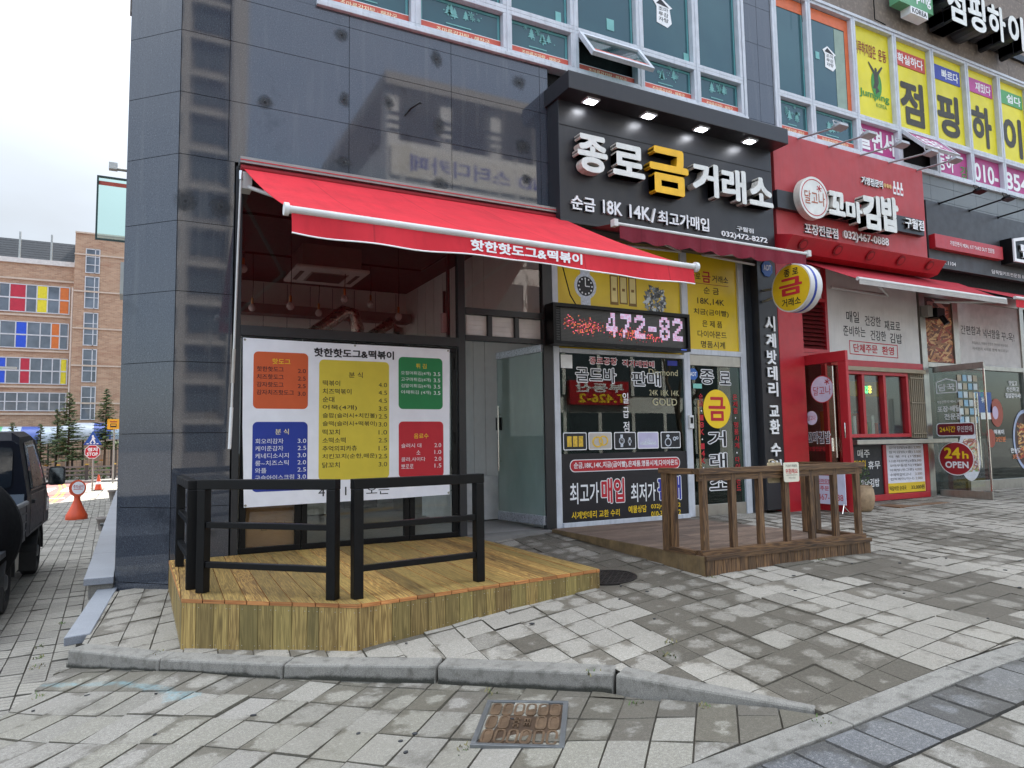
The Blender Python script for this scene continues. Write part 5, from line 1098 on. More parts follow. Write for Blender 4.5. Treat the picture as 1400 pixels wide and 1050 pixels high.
for tx, a0, a1, b0, b1, e in (('순금', 4.98, 5.36, 4.13, 4.32, .035), ('18K', 5.48, 5.80, 4.14, 4.33, .035), ('14K', 5.92, 6.28, 4.14, 4.33, .035), ('/', 6.29, 6.38, 4.12, 4.33, .035), ('최고가매입', 6.42, 7.36, 4.12, 4.32, .035), ('구월점', 7.93, 8.28, 4.22, 4.295, .012), ('032)472-8272', 7.62, 8.57, 4.08, 4.185, .012)):
    mb = MB(); mb.text(f0, tx, a0, a1, b0, b1, .30, .30 + e, TXTW, .03, side=LETSIDE); mb.build('lettering', sg)
# LED display
ld_ = thing('led_display', 'black scrolling dot matrix display showing pink white digits over the gold shop window', 'display', (5.87, -.1, 2.35))
mb = MB(); lr = FAC(0); mb.frame(lr, 4.74, 7.03, 2.36, 2.90, .045, .02, .22, BLACK); mb.box(lr, 4.76, 7.01, 2.38, 2.88, .02, .17, BLACK); 
for k in range(14): mb.box(lr, 4.80, 4.86, 2.42 + .032 * k, 2.436 + .032 * k, .17, .178, FRAME)
mb.box(lr, 6.85, 6.95, 2.372, 2.39, .22, .222, M('small blue tag', '4a66c8', .5)); mb.build('housing', ld_, bevel=.004)
t_ = NT('led matrix'); w_ = t_.map((55, 55, 55)); fr_ = t_.node('ShaderNodeVectorMath', {0: w_}, operation='FRACTION').outputs[0]; sx_ = t_.node('ShaderNodeSeparateXYZ', {0: fr_})
inx = t_.math('MULTIPLY', t_.math('GREATER_THAN', sx_.outputs[0], .3), t_.math('GREATER_THAN', sx_.outputs[2], .3))
LEDM = t_.done(t_.pbsdf(t_.mix(inx, (.012, .012, .012), (.075, .07, .06)), .45))
mb = MB(); mb.box(lr, 4.88, 6.985, 2.405, 2.855, .16, .172, LEDM); mb.build('screen', ld_)
G5 = {'4': ['00110', '00110', '01010', '01010', '10010', '11111', '11111', '00010', '00010'], '7': ['11111', '11111', '00011', '00010', '00110', '00100', '01100', '01000', '01000'], '2': ['01110', '11111', '10001', '00011', '00110', '01100', '11000', '11111', '11111'], '-': ['00000', '00000', '00000', '00000', '11110', '11110', '00000', '00000', '00000'], '8': ['01110', '11011', '10001', '11011', '01110', '11011', '10001', '11011', '01110']}
mb = MB(); PX = .0182; EW = [Emit('led white violet', 'e0d0f4', .30), Emit('led white pink', 'f0b8e0', .27)]; EP = [Emit('led pink', 'ff6a86', .32), Emit('led ember', 'ff8a5a', .25), Emit('led rose', 'd86070', .2), Emit('led dim', '8a3a34', .2)]
g = random.Random(11); x = 5.60
for ch_ in '472-82':
    for r_, row in enumerate(G5[ch_]):
        for c_, v in enumerate(row):
            if v == '1':
                for dy in (0, 1):
                    for dx_ in (0, 1):
                        X0 = x + (c_ * 2 + dx_) * PX; Z0 = 2.835 - (r_ * 2 + dy) * PX
                        if X0 < 6.97: mb.box(lr, X0 + .002, X0 + PX - .002, Z0 - PX + .002, Z0 - .002, .172, .174, g.choice(EW))
    x += 13.0 * PX if ch_ != '-' else 11 * PX
occ = set()
for cx, cz, n, sx_, sz_ in ((5.05, 2.66, 60, .07, .04), (5.35, 2.63, 130, .10, .05), (5.15, 2.56, 50, .06, .03), (6.05, 2.55, 150, .16, .04), (6.4, 2.52, 60, .1, .03), (5.75, 2.58, 40, .08, .04)):
    for k in range(n):
        i, j = round(g.gauss(cx, sx_) / PX), round(g.gauss(cz, sz_) / PX)
        if (i, j) in occ or not (4.9 < i * PX < 6.95 and 2.43 < j * PX < 2.82): continue
        occ.add((i, j)); mb.box(lr, i * PX + .002, i * PX + PX - .002, j * PX + .002, j * PX + PX - .002, .172, .1735, g.choice(EP))
mb.build('lit_pixels', ld_)
# black vertical blade sign
vs = thing('vertical_sign', 'tall black upright sign with white letters on the pier between gold shop and red shop', 'shop sign', (8.65, -.1, 0))
mb = MB(); mb.box(f0, 8.46, 8.86, .03, 3.98, .03, .18, BLKSIGN); mb.build('board', vs, bevel=.006)
mb = MB()
for ch_, y0, y1 in (('시', 432, 453), ('계', 456, 476), ('밧', 479, 499), ('데', 501, 521), ('리', 523, 543), ('교', 555, 570), ('환', 574, 594), ('수', 606, 624), ('리', 628, 648)):
    z1, z0 = 3.02 - (y0 - 430) * .01127, 3.02 - (y1 - 430) * .01127; mb.text(f0, ch_, 8.56, 8.77, z0, z1, .18, .205, TXTW, .04, side=LETSIDE)
mb.build('lettering', vs)
mb = MB(); mb.prism(f0, [(8.66 + .12 * math.cos(math.pi * (k + .5) / 4), 3.74 + .13 * math.sin(math.pi * (k + .5) / 4)) for k in range(8)], .18, .20, M('alarm blue', '2f5fa8', .5)); mb.text(f0, 'ADT', 8.58, 8.74, 3.71, 3.80, 0, .203, TXTW, .03, thin=True); mb.build('alarm_plate', vs)
# round projecting sign
rs = thing('round_sign', 'round yellow projecting sign with white drum edge and blue stripe above the pier', 'shop sign', (8.55, -.45, 2.93))
df = Fr((8.46, -.80, 3.30), (0, -1, 0), (0, 0, 1), (-1, 0, 0)); BLU = M('sign blue', '2b3f96', .5)
mb = MB(); mb.ell(df, 0, 0, .355, .355, -.24, 0, OFFW, 48); mb.build('drum', rs, bevel=.006)
mb = MB(); mb.ell(df, 0, 0, .3575, .3575, -.13, -.085, BLU, 48); mb.build('stripe', rs)
mb = MB(); mb.ell(df, 0, 0, .335, .335, 0, .004, M('sign yellow', 'd8b020', .4), 48); mb.text(df, '종 로', -.11, .15, .17, .28, 0, .007, TXTB, .025, thin=True); mb.text(df, '금', -.21, .21, -.11, .15, 0, .007, TXTR, .045, thin=True); mb.text(df, '거래소', -.17, .17, -.27, -.15, 0, .007, TXTB, .025, thin=True); mb.build('face', rs)
mb = MB(); mb.tube([(8.55, -.05, 3.4), (8.55, -.46, 3.36)], .02, STEEL); mb.tube([(8.55, -.05, 3.2), (8.55, -.46, 3.24)], .02, STEEL); mb.build('bracket', rs)
# red fascia
rf = thing('red_shop_sign', 'red shop sign with chunky white letters, round white badge and a sloping lower lip', 'shop sign', (10.8, -.12, 4.0))
mb = MB(); mb.box(f0, 8.86, 12.72, 4.12, 5.98, .02, .25, REDFAS); mb.build('backboard', rf, bevel=.006)
mb = MB(); lp_ = Fr((8.55, 0, 0), (0, -1, 0), (0, 0, 1), (-1, 0, 0)); mb.prism(Fr((8.80, 0, 0), (0, -1, 0), (0, 0, 1), (1, 0, 0)), [(.25, 3.96), (.42, 3.99), (.60, 4.20), (.25, 4.30)], 0, 3.9, RED)
for k in range(5): c = 9.1 + .8 * k; q_ = Fr((c, -.52, 4.10), (1, 0, 0), (0, -.65, .76), (0, -.76, -.65)); mb.ell(q_, 0, 0, .09, .09, .012, .02, M('lip ring', '7a1216', .4), 20); mb.ell(q_, 0, 0, .06, .06, .02, .024, RED, 20)
mb.build('lower_lip', rf, bevel=.006)
mb = MB(); mb.box(f0, 8.80, 12.52, 4.70, 4.99, .25, .34, BLKSIGN); mb.build('black_bar', rf, bevel=.004)
mb = MB(); mb.ell(f0, 9.50, 4.92, .34, .34, .34, .46, LETTER, 44, side=LETSIDE); o = [(9.5 + .30 * math.cos(k * .157), 4.92 + .30 * math.sin(k * .157)) for k in range(40)]; i_ = [(9.5 + .287 * math.cos(k * .157), 4.92 + .287 * math.sin(k * .157)) for k in range(40)]; mb.ring(f0, o, i_, .46, .463, TXTR); mb.text(f0, '달고나', 9.27, 9.74, 4.80, 5.02, 0, .464, M('orange brown', 'a8502c', .5), .01, thin=True); star(mb, f0, 9.62, 5.08, .06, TXTR, .462); mb.build('badge', rf)
for ch_, a0, a1, b0, b1 in (('꼬', 9.78, 10.18, 4.68, 5.08), ('마', 10.19, 10.60, 4.62, 4.98), ('김', 10.61, 11.07, 4.56, 5.16), ('밥', 11.10, 11.56, 4.58, 5.20)):
    mb = MB(); mb.text(f0, ch_, a0, a1, b0, b1, .34, .50, LETTER, .06, side=LETSIDE); mb.build('letter', rf)
for tx, a0, a1, b0, b1, e in (('구월점', 11.92, 12.46, 4.77, 4.96, .37), ('포장전문점', 9.46, 10.26, 4.38, 4.56, .27), ('032)467-0888', 10.40, 11.58, 4.38, 4.56, .27), ('가맹점문의', 10.95, 11.52, 5.44, 5.58, .265)):
    mb = MB(); mb.text(f0, tx, a0, a1, b0, b1, e - .03, e + .01, TXTW, .03, side=LETSIDE); mb.build('lettering', rf)
mb = MB()
for k in range(3): mb.ell(f0, 11.60 + .075 * k, 5.52, .03, .04, .25, .262, M('egg yellow', 'c8a060', .5), 12); mb.box(f0, 11.83 + .10 * k, 11.90 + .10 * k, 5.40, 5.54, .25, .262, TXTW); mb.box(f0, 11.85 + .10 * k, 11.88 + .10 * k, 5.54, 5.64, .25, .262, TXTW); mb.box(f0, 11.84 + .10 * k, 11.89 + .10 * k, 5.44, 5.50, .262, .264, TXTR)
mb.build('bottle_emblems', rf)
def arm_lamp(x, y0, z0, x1, y1, z1, m, label, dark):
    t = thing('arm_floodlight', label, 'floodlight', (x, y0, z0), 'floodlights on long arms over the shop signs')
    mb = MB(); mb.tube([(x, y0, z0), (x1, y1, z1)], .016, m, 8); mb.box(WLD, x - .03, x + .03, y0 - .02, y0 + .02, z0 - .03, z0 + .03, m); mb.build('arm', t)
    d = Vector((x1 - x, y1 - y0, z1 - z0)).normalized(); s = Vector((1, 0, 0)); u = Vector((0, -.25, 1)).normalized(); n_ = s.cross(u)
    hf = Fr((x1, y1, z1 - .02), (1, 0, 0), (0, -.98, .2))
    mb = MB(); mb.prism(hf, [(-.10, -.03), (.10, -.03), (.125, .05), (.10, .12), (-.10, .12), (-.125, .05)], -.015, .03, M('lamp grey', 'a2a5a8', .45) if not dark else BLACK); mb.rrect(hf, -.085, .085, -.01, .105, .02, -.022, -.015, M('lamp lens', 'c0c6c8', .15)); mb.build('lamp_head', t, bevel=.012)
    mb = MB(); mb.tube([(x1 - .07, y1, z1 + .02), (x1 - .07, y1 + .02, z1 + .10), (x1 + .07, y1 + .02, z1 + .10), (x1 + .07, y1, z1 + .02)], .008, m, 6); mb.build('yoke', t); return t
ARMG = M('grey lamp arm', 'a8a9ab', .4, .3)
for k, (x, x1) in enumerate(((9.44, 9.45), (10.20, 10.12), (11.0, 10.95), (11.77, 11.72), (12.60, 12.42))):
    arm_lamp(x, -.10, 5.98, x1, -.98, 5.86, ARMG, ('grey arm floodlight at the left end above the red sign', 'second grey arm floodlight from the left above the red sign', 'grey arm floodlight in the middle of the five above the red sign', 'fourth grey arm floodlight from the left, in front of the open pink window', 'rightmost grey arm floodlight, at the right end above the red sign')[k], False)
for k, (x, x1) in enumerate(((13.40, 13.1), (14.38, 14.0), (15.37, 15.0))):
    arm_lamp(x, -.10, 5.50, x1, -.98, 5.42, BLACK, ('leftmost black arm floodlight above the dark grey sign', 'middle black arm floodlight above the dark grey sign', 'rightmost black arm floodlight, by the right picture edge')[k], True)
dk = thing('meal_kit_sign', 'dark grey shop sign board with red box and black outlined box sign', 'shop sign', (15.2, -.1, 4.2))
mb = MB(); mb.box(f0, 12.98, 19, 4.25, 5.52, .02, .12, DKSIGN); mb.build('backboard', dk, bevel=.005)
mb = MB(); mb.box(f0, 13.0, 15.22, 4.58, 4.84, .12, .24, RED); mb.build('red_box', dk, bevel=.006)
mb = MB(); mb.text(f0, '가정간편식 MEAL KIT·TAKE OUT 전문점', 13.45, 14.9, 4.67, 4.76, 0, .244, TXTW, .01, thin=True); mb.text(f0, '031.581.1104', 13.05, 13.8, 4.33, 4.40, 0, .123, TXTW, .01, thin=True); mb.text(f0, '담꾹밀키트전문점 032-468-0284', 15.0, 16.9, 4.31, 4.39, 0, .123, TXTW, .01, thin=True); mb.build('lettering', dk)
mb = MB(); mb.box(f0, 15.36, 17.1, 4.52, 5.02, .12, .34, BLACK); mb.ring(f0, [(15.38, 4.54), (17.08, 4.54), (17.08, 5.0), (16.2, 5.16), (15.38, 5.0)], [(15.44, 4.60), (17.02, 4.60), (17.02, 4.95), (16.2, 5.09), (15.44, 4.95)], .34, .37, TXTW); mb.text(f0, '담꾹', 15.62, 16.8, 4.64, 4.93, .34, .37, TXTW, .05); mb.build('box_sign', dk)
# jumping gym sign on the brown stone
js = thing('gym_letter_sign', 'white three dimensional letters over black backs on the brown stone above yellow windows', 'shop sign', (14.6, -.3, 8.9))
for ch_, a0, a1 in (('점', 13.45, 14.05), ('핑', 14.12, 14.72), ('하', 14.80, 15.42), ('이', 15.52, 16.10)):
    mb = MB(); mb.text(f0, ch_, a0, a1, 8.98, 9.72, .34, .50, LETTER, .04, side=BLKSIGN); mb.text(f0, ch_, a0, a1, 8.98, 9.72, .06, .34, BLKSIGN, .07); mb.build('letter', js)
mb = MB(); mb.box(f0, 13.4, 17.5, 9.2, 9.34, .0, .06, BLACK); mb.build('rail', js)
mb = MB(); mb.box(f0, 12.3, 13.32, 9.12, 9.6, .1, .3, M('green sign face', '5f9a70', .5)); mb.text(f0, 'Jumping', 12.36, 13.26, 9.2, 9.5, 0, .305, TXTW, .03, thin=True); mb.box(f0, 12.62, 13.14, 8.98, 9.12, .1, .3, TXTW); mb.text(f0, 'KOREA', 12.66, 13.1, 9.0, 9.1, 0, .305, TXTB, .02, thin=True); mb.build('emblem', js)

# ---- awnings
def cloth(name, c, tr=.35):
    t = NT(name); n = t.noise(2.2, 4); w = t.noise(400, 1)
    col = t.node('ShaderNodeVectorMath', {0: lin(c), 'Scale': t.mr(n, .3, .7, .88, 1.08)}, operation='SCALE').outputs[0]
    sx = t.node('ShaderNodeSeparateXYZ', {0: t.obj()}).outputs[0]
    seam = t.math('LESS_THAN', t.math('FRACT', t.math('ADD', t.math('MULTIPLY', sx, 1.0), 40.3)), .014)
    stn = t.noise(3, 5, t.map((2.5, .5, .5)))
    col = t.mix(t.mr(stn, .5, .78, 0, .35), col, tuple(.5 * v for v in lin(c)))
    col = t.mix(t.math('MULTIPLY', seam, .45), col, tuple(.45 * v for v in lin(c)))
    nm = t.bump(t.math('ADD', t.noise(2.6, 4, t.map((1.6, .6, .6)), dist=.5), t.math('MULTIPLY', seam, .3)), .45, .05)
    a = t.pbsdf(col, .75, 0, nm, Specular_IOR_Level=.3); b = t.node('ShaderNodeBsdfTranslucent', {'Color': col})
    m = t.node('ShaderNodeMixShader', {0: tr}); t.l.new(a.outputs[0], m.inputs[1]); t.l.new(b.outputs[0], m.inputs[2]); return t.done(m)
AWN = cloth('red awning cloth', 'd62e3a', .14); BURG = cloth('burgundy awning cloth', '7c2030', .12); AWN2 = cloth('faded red awning cloth', 'b02c38', .15)
aw = thing('awning', 'bright red awning rolled out over the new deck, white lettering on its valance', 'awning', (2.95, -1.2, 2.6))
A0, A1, YF, ZF, ZW = .97, 4.93, -2.55, 2.88, 4.07
def sag(u, v):
    x = A0 + (A1 - A0) * u + .06 * v * (1 if u > .5 else .8); return (x, -.12 + (YF + .12) * v, ZW + (ZF - ZW) * v - .035 * math.sin(math.pi * v) - .012 * math.sin(math.pi * u) * v - .03 * (u - .0) * v)
mb = MB(); mb.grid(sag, 24, 16, AWN); mb.grid(lambda u, v: tuple(Vector(sag(1 - u, v)) - Vector((0, .0, .004))), 24, 16, AWN); mb.build('canvas', aw)
p0, p1 = Vector(sag(0, 1)), Vector(sag(1, 1)); vd = (p1 - p0).normalized()
mb = MB(); mb.tube([p0 - vd * .02, p1 + vd * .02], .032, M('white awning tube', 'c8c6c2', .4), 12); mb.build('front_tube', aw)
for p in (p0, p1):
    mb = MB(); s = -1 if p is p0 else 1; mb.tube([p + vd * s * .02, p + vd * s * .055], .05, M('white end cap', 'd8d8d6', .4), 14); mb.build('end_cap', aw)
def val(u, v): b = p0 + (p1 - p0) * u; return (b.x, b.y - .012 - .02 * v + .012 * math.sin(u * 26) * v, b.z - .02 - v * (.165 + .012 * math.sin(u * 9.5) + .006 * math.sin(u * 31)))
mb = MB(); mb.grid(val, 60, 3, AWN); mb.build('valance', aw)
mb = MB(); mb.tube([Vector(val(k / 60, 1.0)) for k in range(61)], .007, TXTW, 5); mb.build('hem', aw)
vf = Fr((p0.x, p0.y - .034, p0.z), vd, (0, 0, 1), (0, -1, 0)); mb = MB(); mb.text(vf, '핫한핫도그&떡볶이', 1.47, 2.60, -.145, -.045, 0, .012, TXTW, .045, thin=True); mb.build('lettering', aw)
mb = MB(); mb.box(f0, .93, 4.98, 4.10, 4.165, .03, .20, M('awning rail', '8c8a86', .4, .4)); mb.box(f0, .93, 4.98, 4.125, 4.135, .20, .205, TXTR); mb.tube([(.94, -.15, 4.06), (4.96, -.15, 4.06)], .035, M('roller red', '8a1a22', .7), 10); mb.build('roller', aw)
for x0, x1 in ((1.0, 1.65), (4.86, 4.2)):
    mb = MB(); mb.box(WLD, x0 - .05, x0 + .05, -.2, -.02, 3.82, 4.0, M('white awning tube', 'c8c6c2', .4)); e = Vector((x1, -1.25, 3.30)); mb.tube([(x0, -.15, 3.86), tuple(e)], .022, M('white awning tube', 'c8c6c2', .4), 8); mb.tube([tuple(e), (x0 + (.1 if x0 < 2 else -.1), YF + .06, ZF - .05)], .022, M('white awning tube', 'c8c6c2', .4), 8); mb.tube([tuple(e + Vector((0, 0, -.04))), tuple(e + Vector((0, 0, .04)))], .035, STEEL, 8); mb.build('folding_arm', aw)
mb = MB(); mb.tube([(.935, -.20, 4.0), (.935, -.21, 3.90)], .02, CHROME, 8); mb.tube([(.935, -.21, 3.90), (.88, -.24, 1.5)], .012, M('white awning tube', 'c8c6c2', .4), 8); mb.tube([(.895, -.235, 2.1), (.885, -.237, 1.75)], .017, M('crank grip', 'b0aaa0', .5), 8); mb.tube([(.88, -.24, 1.5), (.865, -.25, 1.08)], .017, M('white end cap', 'd8d8d6', .4), 8); mb.build('crank_rod', aw)
aw = thing('awning', 'folded burgundy awning with scalloped valance under the black gold shop sign', 'awning', (7.0, -.5, 3.5))
def bur(u, v): return (5.34 + 3.42 * u, -.10 - .72 * v, 3.97 - .12 * v)
mb = MB(); mb.grid(bur, 10, 4, BURG); mb.build('canvas', aw)
mb = MB(); mb.tube([(5.3, -.84, 3.83), (8.80, -.84, 3.83)], .022, M('white awning tube', 'c8c6c2', .4), 10); mb.box(WLD, 5.26, 5.32, -.88, -.80, 3.79, 3.88, OFFW); mb.box(WLD, 8.78, 8.84, -.88, -.80, 3.79, 3.88, OFFW); mb.build('front_tube', aw)
mb = MB(); mb.grid(lambda u, v: (5.36 + 3.4 * u, -.85 - .015 * math.sin(u * 60) * v, 3.82 - v * (.17 + .035 * abs(math.sin(u * math.pi * 9)))), 120, 3, BURG); mb.build('valance', aw)
mb = MB(); mb.box(WLD, 5.0, 8.75, -.16, -.05, 3.86, 3.96, M('awning case', '5a5450', .5)); mb.build('roller', aw)
for x0, x1 in ((5.5, 6.8), (8.5, 7.2)):
    mb = MB(); mb.tube([(x0, -.12, 3.80), (x1, -.35, 3.76), (x0 + (.15 if x0 < 7 else -.15), -.80, 3.79)], .02, OFFW, 8); mb.build('folding_arm', aw)
aw = thing('awning', 'faded red awning on white arms over the white board of the red shop', 'awning', (11.5, -.5, 3.4))
def rda(u, v): return (9.30 + 4.6 * u + .55 * v * (1 - u) - .1 * v, -.08 - .85 * v, 4.02 - .48 * v)
mb = MB(); mb.grid(rda, 12, 5, AWN2); mb.grid(lambda u, v: tuple(Vector(rda(1 - u, v)) - Vector((0, 0, .004))), 12, 5, AWN2); mb.build('canvas', aw)
mb = MB(); mb.tube([rda(0, 1.02), rda(1, 1.02)], .03, M('white awning tube', 'c8c6c2', .4), 10); mb.build('front_tube', aw)
mb = MB(); mb.grid(lambda u, v: tuple(Vector(rda(u, 1.02)) + Vector((0, -.03, -.02 - .07 * v))), 40, 2, M('grey valance', 'a8a29c', .7)); mb.build('valance', aw)
for x0, x1 in ((10.3, 11.3), (13.6, 12.6)):
    mb = MB(); mb.tube([(x0, -.06, 3.62), (x1, -.4, 3.5), (x0 + .1, -.85, 3.5)], .026, M('white awning tube', 'c8c6c2', .4), 8); mb.build('folding_arm', aw)
mb = MB(); mb.grid(lambda u, v: (13.95 + 2.8 * u, -.08 - .95 * v, 3.98 - .42 * v), 8, 4, AWN2); mb.grid(lambda u, v: (13.95 + 2.8 * u, -1.04, 3.55 - .16 * v), 8, 2, AWN); mb.tube([(13.92, -1.04, 3.56), (16.8, -1.04, 3.56)], .03, OFFW, 10)
mb.build('awning', label='red awning with hanging red valance cut off by the right picture edge', cat='awning')
mb = MB(); mb.box(f0, 12.80, 12.95, 3.30, 3.5, .01, .14, M('grey junction box', '8a8880', .5)); mb.box(f0, 12.98, 13.22, 3.28, 3.46, .02, .2, BLACK); mb.tube([(13.1, -.2, 3.3), (13.12, -.28, 3.15)], .05, BLACK, 10); mb.build('security_camera', label='black camera and grey junction box on the steel post beside the food picture', cat='security camera', bevel=.006)
# ---- banner
def banner_mat(name, c, w=.0):
    t = NT(name); v = t.obj()
    n = t.noise(1.6, 3, t.map((1, 1, .6)), dist=.4); n2 = t.noise(5, 3)
    col = t.node('ShaderNodeVectorMath', {0: lin(c), 'Scale': t.mr(n2, .3, .7, .95, 1.04)}, operation='SCALE').outputs[0]
    return t.done(t.pbsdf(col, .62, 0, t.bump(t.math('ADD', n, t.math('MULTIPLY', n2, .3)), .35, .06)))
bn = thing('menu_banner', 'white vinyl menu banner with five coloured price panels tied across the folding doors', 'banner', (2.2, -.06, .5))
bfm = FAC(-.06)
mb = MB(); mb.prism(bfm, [(1.0, 2.25), (1.6, 2.243), (2.2, 2.240), (2.8, 2.240), (3.36, 2.238), (3.352, 1.4), (3.345, .50), (2.7, .485), (1.8, .478), (1.035, .47), (1.01, 1.3)], -.003, .0, banner_mat('white vinyl', 'eeeef2')); mb.build('sheet', bn)
for nm, c, a0, a1, b0, b1 in (('orange_panel', 'cf5a2a', 1.11, 1.68, 1.50, 2.11), ('blue_panel', '1d3594', 1.11, 1.68, .625, 1.36), ('yellow_panel', 'd8c23c', 1.80, 2.60, .72, 2.05), ('green_panel', '1f7f45', 2.715, 3.265, 1.51, 2.12), ('red_panel', 'c01f2c', 2.715, 3.27, .715, 1.365)):
    mb = MB(); mb.rrect(bfm, a0, a1, b0, b1, .05, .0, .0012, banner_mat(nm.replace('_', ' '), c)); mb.build(nm, bn)
mb = MB(); TC = M('cream menu print', 'e8dca8', .6)
def T(tx, a0, a1, z, h, m, bd=.008): mb.text(bfm, tx, a0, a1, z - h * .5, z + h * .5, 0, .0026, m, bd, thin=True)
T('핫한핫도그&떡볶이', 1.74, 2.66, 2.13, .10, TXTB, .045)
T('핫도그', 1.30, 1.49, 2.01, .062, TXTY)
for k, (a, p) in enumerate((('핫한핫도그', '2.0'), ('치즈핫도그', '2.5'), ('감자핫도그', '2.5'), ('감자치즈핫도그', '3.0'))): z = 1.925 - .083 * k; T(a, 1.145, 1.145 + .055 * len(a), z, .055, TXTB, .012); T(p, 1.57, 1.655, z - .01, .045, TXTB, .008)
T('분 식', 1.34, 1.48, 1.255, .06, TC)
for k, (a, p) in enumerate((('회오리감자', '3.0'), ('케이준감자', '2.5'), ('케네디소시지', '3.0'), ('롱~치즈스틱', '2.0'), ('와플', '2.5'), ('구슬아이스크림', '3.0'))): z = 1.155 - .077 * k; T(a, 1.14, 1.14 + .057 * len(a), z, .054, TXTW, .006); T(p, 1.575, 1.665, z, .045, TXTW, .004)
T('분 식', 2.13, 2.29, 1.89, .065, TXTB)
for k, (a, p) in enumerate((('떡볶이', '4.0'), ('치즈떡볶이', '4.5'), ('순대', '4.5'), ('어묵(4개)', '3.5'), ('슬팝(슬러시+치킨볼)', '2.5'), ('슬떡(슬러시+떡볶이)', '3.0'), ('떡꼬치', '1.0'), ('소떡소떡', '2.5'), ('추억의피카츄', '1.5'), ('치킨꼬치(순한,매운)', '2.5'), ('닭꼬치', '3.0'))): z = 1.79 - .0905 * k; T(a, 1.84, 1.84 + (.056 if len(a) > 9 else .064) * len(a), z, .062, TXTB, .01); T(p, 2.475, 2.575, z - .006, .05, TXTB, .006)
T('튀 김', 2.93, 3.06, 2.02, .058, TXTY)
for k, (a, p) in enumerate((('오징어튀김(4개)', '3.5'), ('고구마튀김(4개)', '3.5'), ('김말이튀김(4개)', '3.5'), ('야채튀김 (4개)', '3.5'))): z = 1.93 - .075 * k; T(a, 2.745, 3.115, z, .05, TXTW, .006); T(p, 3.15, 3.235, z, .044, TXTW, .004)
T('음료수', 2.90, 3.08, 1.195, .058, TXTY)
for k, (a, x, p) in enumerate((('슬러시 대', 2.745, '2.0'), ('소', 2.93, '1.0'), ('콜라,사이다', 2.745, '2.0'), ('뽀로로', 2.745, '1.5'))): z = 1.085 - .08 * k; T(a, x, x + .049 * len(a), z, .05, TXTW, .006); T(p, 3.155, 3.24, z, .046, TXTW, .004)
T('4월 1일 오픈', 1.80, 2.60, .60, .12, TXTB, .0)
mb.build('lettering', bn)
mb = MB()
for a, b in ((1.02, 2.23), (2.2, 2.225), (3.34, 2.22), (3.33, .52), (1.05, .49)): mb.ell(bfm, a, b, .013, .013, 0, .003, STEEL, 12); mb.tube([bfm.p(a, b, .002), bfm.p(a + (.05 if a > 2 else -.05) * (a != 2.2), b + .03, -.02)], .004, BLACK, 5)
mb.build('eyelets', bn)
mb = MB(); mb.tube([f0.p(2.85, 5.12, .0), f0.p(2.88, 5.16, .06), f0.p(2.98, 5.24, .10), f0.p(2.99, 5.22, .11)], .012, BLACK, 6); mb.tube([f0.p(2.82, 5.08, .0), f0.p(2.9, 5.18, .05)], .008, BLACK, 6); mb.build('cable_stub', label='short bent black cable end sticking out of the granite wall above the awning', cat='cable')
mb = MB(); mb.tube([(9.95, -.02, 8.9), (9.95, -.05, 8.2)], .004, BLACK, 5); mb.tube([(11.9, -.06, 9.6), (11.9, -.06, 8.78), (12.2, -.06, 8.76)], .012, BLACK, 6); mb.build('cable', label='thin black cable running down the brown stone above the yellow windows', cat='cable')
# crossing wires over the gold yellow panel
mb = MB(); mb.tube([(4.98, -.06, 3.5), (5.02, -.08, 3.3), (5.1, -.07, 3.05), (5.2, -.06, 2.92)], .008, BLACK, 6); mb.build('cable', label='loose black cable hanging over the left end of the yellow panel', cat='cable')

# ================================================================== DECKS AND RAILINGS
dkk = thing('new_deck', 'fresh yellow green pine deck with cut corner in front of the snack bar', 'deck', (2.0, -1.5, -.35))
DP = [(.345, -.03), (.345, -2.10), (1.41, -2.985), (3.62, -2.74), (3.60, -.26), (3.56, -.03)]
mb = MB(); ins = [side_of(DP[i], DP[(i + 1) % 6], 0) for i in range(6)]
bw = .142
dirb = Vector((.62, -.785)); pb = Vector((.785, .62))        # boards run away from the door towards the street
dirb = Vector((-.04, -.999)).normalized(); pb = Vector((-dirb.y, dirb.x))
for k in range(-4, 40):
    P = []
    for a, b in ((0, -.5), (0, 4.2), (1, 4.2), (1, -.5)):
        q_ = pb * (k * bw + (.003 if a == 0 else bw - .003)) + dirb * b; P.append((q_.x, q_.y, b, (a * bw)))
    top = clip(P, ins)
    if not top: continue
    c = (rnd.random(), rnd.random(), 0); z = -.012 + rnd.uniform(-.0015, .0015)
    mb.face([(p[0], p[1], z) for p in top], DECK, uv=[(p[2], p[3]) for p in top], col=c)
    for i in range(len(top)):
        j = (i + 1) % len(top); mb.face([(top[i][0], top[i][1], z - .028), (top[j][0], top[j][1], z - .028), (top[j][0], top[j][1], z), (top[i][0], top[i][1], z)], EDGEW, uv=[(0, 0), (.1, 0), (.1, .03), (0, .03)], col=c)
mb.build('deck_boards', dkk)
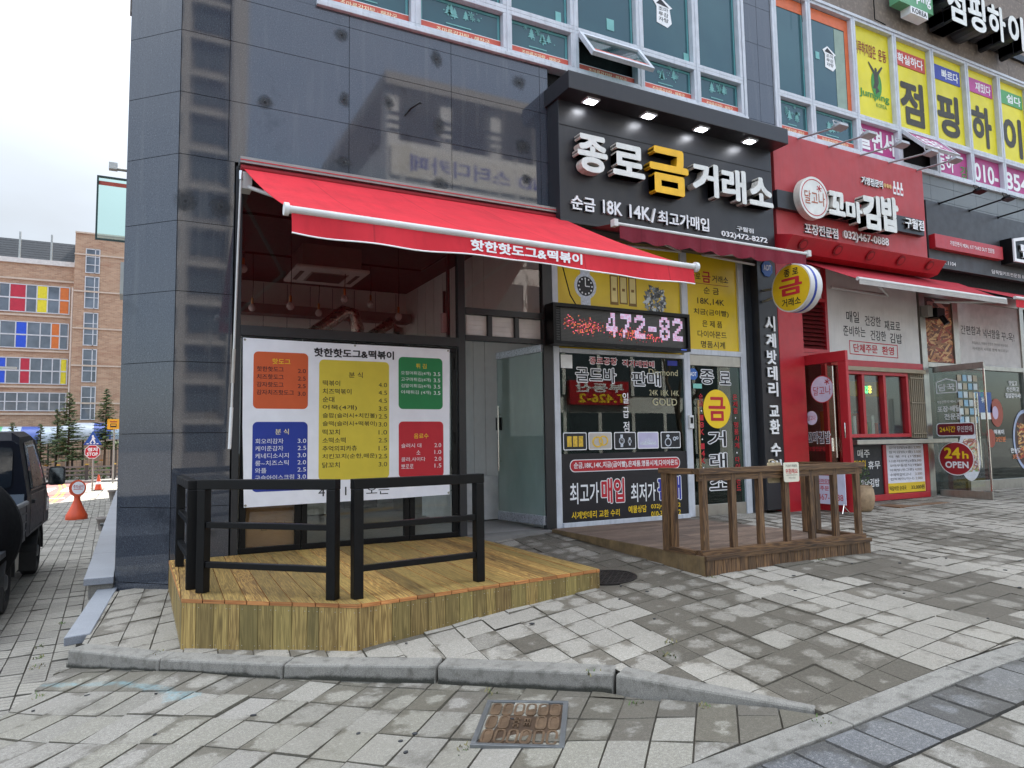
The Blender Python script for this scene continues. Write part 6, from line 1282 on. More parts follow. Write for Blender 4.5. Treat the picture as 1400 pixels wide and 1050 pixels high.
def skirt(p, q, name):
    mb = MB(); p, q = Vector((*p, 0)), Vector((*q, 0)); L = (q - p).length; d = (q - p) / L; n = Vector((d.y, -d.x, 0)); x = 0; g_ = random.Random(int(L * 100))
    while x < L - .01:
        w = min(g_.choice((.12, .12, .145, .145, .09)), L - x)
        if L - x - w < .05: w = L - x
        a, b = p + d * (x + .002), p + d * (x + w - .002); t_ = .022 + g_.uniform(-.002, .002)
        zb = min(z_plaza(a.x, a.y), z_plaza(b.x, b.y)) - .012; c = (g_.random(), g_.random(), 0); zt = -.042
        A, B = a - n * .002, b - n * .002; A2, B2 = A - n * t_, B - n * t_
        V = [(A.x, A.y, zb), (B.x, B.y, zb), (B.x, B.y, zt), (A.x, A.y, zt), (A2.x, A2.y, zb), (B2.x, B2.y, zb), (B2.x, B2.y, zt), (A2.x, A2.y, zt)]
        h = zt - zb; u0 = g_.uniform(0, 5)
        for f_, uv in (((0, 1, 2, 3), ((u0, 0), (u0, w), (u0 + h, w), (u0 + h, 0))), ((4, 0, 3, 7), ((u0, 0), (u0, .02), (u0 + h, .02), (u0 + h, 0))), ((1, 5, 6, 2), ((u0, 0), (u0, .02), (u0 + h, .02), (u0 + h, 0))), ((3, 2, 6, 7), ((u0, 0), (u0, w), (u0 + .02, w), (u0 + .02, 0)))):
            mb.face([V[i] for i in f_], SKIRT, uv=uv, col=c)
        for zz in (zt - .03, zb + .04):
            m_ = (A + B) / 2 + n * .0006
            for s_ in (-.35, .35): e = m_ + d * (w * s_); mb.ell(Fr((e.x, e.y, zz), d, (0, 0, 1), n), 0, 0, .0035, .0035, -.002, .001, STEEL, 6)
        x += w
    mb.build(name, dkk)
skirt(DP[0], DP[1], 'side_skirt'); skirt(DP[1], DP[2], 'front_skirt'); skirt(DP[2], DP[3], 'front_skirt'); skirt(DP[3], DP[4], 'side_skirt')
mb = MB(); mb.prism(WLD, [(a + (2.0 - a) * .03, b + (-1.5 - b) * .03) for a, b in DP], -.5, -.05, BLACKIN); mb.build('underframe', dkk)
def bar(mb, p, q, w, h, m, up=(0, 0, 1)):
    p, q = Vector(p), Vector(q); d = (q - p); L = d.length; d.normalize(); u = Vector(up); s = d.cross(u).normalized(); u = s.cross(d)
    fr = Fr(p, d, u, s); mb.box(fr, 0, L, -h / 2, h / 2, -w / 2, w / 2, m)
def railing(label, posts, ztop, mids, z0=-.012):
    t = thing('black_railing', label, 'railing', ((posts[0][0] + posts[-1][0]) / 2, (posts[0][1] + posts[-1][1]) / 2, z0), 'black steel railings on the new deck')
    d = (Vector((*posts[-1], 0)) - Vector((*posts[0], 0))).normalized()
    for p in posts:
        mb = MB(); fr = Fr((p[0], p[1], 0), d, (0, 0, 1)); mb.box(fr, -.037, .037, z0, ztop - .0375, -.037, .037, BLACK); mb.build('post', t, bevel=.005)
    a, b = posts[0], posts[-1]
    mb = MB(); bar(mb, (a[0] - d.x * .04, a[1] - d.y * .04, ztop), (b[0] + d.x * .04, b[1] + d.y * .04, ztop), .075, .075, BLACK); mb.build('top_rail', t, bevel=.005)
    for z in mids:
        mb = MB(); bar(mb, (a[0] + d.x * .037, a[1] + d.y * .037, z), (b[0] - d.x * .037, b[1] - d.y * .037, z), .05, .045, BLACK); mb.build('middle_rail', t, bevel=.004)
    return t
railing('black railing along the left edge of the new deck beside the granite pier', [(.415, -.48), (.43, -1.74)], .80, (.50, .22))
railing('black railing on the cut corner of the new deck, seen nearest at lower left', [(.50, -1.94), (1.30, -2.74)], .81, (.50, .20))
railing('black railing on the long front edge of the new deck, its right end free', [(1.46, -2.80), (2.49, -2.68)], .81, (.50, .20))
mb = MB()
for ox, oy in ((.02, -.02), (.05, .01)): mb.box(WLD, .49 + ox, .53 + ox, -1.95 + oy, -1.90 + oy, -.012, -.009, STEEL)
gd_ = thing('old_deck', 'weathered brown boarded ramp deck in front of the gold shop', 'deck', (5.7, -1.6, -.12))
GP = [(4.66, -.22), (4.57, -3.02), (6.84, -2.98), (6.84, -.22)]
mb = MB(); k = 0; y = -.22
while y > -3.0:
    y1 = max(-3.03, y - .142); c = (rnd.random(), rnd.random(), 0); x0 = 4.66 + (-.22 - y) * -.032; z = .018 + .009 * (-y); X1 = 6.84
    for xa, xb in ((x0, x0 + 1.3 if k % 2 else x0 + .9), (x0 + 1.304 if k % 2 else x0 + .904, X1)):
        c = (rnd.random(), rnd.random(), 0)
        P = [(xa, y1 + .005), (xb, y1 + .005), (xb, y), (xa, y)]; V = [(a, b, z) for a, b in P]
        mb.face(V, OLDDECK, uv=[(a, b - y) for a, b in P], col=c); B = [(a, b, z - .03) for a, b in P]
        for i in range(4): j = (i + 1) % 4; mb.face([B[i], B[j], V[j], V[i]], OLDDECK, uv=[(0, 0), (.5, 0), (.5, .03), (0, .03)], col=c)
    y -= .142; k += 1
mb.build('deck_boards', gd_)
mb = MB(); mb.box(Fr((4.57, -3.035, 0)), 0, 2.28, .01, .05, -.02, .012, OLDW, board=1)
n_ = 22
for i in range(n_): mb.box(Fr((4.57, -3.03, 0)), 2.27 * i / n_ + .003, 2.27 * (i + 1) / n_ - .003, -.13, .008, -.02, .004, OLDW, board=1)
mb.build('front_skirt', gd_)
mb = MB(); lfm = Fr((4.66, -.22, 0), (-.032, -1, 0), (0, 0, 1), (-1, .032, 0)); P = [(0, -.02), (2.80, -.13), (2.80, .042), (0, .016)]; mb.prism(lfm, P, -.03, .006, M('stained ramp side board', '6e5a3c', .7, var=.45, scale=7, dirt=.6)); mb.build('side_skirt', gd_)
mb = MB(); mb.prism(WLD, [(4.7, -.24), (4.62, -2.98), (6.82, -2.95), (6.82, -.24)], -.3, -.02, BLACKIN); mb.build('underframe', gd_)
wr = thing('wooden_railing', 'weathered brown timber railing with upright balusters on the old deck', 'railing', (5.7, -2.9, .04))
Z0, ZT = .048, .80
def wood_post(name, x, y, w=.055, d=.055, z1=ZT - .02, x2=None, y2=None, z0=Z0):
    mb = MB(); fr = Fr((x, y, 0)); mb.box(fr, -w / 2, w / 2, z0, z1, -d / 2, d / 2, OLDW, board=1); return mb.build(name, wr, bevel=.004)
def wood_rail(name, p, q, w, h):
    mb = MB(); p, q = Vector(p), Vector(q); d = (q - p); L = d.length; d.normalize(); s = d.cross(Vector((0, 0, 1))); mb.box(Fr(p, d, (0, 0, 1), s), 0, L, -h / 2, h / 2, -w / 2, w / 2, OLDW, board=1); return mb.build(name, wr, bevel=.004)
for i in range(7): wood_post('baluster', 4.64 + .355 * i, -2.955, .06, .05)
wood_rail('top_rail', (4.56, -2.955, ZT + .005), (6.86, -2.955, ZT + .005), .10, .05); wood_rail('top_rail', (4.58, -2.957, ZT - .05), (6.84, -2.957, ZT - .05), .045, .07)
wood_rail('bottom_rail', (4.58, -2.955, .065), (6.84, -2.955, .065), .07, .05)
for y in (-2.50,): wood_post('corner_post', 4.60, y, .07, .09); wood_post('corner_post', 4.61, y - .085, .05, .05)
wood_rail('top_rail', (4.60, -2.90, ZT + .003), (4.60, -2.43, ZT + .003), .09, .05); wood_rail('bottom_rail', (4.60, -2.90, .06), (4.60, -2.45, .06), .06, .045)
for y in (-2.28, -2.40): wood_post('corner_post', 6.80, y, .07, .08)
wood_rail('top_rail', (6.80, -2.90, ZT + .003), (6.80, -2.22, ZT + .003), .09, .05); wood_rail('bottom_rail', (6.80, -2.90, .06), (6.80, -2.24, .06), .06, .045)
pl_ = thing('small_notice', 'small white plastic notice with red words hooked over the wooden railing', 'notice', (5.72, -3.0, .67))
nf = FAC(-3.02)
mb = MB(); mb.rrect(nf, 5.62, 5.83, .67, .86, .02, 0, .008, M('cream plastic', 'd8d2be', .5)); mb.build('plate', pl_)
mb = MB(); mb.text(nf, '지금은 외출중', 5.645, 5.80, .815, .84, 0, .0095, TXTB, 0, thin=True); mb.text(nf, '위험해요', 5.64, 5.81, .75, .80, 0, .0095, TXTR, .02, thin=True); mb.box(nf, 5.65, 5.8, .735, .738, .008, .0092, TXTB); mb.text(nf, '주의 손 조심', 5.68, 5.77, .70, .72, 0, .0095, TXTB, 0, thin=True); mb.build('lettering', pl_)
pl_ = thing('small_notice', 'older dirty cream notice plate hanging on the far side of the wooden railing', 'notice', (5.6, -2.9, .67))
nf = FAC(-2.90)
mb = MB(); mb.rrect(nf, 5.53, 5.72, .66, .86, .02, 0, .008, M('dirty cream plastic', 'a89878', .6, var=.4, scale=20)); mb.tube([nf.p(5.56, .86, .004), nf.p(5.58, .88, -.02), nf.p(5.64, .885, -.02), nf.p(5.66, .86, .004)], .008, M('dirty cream plastic', 'a89878', .6), 6); mb.build('plate', pl_)
# manhole covers
mh = thing('drain_cover', 'rusty square drain cover with raised rounded cells sunk in the grey paving', 'drain cover', (1.9, -4.5, -.47))
c0 = Vector((1.575, -4.66)); ex = Vector((.33, -.27)); ex_ = ex.normalized(); ey = Vector((.34, .60)); 
ctr = Vector((1.885, -4.50)); r_ = Vector((.75, -.66)).normalized(); u_ = Vector((.56, .83)).normalized(); w2, h2 = .205, .285
zc = z_low(ctr.x, ctr.y) + .010; gx = (z_low(*(ctr + r_ * .3)) - z_low(*(ctr - r_ * .3))) / .6; gy = (z_low(*(ctr + u_ * .3)) - z_low(*(ctr - u_ * .3))) / .6
mf = Fr((ctr.x, ctr.y, zc), (r_.x, r_.y, gx), (u_.x, u_.y, gy), (-gx, -gy, 1)); RUST = M('rusty cast iron', '4b3a2c', .6, .3, var=.45, scale=9, bump=.3); RUST2 = M('worn rusty iron', '6a5643', .5, .35, var=.4, scale=12, bump=.2)
mb = MB(); mb.frame(mf, -w2 - .035, w2 + .035, -h2 - .035, h2 + .035, .028, -.06, .006, M('galvanised frame', '7d7f80', .45, .7)); mb.build('frame', mh, bevel=.002)
mb = MB(); mb.box(mf, -w2 - .003, w2 + .003, -h2 - .003, h2 + .003, -.05, -.006, RUST)
for i in range(6):
    for j in range(3):
        a0, b0 = -w2 + i * 2 * w2 / 6 + .004, -h2 + j * 2 * h2 / 3 + .006; a1, b1 = a0 + 2 * w2 / 6 - .008, b0 + 2 * h2 / 3 - .012
        n = 24; o = []; i_ = []
        for k in range(n):
            t = 2 * math.pi * k / n; cx, cy = (a0 + a1) / 2, (b0 + b1) / 2; s = lambda v: math.copysign(abs(v) ** .55, v)
            o.append((cx + (a1 - a0) / 2 * s(math.cos(t)), cy + (b1 - b0) / 2 * s(math.sin(t)))); i_.append((cx + ((a1 - a0) / 2 - .012) * s(math.cos(t)), cy + ((b1 - b0) / 2 - .012) * s(math.sin(t))))
        if (i, j) in ((2, 1), (3, 1)): continue
        mb.ring(mf, o, i_, -.006, .001, RUST2)
        if (i, j) not in ((1, 0), (2, 0), (4, 0), (5, 0)): mb.prism(mf, i_, -.006, -.003, RUST2)
tf = Fr(mf.o, -mf.u, mf.r); mb.text(tf, 'GCC', -.07, .07, -.05, -.015, -.006, .001, RUST2, .03); mb.text(tf, 'EE', -.05, .05, .01, .045, -.006, .001, RUST2, .03)
mb.build('cover', mh)
mb = MB(); zc = z_plaza(3.86, -2.5) + .006; gx, gy = .06, .03; rf_ = Fr((3.87, -2.50, zc), (1, 0, gx), (0, 1, gy)); IRON = M('dark cast iron', '2e2a27', .6, .5, var=.3, scale=12)
mb.ell(rf_, 0, 0, .27, .27, -.05, .0, IRON, 40); mb.ring(rf_, [(.27 * math.cos(k * .1571), .27 * math.sin(k * .1571)) for k in range(40)], [(.25 * math.cos(k * .1571), .25 * math.sin(k * .1571)) for k in range(40)], 0, .004, IRON)
for i in range(-6, 7):
    for j in range(-6, 7):
        if math.hypot(i, j) * .036 < .23 and (i + j) % 2 == 0: mb.box(rf_, i * .036 - .013, i * .036 + .013, j * .036 - .013, j * .036 + .013, 0, .004, IRON)
mb.build('manhole_cover', label='round dark iron manhole cover in the paving beside the new deck corner', cat='manhole cover')
# ================================================================== SIDE STREET
TX, TG = -1.10, -.585
NAVY = M('navy truck paint', (.003, .0045, .010), .45, var=.1, spec=.12); TRIM = M('black truck plastic', (.012, .012, .013), .55); BEDG = M('grey bed steel', '303338', .5, dirt=.4)
tk = thing('parked_truck', 'dark navy flatbed truck parked with its rear towards us, cut by the left picture edge', 'truck', (-2.05, 2.6, TG))
TW = 1.68
def cab_sec(y):   # (z bottom, z belt, z top, half-inset at roof)
    return
mb = MB()
sec = [(2.36, .10, 1.22), (2.46, .06, 1.32), (3.6, .06, 1.36), (4.05, .06, 1.30), (4.55, .06, .72), (4.88, .06, .45), (4.95, .10, .15)]
ins_ = lambda z: .0 if z < .55 else .13 * (z - .55) / .8
V = []; 
for y, z0, z1 in sec:
    for x, s in ((TX, -1), (TX - TW, 1)):
        pass
    zs = [z0, .55 if z1 > .55 else z1 * .7, z1 - .06, z1]
    ring_ = [(TX - ins_(zs[0]), y, zs[0]), (TX - ins_(zs[1]), y, zs[1]), (TX - ins_(zs[2]), y, zs[2]), (TX - ins_(zs[3]) - .07, y, zs[3]), (TX - TW + ins_(zs[3]) + .07, y, zs[3]), (TX - TW + ins_(zs[2]), y, zs[2]), (TX - TW + ins_(zs[1]), y, zs[1]), (TX - TW + ins_(zs[0]), y, zs[0])]
    V += ring_
Fs = []
for i in range(len(sec) - 1):
    for k in range(8): Fs.append([i * 8 + k, i * 8 + (k + 1) % 8, (i + 1) * 8 + (k + 1) % 8, (i + 1) * 8 + k])
Fs += [list(range(7, -1, -1)), [(len(sec) - 1) * 8 + k for k in range(8)]]
mb.raw(V, Fs, NAVY); mb.build('cab', tk, bevel=.03)
TGL = M('dark truck glass', (.012, .016, .022), .05)
mb = MB(); bfr = Fr((TX, 2.345, 0), (-1, 0, 0), (0, 0, 1), (0, -1, 0)); mb.rrect(bfr, .16, TW - .16, .66, 1.14, .05, -.01, .006, TGL); mb.build('rear_window', tk)
mb = MB(); mb.box(bfr, .03, TW - .03, .12, .58, 0, .02, M('cab back grey', '5d6670', .4, dirt=.3)); mb.box(bfr, .03, TW - .03, .28, .30, .02, .035, NAVY); mb.box(bfr, .03, TW - .03, .44, .46, .02, .035, NAVY); mb.build('rear_panel', tk)
sfr = Fr((TX, 0, 0), (0, 1, 0), (0, 0, 1), (1, 0, 0))
def sp(y, z): return (y, z)
sf2 = Fr((TX + .004, 0, .55), (0, 1, 0), (-.16, 0, 1))
mb = MB(); mb.prism(sf2, [(2.72, .05), (2.72, .66), (3.62, .70), (4.12, .34), (4.25, .05)], -.005, .006, TGL); mb.build('side_window', tk)
mb = MB(); mb.prism(sf2, [(3.0, .08), (3.0, .60), (3.55, .62), (3.95, .30), (4.05, .08)], .006, .009, M('seat seen through window', '8a6a5a', .3)); mb.build('side_window', tk)
mb = MB(); mb.frame(sfr, 2.70, 4.28, .08, .56, .012, 0, .004, BLACK); mb.box(sfr, 2.85, 3.05, .44, .48, 0, .03, TRIM); dr = mb.build('door', tk)
mb = MB(); mb.tube([(TX, 4.15, .62), (TX + .10, 4.12, .66), (TX + .14, 4.08, .72)], .016, TRIM, 6); mb.rrect(Fr((TX + .16, 4.05, .74), (1, 0, 0), (0, 0, 1), (0, -1, 0)), -.10, .10, -.13, .13, .04, -.05, .02, TRIM); mb.build('wing_mirror', tk, bevel=.01)
mb = MB(); mb.rrect(Fr((TX + .155, 4.03, .74), (1, 0, 0), (0, 0, 1), (0, -1, 0)), -.085, .085, -.115, .115, .03, .0, .004, M('mirror glass', '4a525a', .05, .9)); mb.build('mirror_glass', tk)
mb = MB(); mb.box(sfr, 4.55, 4.92, .22, .42, -.06, .008, M('head lamp', 'b8b4ac', .15)); mb.build('headlight', tk, bevel=.02)
mb = MB(); mb.box(WLD, TX - TW, TX, -.55, 2.30, .04, .10, BEDG); mb.build('bed', tk)
mb = MB(); mb.box(sfr, 1.45, 2.30, .10, .46, -.035, 0, BEDG)
for k in range(3): mb.box(sfr, 1.50, 2.25, .15 + .10 * k, .17 + .10 * k, 0, .012, BEDG)
mb.tube([(TX, 1.4, .48), (TX, 2.30, .48)], .028, M('grey bed rail', '6a6d72', .4, .4), 8); mb.build('side_gate', tk, bevel=.004)
mb = MB(); mb.box(WLD, TX - TW, TX - TW + .03, -.55, 2.30, .10, .46, BEDG); mb.build('side_gate', tk)
mb = MB(); mb.box(WLD, TX - TW, TX, 2.24, 2.30, .10, 1.0, BEDG); mb.build('headboard', tk) if False else None
mb = MB(); mb.box(WLD, TX - TW + .35, TX - .35, -.5, 4.7, -.18, .02, TRIM); mb.box(WLD, TX - .32, TX - .06, 1.75, 2.35, -.30, -.02, STEEL); mb.build('chassis', tk)
for y in (1.18, 3.95):
    for x in (TX - .12, TX - TW + .12):
        cx = Vector((x, y, TG + .315)); ax = (Vector((0, 1, 0)), Vector((0, 0, 1)), Vector((1, 0, 0)))
        mb = MB(); mb.lathe(cx - Vector((.10, 0, 0)), [(.16, 0), (.27, 0), (.31, .03), (.318, .06), (.318, .15), (.31, .18), (.27, .20), (.19, .20), (.18, .17)], RUB, 28, ax=ax); wh = mb.build('wheel', tk)
        mb = MB(); mb.lathe(cx + Vector((.02, 0, 0)), [(.19, .05), (.17, .03), (.10, .04), (.07, .08), (.01, .085)], M('wheel steel', '6a6c70', .4, .7), 20, ax=ax); mb.build('rim', wh)
for y in (1.18, 3.95):
    mb = MB()
    for k in range(10):
        a, b = math.pi * k / 10, math.pi * (k + 1) / 10; mb.prism(sfr, [(y + .36 * math.cos(a), TG + .315 + .36 * math.sin(a)), (y + .40 * math.cos(a), TG + .315 + .40 * math.sin(a)), (y + .40 * math.cos(b), TG + .315 + .40 * math.sin(b)), (y + .36 * math.cos(b), TG + .315 + .36 * math.sin(b))], -.26, .0, TRIM)
    mb.box(WLD, TX - .26, TX, y - .42, y - .40, TG + .10, TG + .34, TRIM); mb.build('mudguard', tk)
mb = MB(); g = random.Random(4)
def bundle(u, v):
    a = 2 * math.pi * u; r = math.sin(math.pi * min(.999, max(.001, v))) ** .5
    z = -.36 + 1.20 * v; return (TX - .33 + (.43 + .02 * math.sin(5 * a)) * r * math.cos(a), 1.05 + (.38 + .02 * math.sin(3 * a + 6 * v)) * r * math.sin(a), z)
mb.grid(bundle, 28, 18, M('black tarpaulin', (.004, .004, .005), .75, bump=.4, bscale=5, spec=.15)); mb.build('covered_load', label='tall rounded load under black tarpaulin strapped at the rear of the navy truck', cat='load')
# no-parking stand
RB = M('orange plastic', (.62, .075, .02), .45, dirt=.2)
st = thing('no_parking_stand', 'orange plastic no parking stand with round white face on the side street pavement', 'parking stand', (-1.22, 13.5, -.65))
mb = MB(); mb.lathe((-1.22, 13.5, -.655), [(.24, 0), (.25, .03), (.245, .12), (.20, .20), (.12, .38), (.075, .50), (.07, .58), (.085, .62)], RB, 20, 1, .8); mb.build('base', st)
sfz = Fr((-1.22, 13.5, .14), (1, 0, 0), (0, 0, 1), (0, -1, 0))
mb = MB(); mb.ell(sfz, 0, 0, .19, .21, -.06, .06, RB, 28); mb.build('head', st, bevel=.02)
mb = MB(); mb.ell(sfz, .02, .01, .14, .16, .06, .066, TXTW, 24); mb.text(sfz, '주차금지', -.09, .13, -.0, .09, 0, .069, TXTR, .02, thin=True); mb.box(sfz, -.08, .12, -.03, -.015, .066, .069, TXTR); mb.build('face', st)
cn = thing('traffic_cone', 'orange traffic cone with white bands by the stop sign post', 'traffic cone', (-1.36, 30.5, -.74))
mb = MB(); mb.box(WLD, -1.57, -1.15, 30.3, 30.7, -.75, -.71, RUB); mb.build('base', cn)
mb = MB(); mb.lathe((-1.36, 30.5, -.71), [(.16, 0), (.03, .68), (.025, .70)], RB, 18); mb.build('cone', cn)
mb = MB(); mb.lathe((-1.36, 30.5, -.71), [(.115, .26), (.092, .38)], TXTW, 18); mb.build('band', cn)
ss = thing('stop_sign', 'grey post carrying a red octagonal stop sign under a blue crossing triangle', 'road sign', (-1.58, 30, -.74))
mb = MB(); mb.tube([(-1.58, 30, -.75), (-1.58, 30, 1.9)], .04, STEEL, 10); mb.build('post', ss)
sf_ = Fr((-1.62, 29.94, 0)); mb = MB(); mb.prism(sf_, [(.33 * math.cos(math.pi * (k + .5) / 4), 1.05 + .33 * math.sin(math.pi * (k + .5) / 4)) for k in range(8)], -.01, .01, TXTW); mb.prism(sf_, [(.305 * math.cos(math.pi * (k + .5) / 4), 1.05 + .305 * math.sin(math.pi * (k + .5) / 4)) for k in range(8)], .01, .014, TXTR); mb.text(sf_, '정지', -.20, .20, 1.06, 1.24, 0, .018, TXTW, .05, thin=True); mb.text(sf_, 'STOP', -.22, .22, .86, 1.02, 0, .018, TXTW, .05, thin=True); mb.build('octagon', ss)
mb = MB(); mb.prism(sf_, [(-.36, 1.40), (.36, 1.40), (.33, 1.36), (-.33, 1.36)], -.01, .01, TXTBL); mb.prism(sf_, [(-.36, 1.37), (.36, 1.37), (0, 2.0)], -.012, .008, M('road sign blue', '24509e', .5)); mb.ell(sf_, 0, 1.76, .045, .05, .008, .014, TXTW, 12); mb.prism(sf_, [(-.04, 1.70), (.05, 1.72), (.12, 1.62), (.05, 1.64), (.12, 1.45), (.06, 1.45), (0, 1.58), (-.08, 1.45), (-.13, 1.45), (-.04, 1.62)], .008, .014, TXTW)
for k in range(4): mb.box(sf_, -.24 + .13 * k, -.16 + .13 * k, 1.395, 1.435, .008, .014, TXTW)
mb.build('triangle', ss)
YS = M('warning yellow', 'd79a1e', .5)
mb = MB(); f4 = Fr((-1.13, 40, 0)); mb.tube([(-.98, 40.05, -.82), (-.98, 40.05, 2.95)], .05, STEEL, 8); mb.rrect(f4, -.22, .42, 2.33, 2.93, .06, -.02, .01, YS); mb.box(f4, -.06, .26, 2.45, 2.66, .01, .016, TXTB); mb.rrect(f4, -.03, .23, 2.53, 2.62, .02, .016, .02, YS); mb.box(f4, -.08, .28, 2.74, 2.80, .01, .016, TXTBR); mb.build('school_bus_sign', label='yellow school bus sign high up at the edge of the granite pier', cat='road sign')
mb = MB(); f5 = Fr((-6.75, 40, 0)); mb.tube([(-6.6, 40.05, -.85), (-6.6, 40.05, 1.8)], .05, STEEL, 8); mb.rrect(f5, -.45, .62, 1.05, 1.90, .04, -.02, .01, YS); mb.prism(f5, [(-.12, 1.1), (.36, 1.1), (.12, 1.5)], .01, .016, TXTBL); mb.text(f5, '어린이보호', -.3, .5, 1.62, 1.78, 0, .016, TXTB, .02, thin=True); mb.build('school_zone_sign', label='yellow school zone board with blue triangle above the truck cab', cat='road sign')
def planter(x, y, z, s, label):
    t = thing('planter', label, 'planter', (x, y, z)); m = M('grey clay planter', '8a8078', .8, dirt=.4)
    mb = MB(); mb.lathe((x, y, z), [(.15 * s, 0), (.20 * s, .30 * s), (.23 * s, .31 * s), (.24 * s, .38 * s), (.20 * s, .38 * s), (.19 * s, .33 * s)], m, 20); mb.build('pot', t)
    mb = MB(); mb.ell(Fr((x, y, z + .34 * s), (1, 0, 0), (0, 1, 0), (0, 0, 1)), 0, 0, .19 * s, .19 * s, -.01, 0, MORTAR, 16); mb.build('soil', t)
planter(-.50, 10.0, -.62, .72, 'larger empty grey planter beside the low wall, nearer to us'); planter(-.55, 22, -.70, .95, 'distant small grey planter by the corner of the low wall, farther down the street')
mb = MB(); mb.box(WLD, -.50, -.36, 8.3, 8.5, -.62, -.36, M('small pot', '4a4a48', .7)); mb.box(WLD, -.53, -.33, 8.27, 8.53, -.38, -.34, M('small pot', '4a4a48', .7)); mb.build('small_pot', label='small dark square pot at the foot of the low wall', cat='plant pot', bevel=.01)
# ---- guard rail, fence, canopy, trees, school
GW = M('dark brown rail', '453c36', .7, dirt=.3)
gr = thing('guard_rail', 'low brown timber guard rail with three bars along the far road', 'guard rail', (-4, 44, -.8))
for k in range(8):
    mb = MB(); x = -1.0 - 1.5 * k; mb.box(WLD, x - .09, x + .09, 43.9, 44.1, -.85, .22, GW); mb.ell(Fr((x, 44, .22), (1, 0, 0), (0, 1, 0), (0, 0, 1)), 0, 0, .1, .1, 0, .08, M('yellow cap', 'b8923a', .6), 10); mb.build('post', gr)
for z in (-.35, -.10, .13):
    mb = MB(); mb.box(WLD, -12, -.6, 43.95, 44.05, z - .07, z + .03, M('weathered bar', '6a605a', .7)); mb.build('bar', gr)
fn = thing('school_fence', 'dark metal school fence decorated with coloured leaf plates', 'fence', (-4, 46.5, -.75))
mb = MB()
FB = M('grey fence bar', '77716b', .7)
for k in range(42): x = -.6 - .2 * k; mb.box(WLD, x - .011, x + .011, 46.49, 46.51, -.6, 1.25, FB)
for z in (-.5, 1.2): mb.box(WLD, -9, -.5, 46.47, 46.53, z - .03, z + .03, GW)
mb.build('bars', fn)
for k in range(4):
    mb = MB(); mb.box(WLD, -1.3 - 2.2 * k, -1.18 - 2.2 * k, 46.42, 46.58, -.8, 1.35, GW); mb.build('post', fn)
g = random.Random(6)
for k in range(14):
    mb = MB(); x, z = -1.2 - g.random() * 5, g.uniform(-.2, .8); s = g.uniform(.1, .24); c = g.choice(('c48a2a', 'b87a24', '3f7a34', 'c8a03a')); mb.prism(Fr((x, 46.44, z)), [(-s, 0), (-s * .3, s * .4), (s, .3 * s), (s * .3, -s * .4)], 0, .02, M('leaf plate ' + c, c, .5)); mb.build('leaf_plate', fn)
def cano(u, v): a = math.pi * .55 * v; return (-9.5 + 9.2 * u, 48.6 - 1.1 * math.sin(a), 1.75 + 1.0 * math.cos(a) + .25 * sst(u, .55, .6))
cp = thing('walkway_canopy', 'curved school walkway canopy in white, blue and green sections on thin posts', 'canopy', (-5, 48, -.72))
cc = ['d8dee4', '3a5ab8', 'cfd8e2', '3a5ab8', 'd8dee4', '58b070', 'd8dee4', '3a5ab8', 'd8dee4']
cc = ['5aa06c', '5aa06c', 'aab4be', '43589c', 'b0bac2', 'b4bac0', 'b4bac0', '43589c', 'a4b4c4']
for k in range(9):
    mb = MB(); mb.grid(lambda u, v, k=k: cano((k + u) / 9, v), 2, 8, M('canopy sheet ' + cc[k], cc[k], .35)); mb.build('roof_sheet', cp)
for k in range(5):
    mb = MB(); mb.tube([(-8.8 + 1.95 * k, 47.9, -.75), (-8.8 + 1.95 * k, 47.9, 2.1)], .06, GW, 8); mb.build('post', cp)
NEED = [M('conifer green a', (.13, .19, .075), .7, var=.4, scale=3), M('conifer green b', (.17, .22, .09), .7, var=.4, scale=3), M('conifer green c', (.08, .12, .055), .7, var=.4, scale=3)]; BARK = M('conifer bark', '4a3a2c', .9)
def conifer(x, y, h, w, label, seed, low=.25, drop=0.0):
    g = random.Random(seed); z0 = -.75
    t = thing('conifer_tree', label, 'tree', (x, y, z0), 'young conifers in front of the school')
    mb = MB(); mb.tube([(x, y, z0), (x + .03, y, z0 + h * .5), (x, y, z0 + h)], [.09, .05, .012], BARK, 8); mb.build('trunk', t)
    mb = MB(); n = int(h * 30)
    for i in range(n):
        f = low + (1 - low) * (i / n); z = z0 + h * f; L = w * (1 - f) ** .8 * g.uniform(.65, 1.15) + .08; a = g.uniform(0, 6.28)
        d = Vector((math.cos(a), math.sin(a), g.uniform(-.12, .22))).normalized(); side = Vector((-d.y, d.x, 0)); p = Vector((x, y, z))
        mb.tube([p, p + d * L], [.012, .004], BARK, 4, cap=False)
        for k in range(int(L * 34) + 6):
            s = g.uniform(.12, 1); q = p + d * (L * s); wd = (.05 + .16 * (1 - s) * L) * g.uniform(.6, 1.2); u = (side * g.choice((-1, 1)) + d * .7 + Vector((0, 0, g.uniform(-.35, .15)))).normalized()
            nrm = u.cross(Vector((g.gauss(0, .5), g.gauss(0, .5), 1))).normalized() * .085
            mb.face([q - nrm, q + u * wd * .6 + Vector((0, 0, .01)), q + u * wd * 1.3, q + nrm], g.choice(NEED))
    mb.build('crown', t)
conifer(-6.63, 46, 3.7, .95, 'narrow dense young conifer at the far left above the truck', 1, .12); conifer(-5.18, 46, 3.6, .8, 'loose thin young conifer in front of the blue canopy section', 2, .3); conifer(-3.65, 45.6, 5.6, 1.7, 'taller spreading conifer left of the stop sign', 3, .22); conifer(-1.62, 46, 5.9, 1.6, 'tall conifer touching the granite pier edge behind the yellow bus sign', 4, .33); conifer(-4.4, 47.2, 4.6, .8, 'slim pale conifer standing close to the drainpipe, behind the others', 5, .3)
mb = MB(); g = random.Random(9)
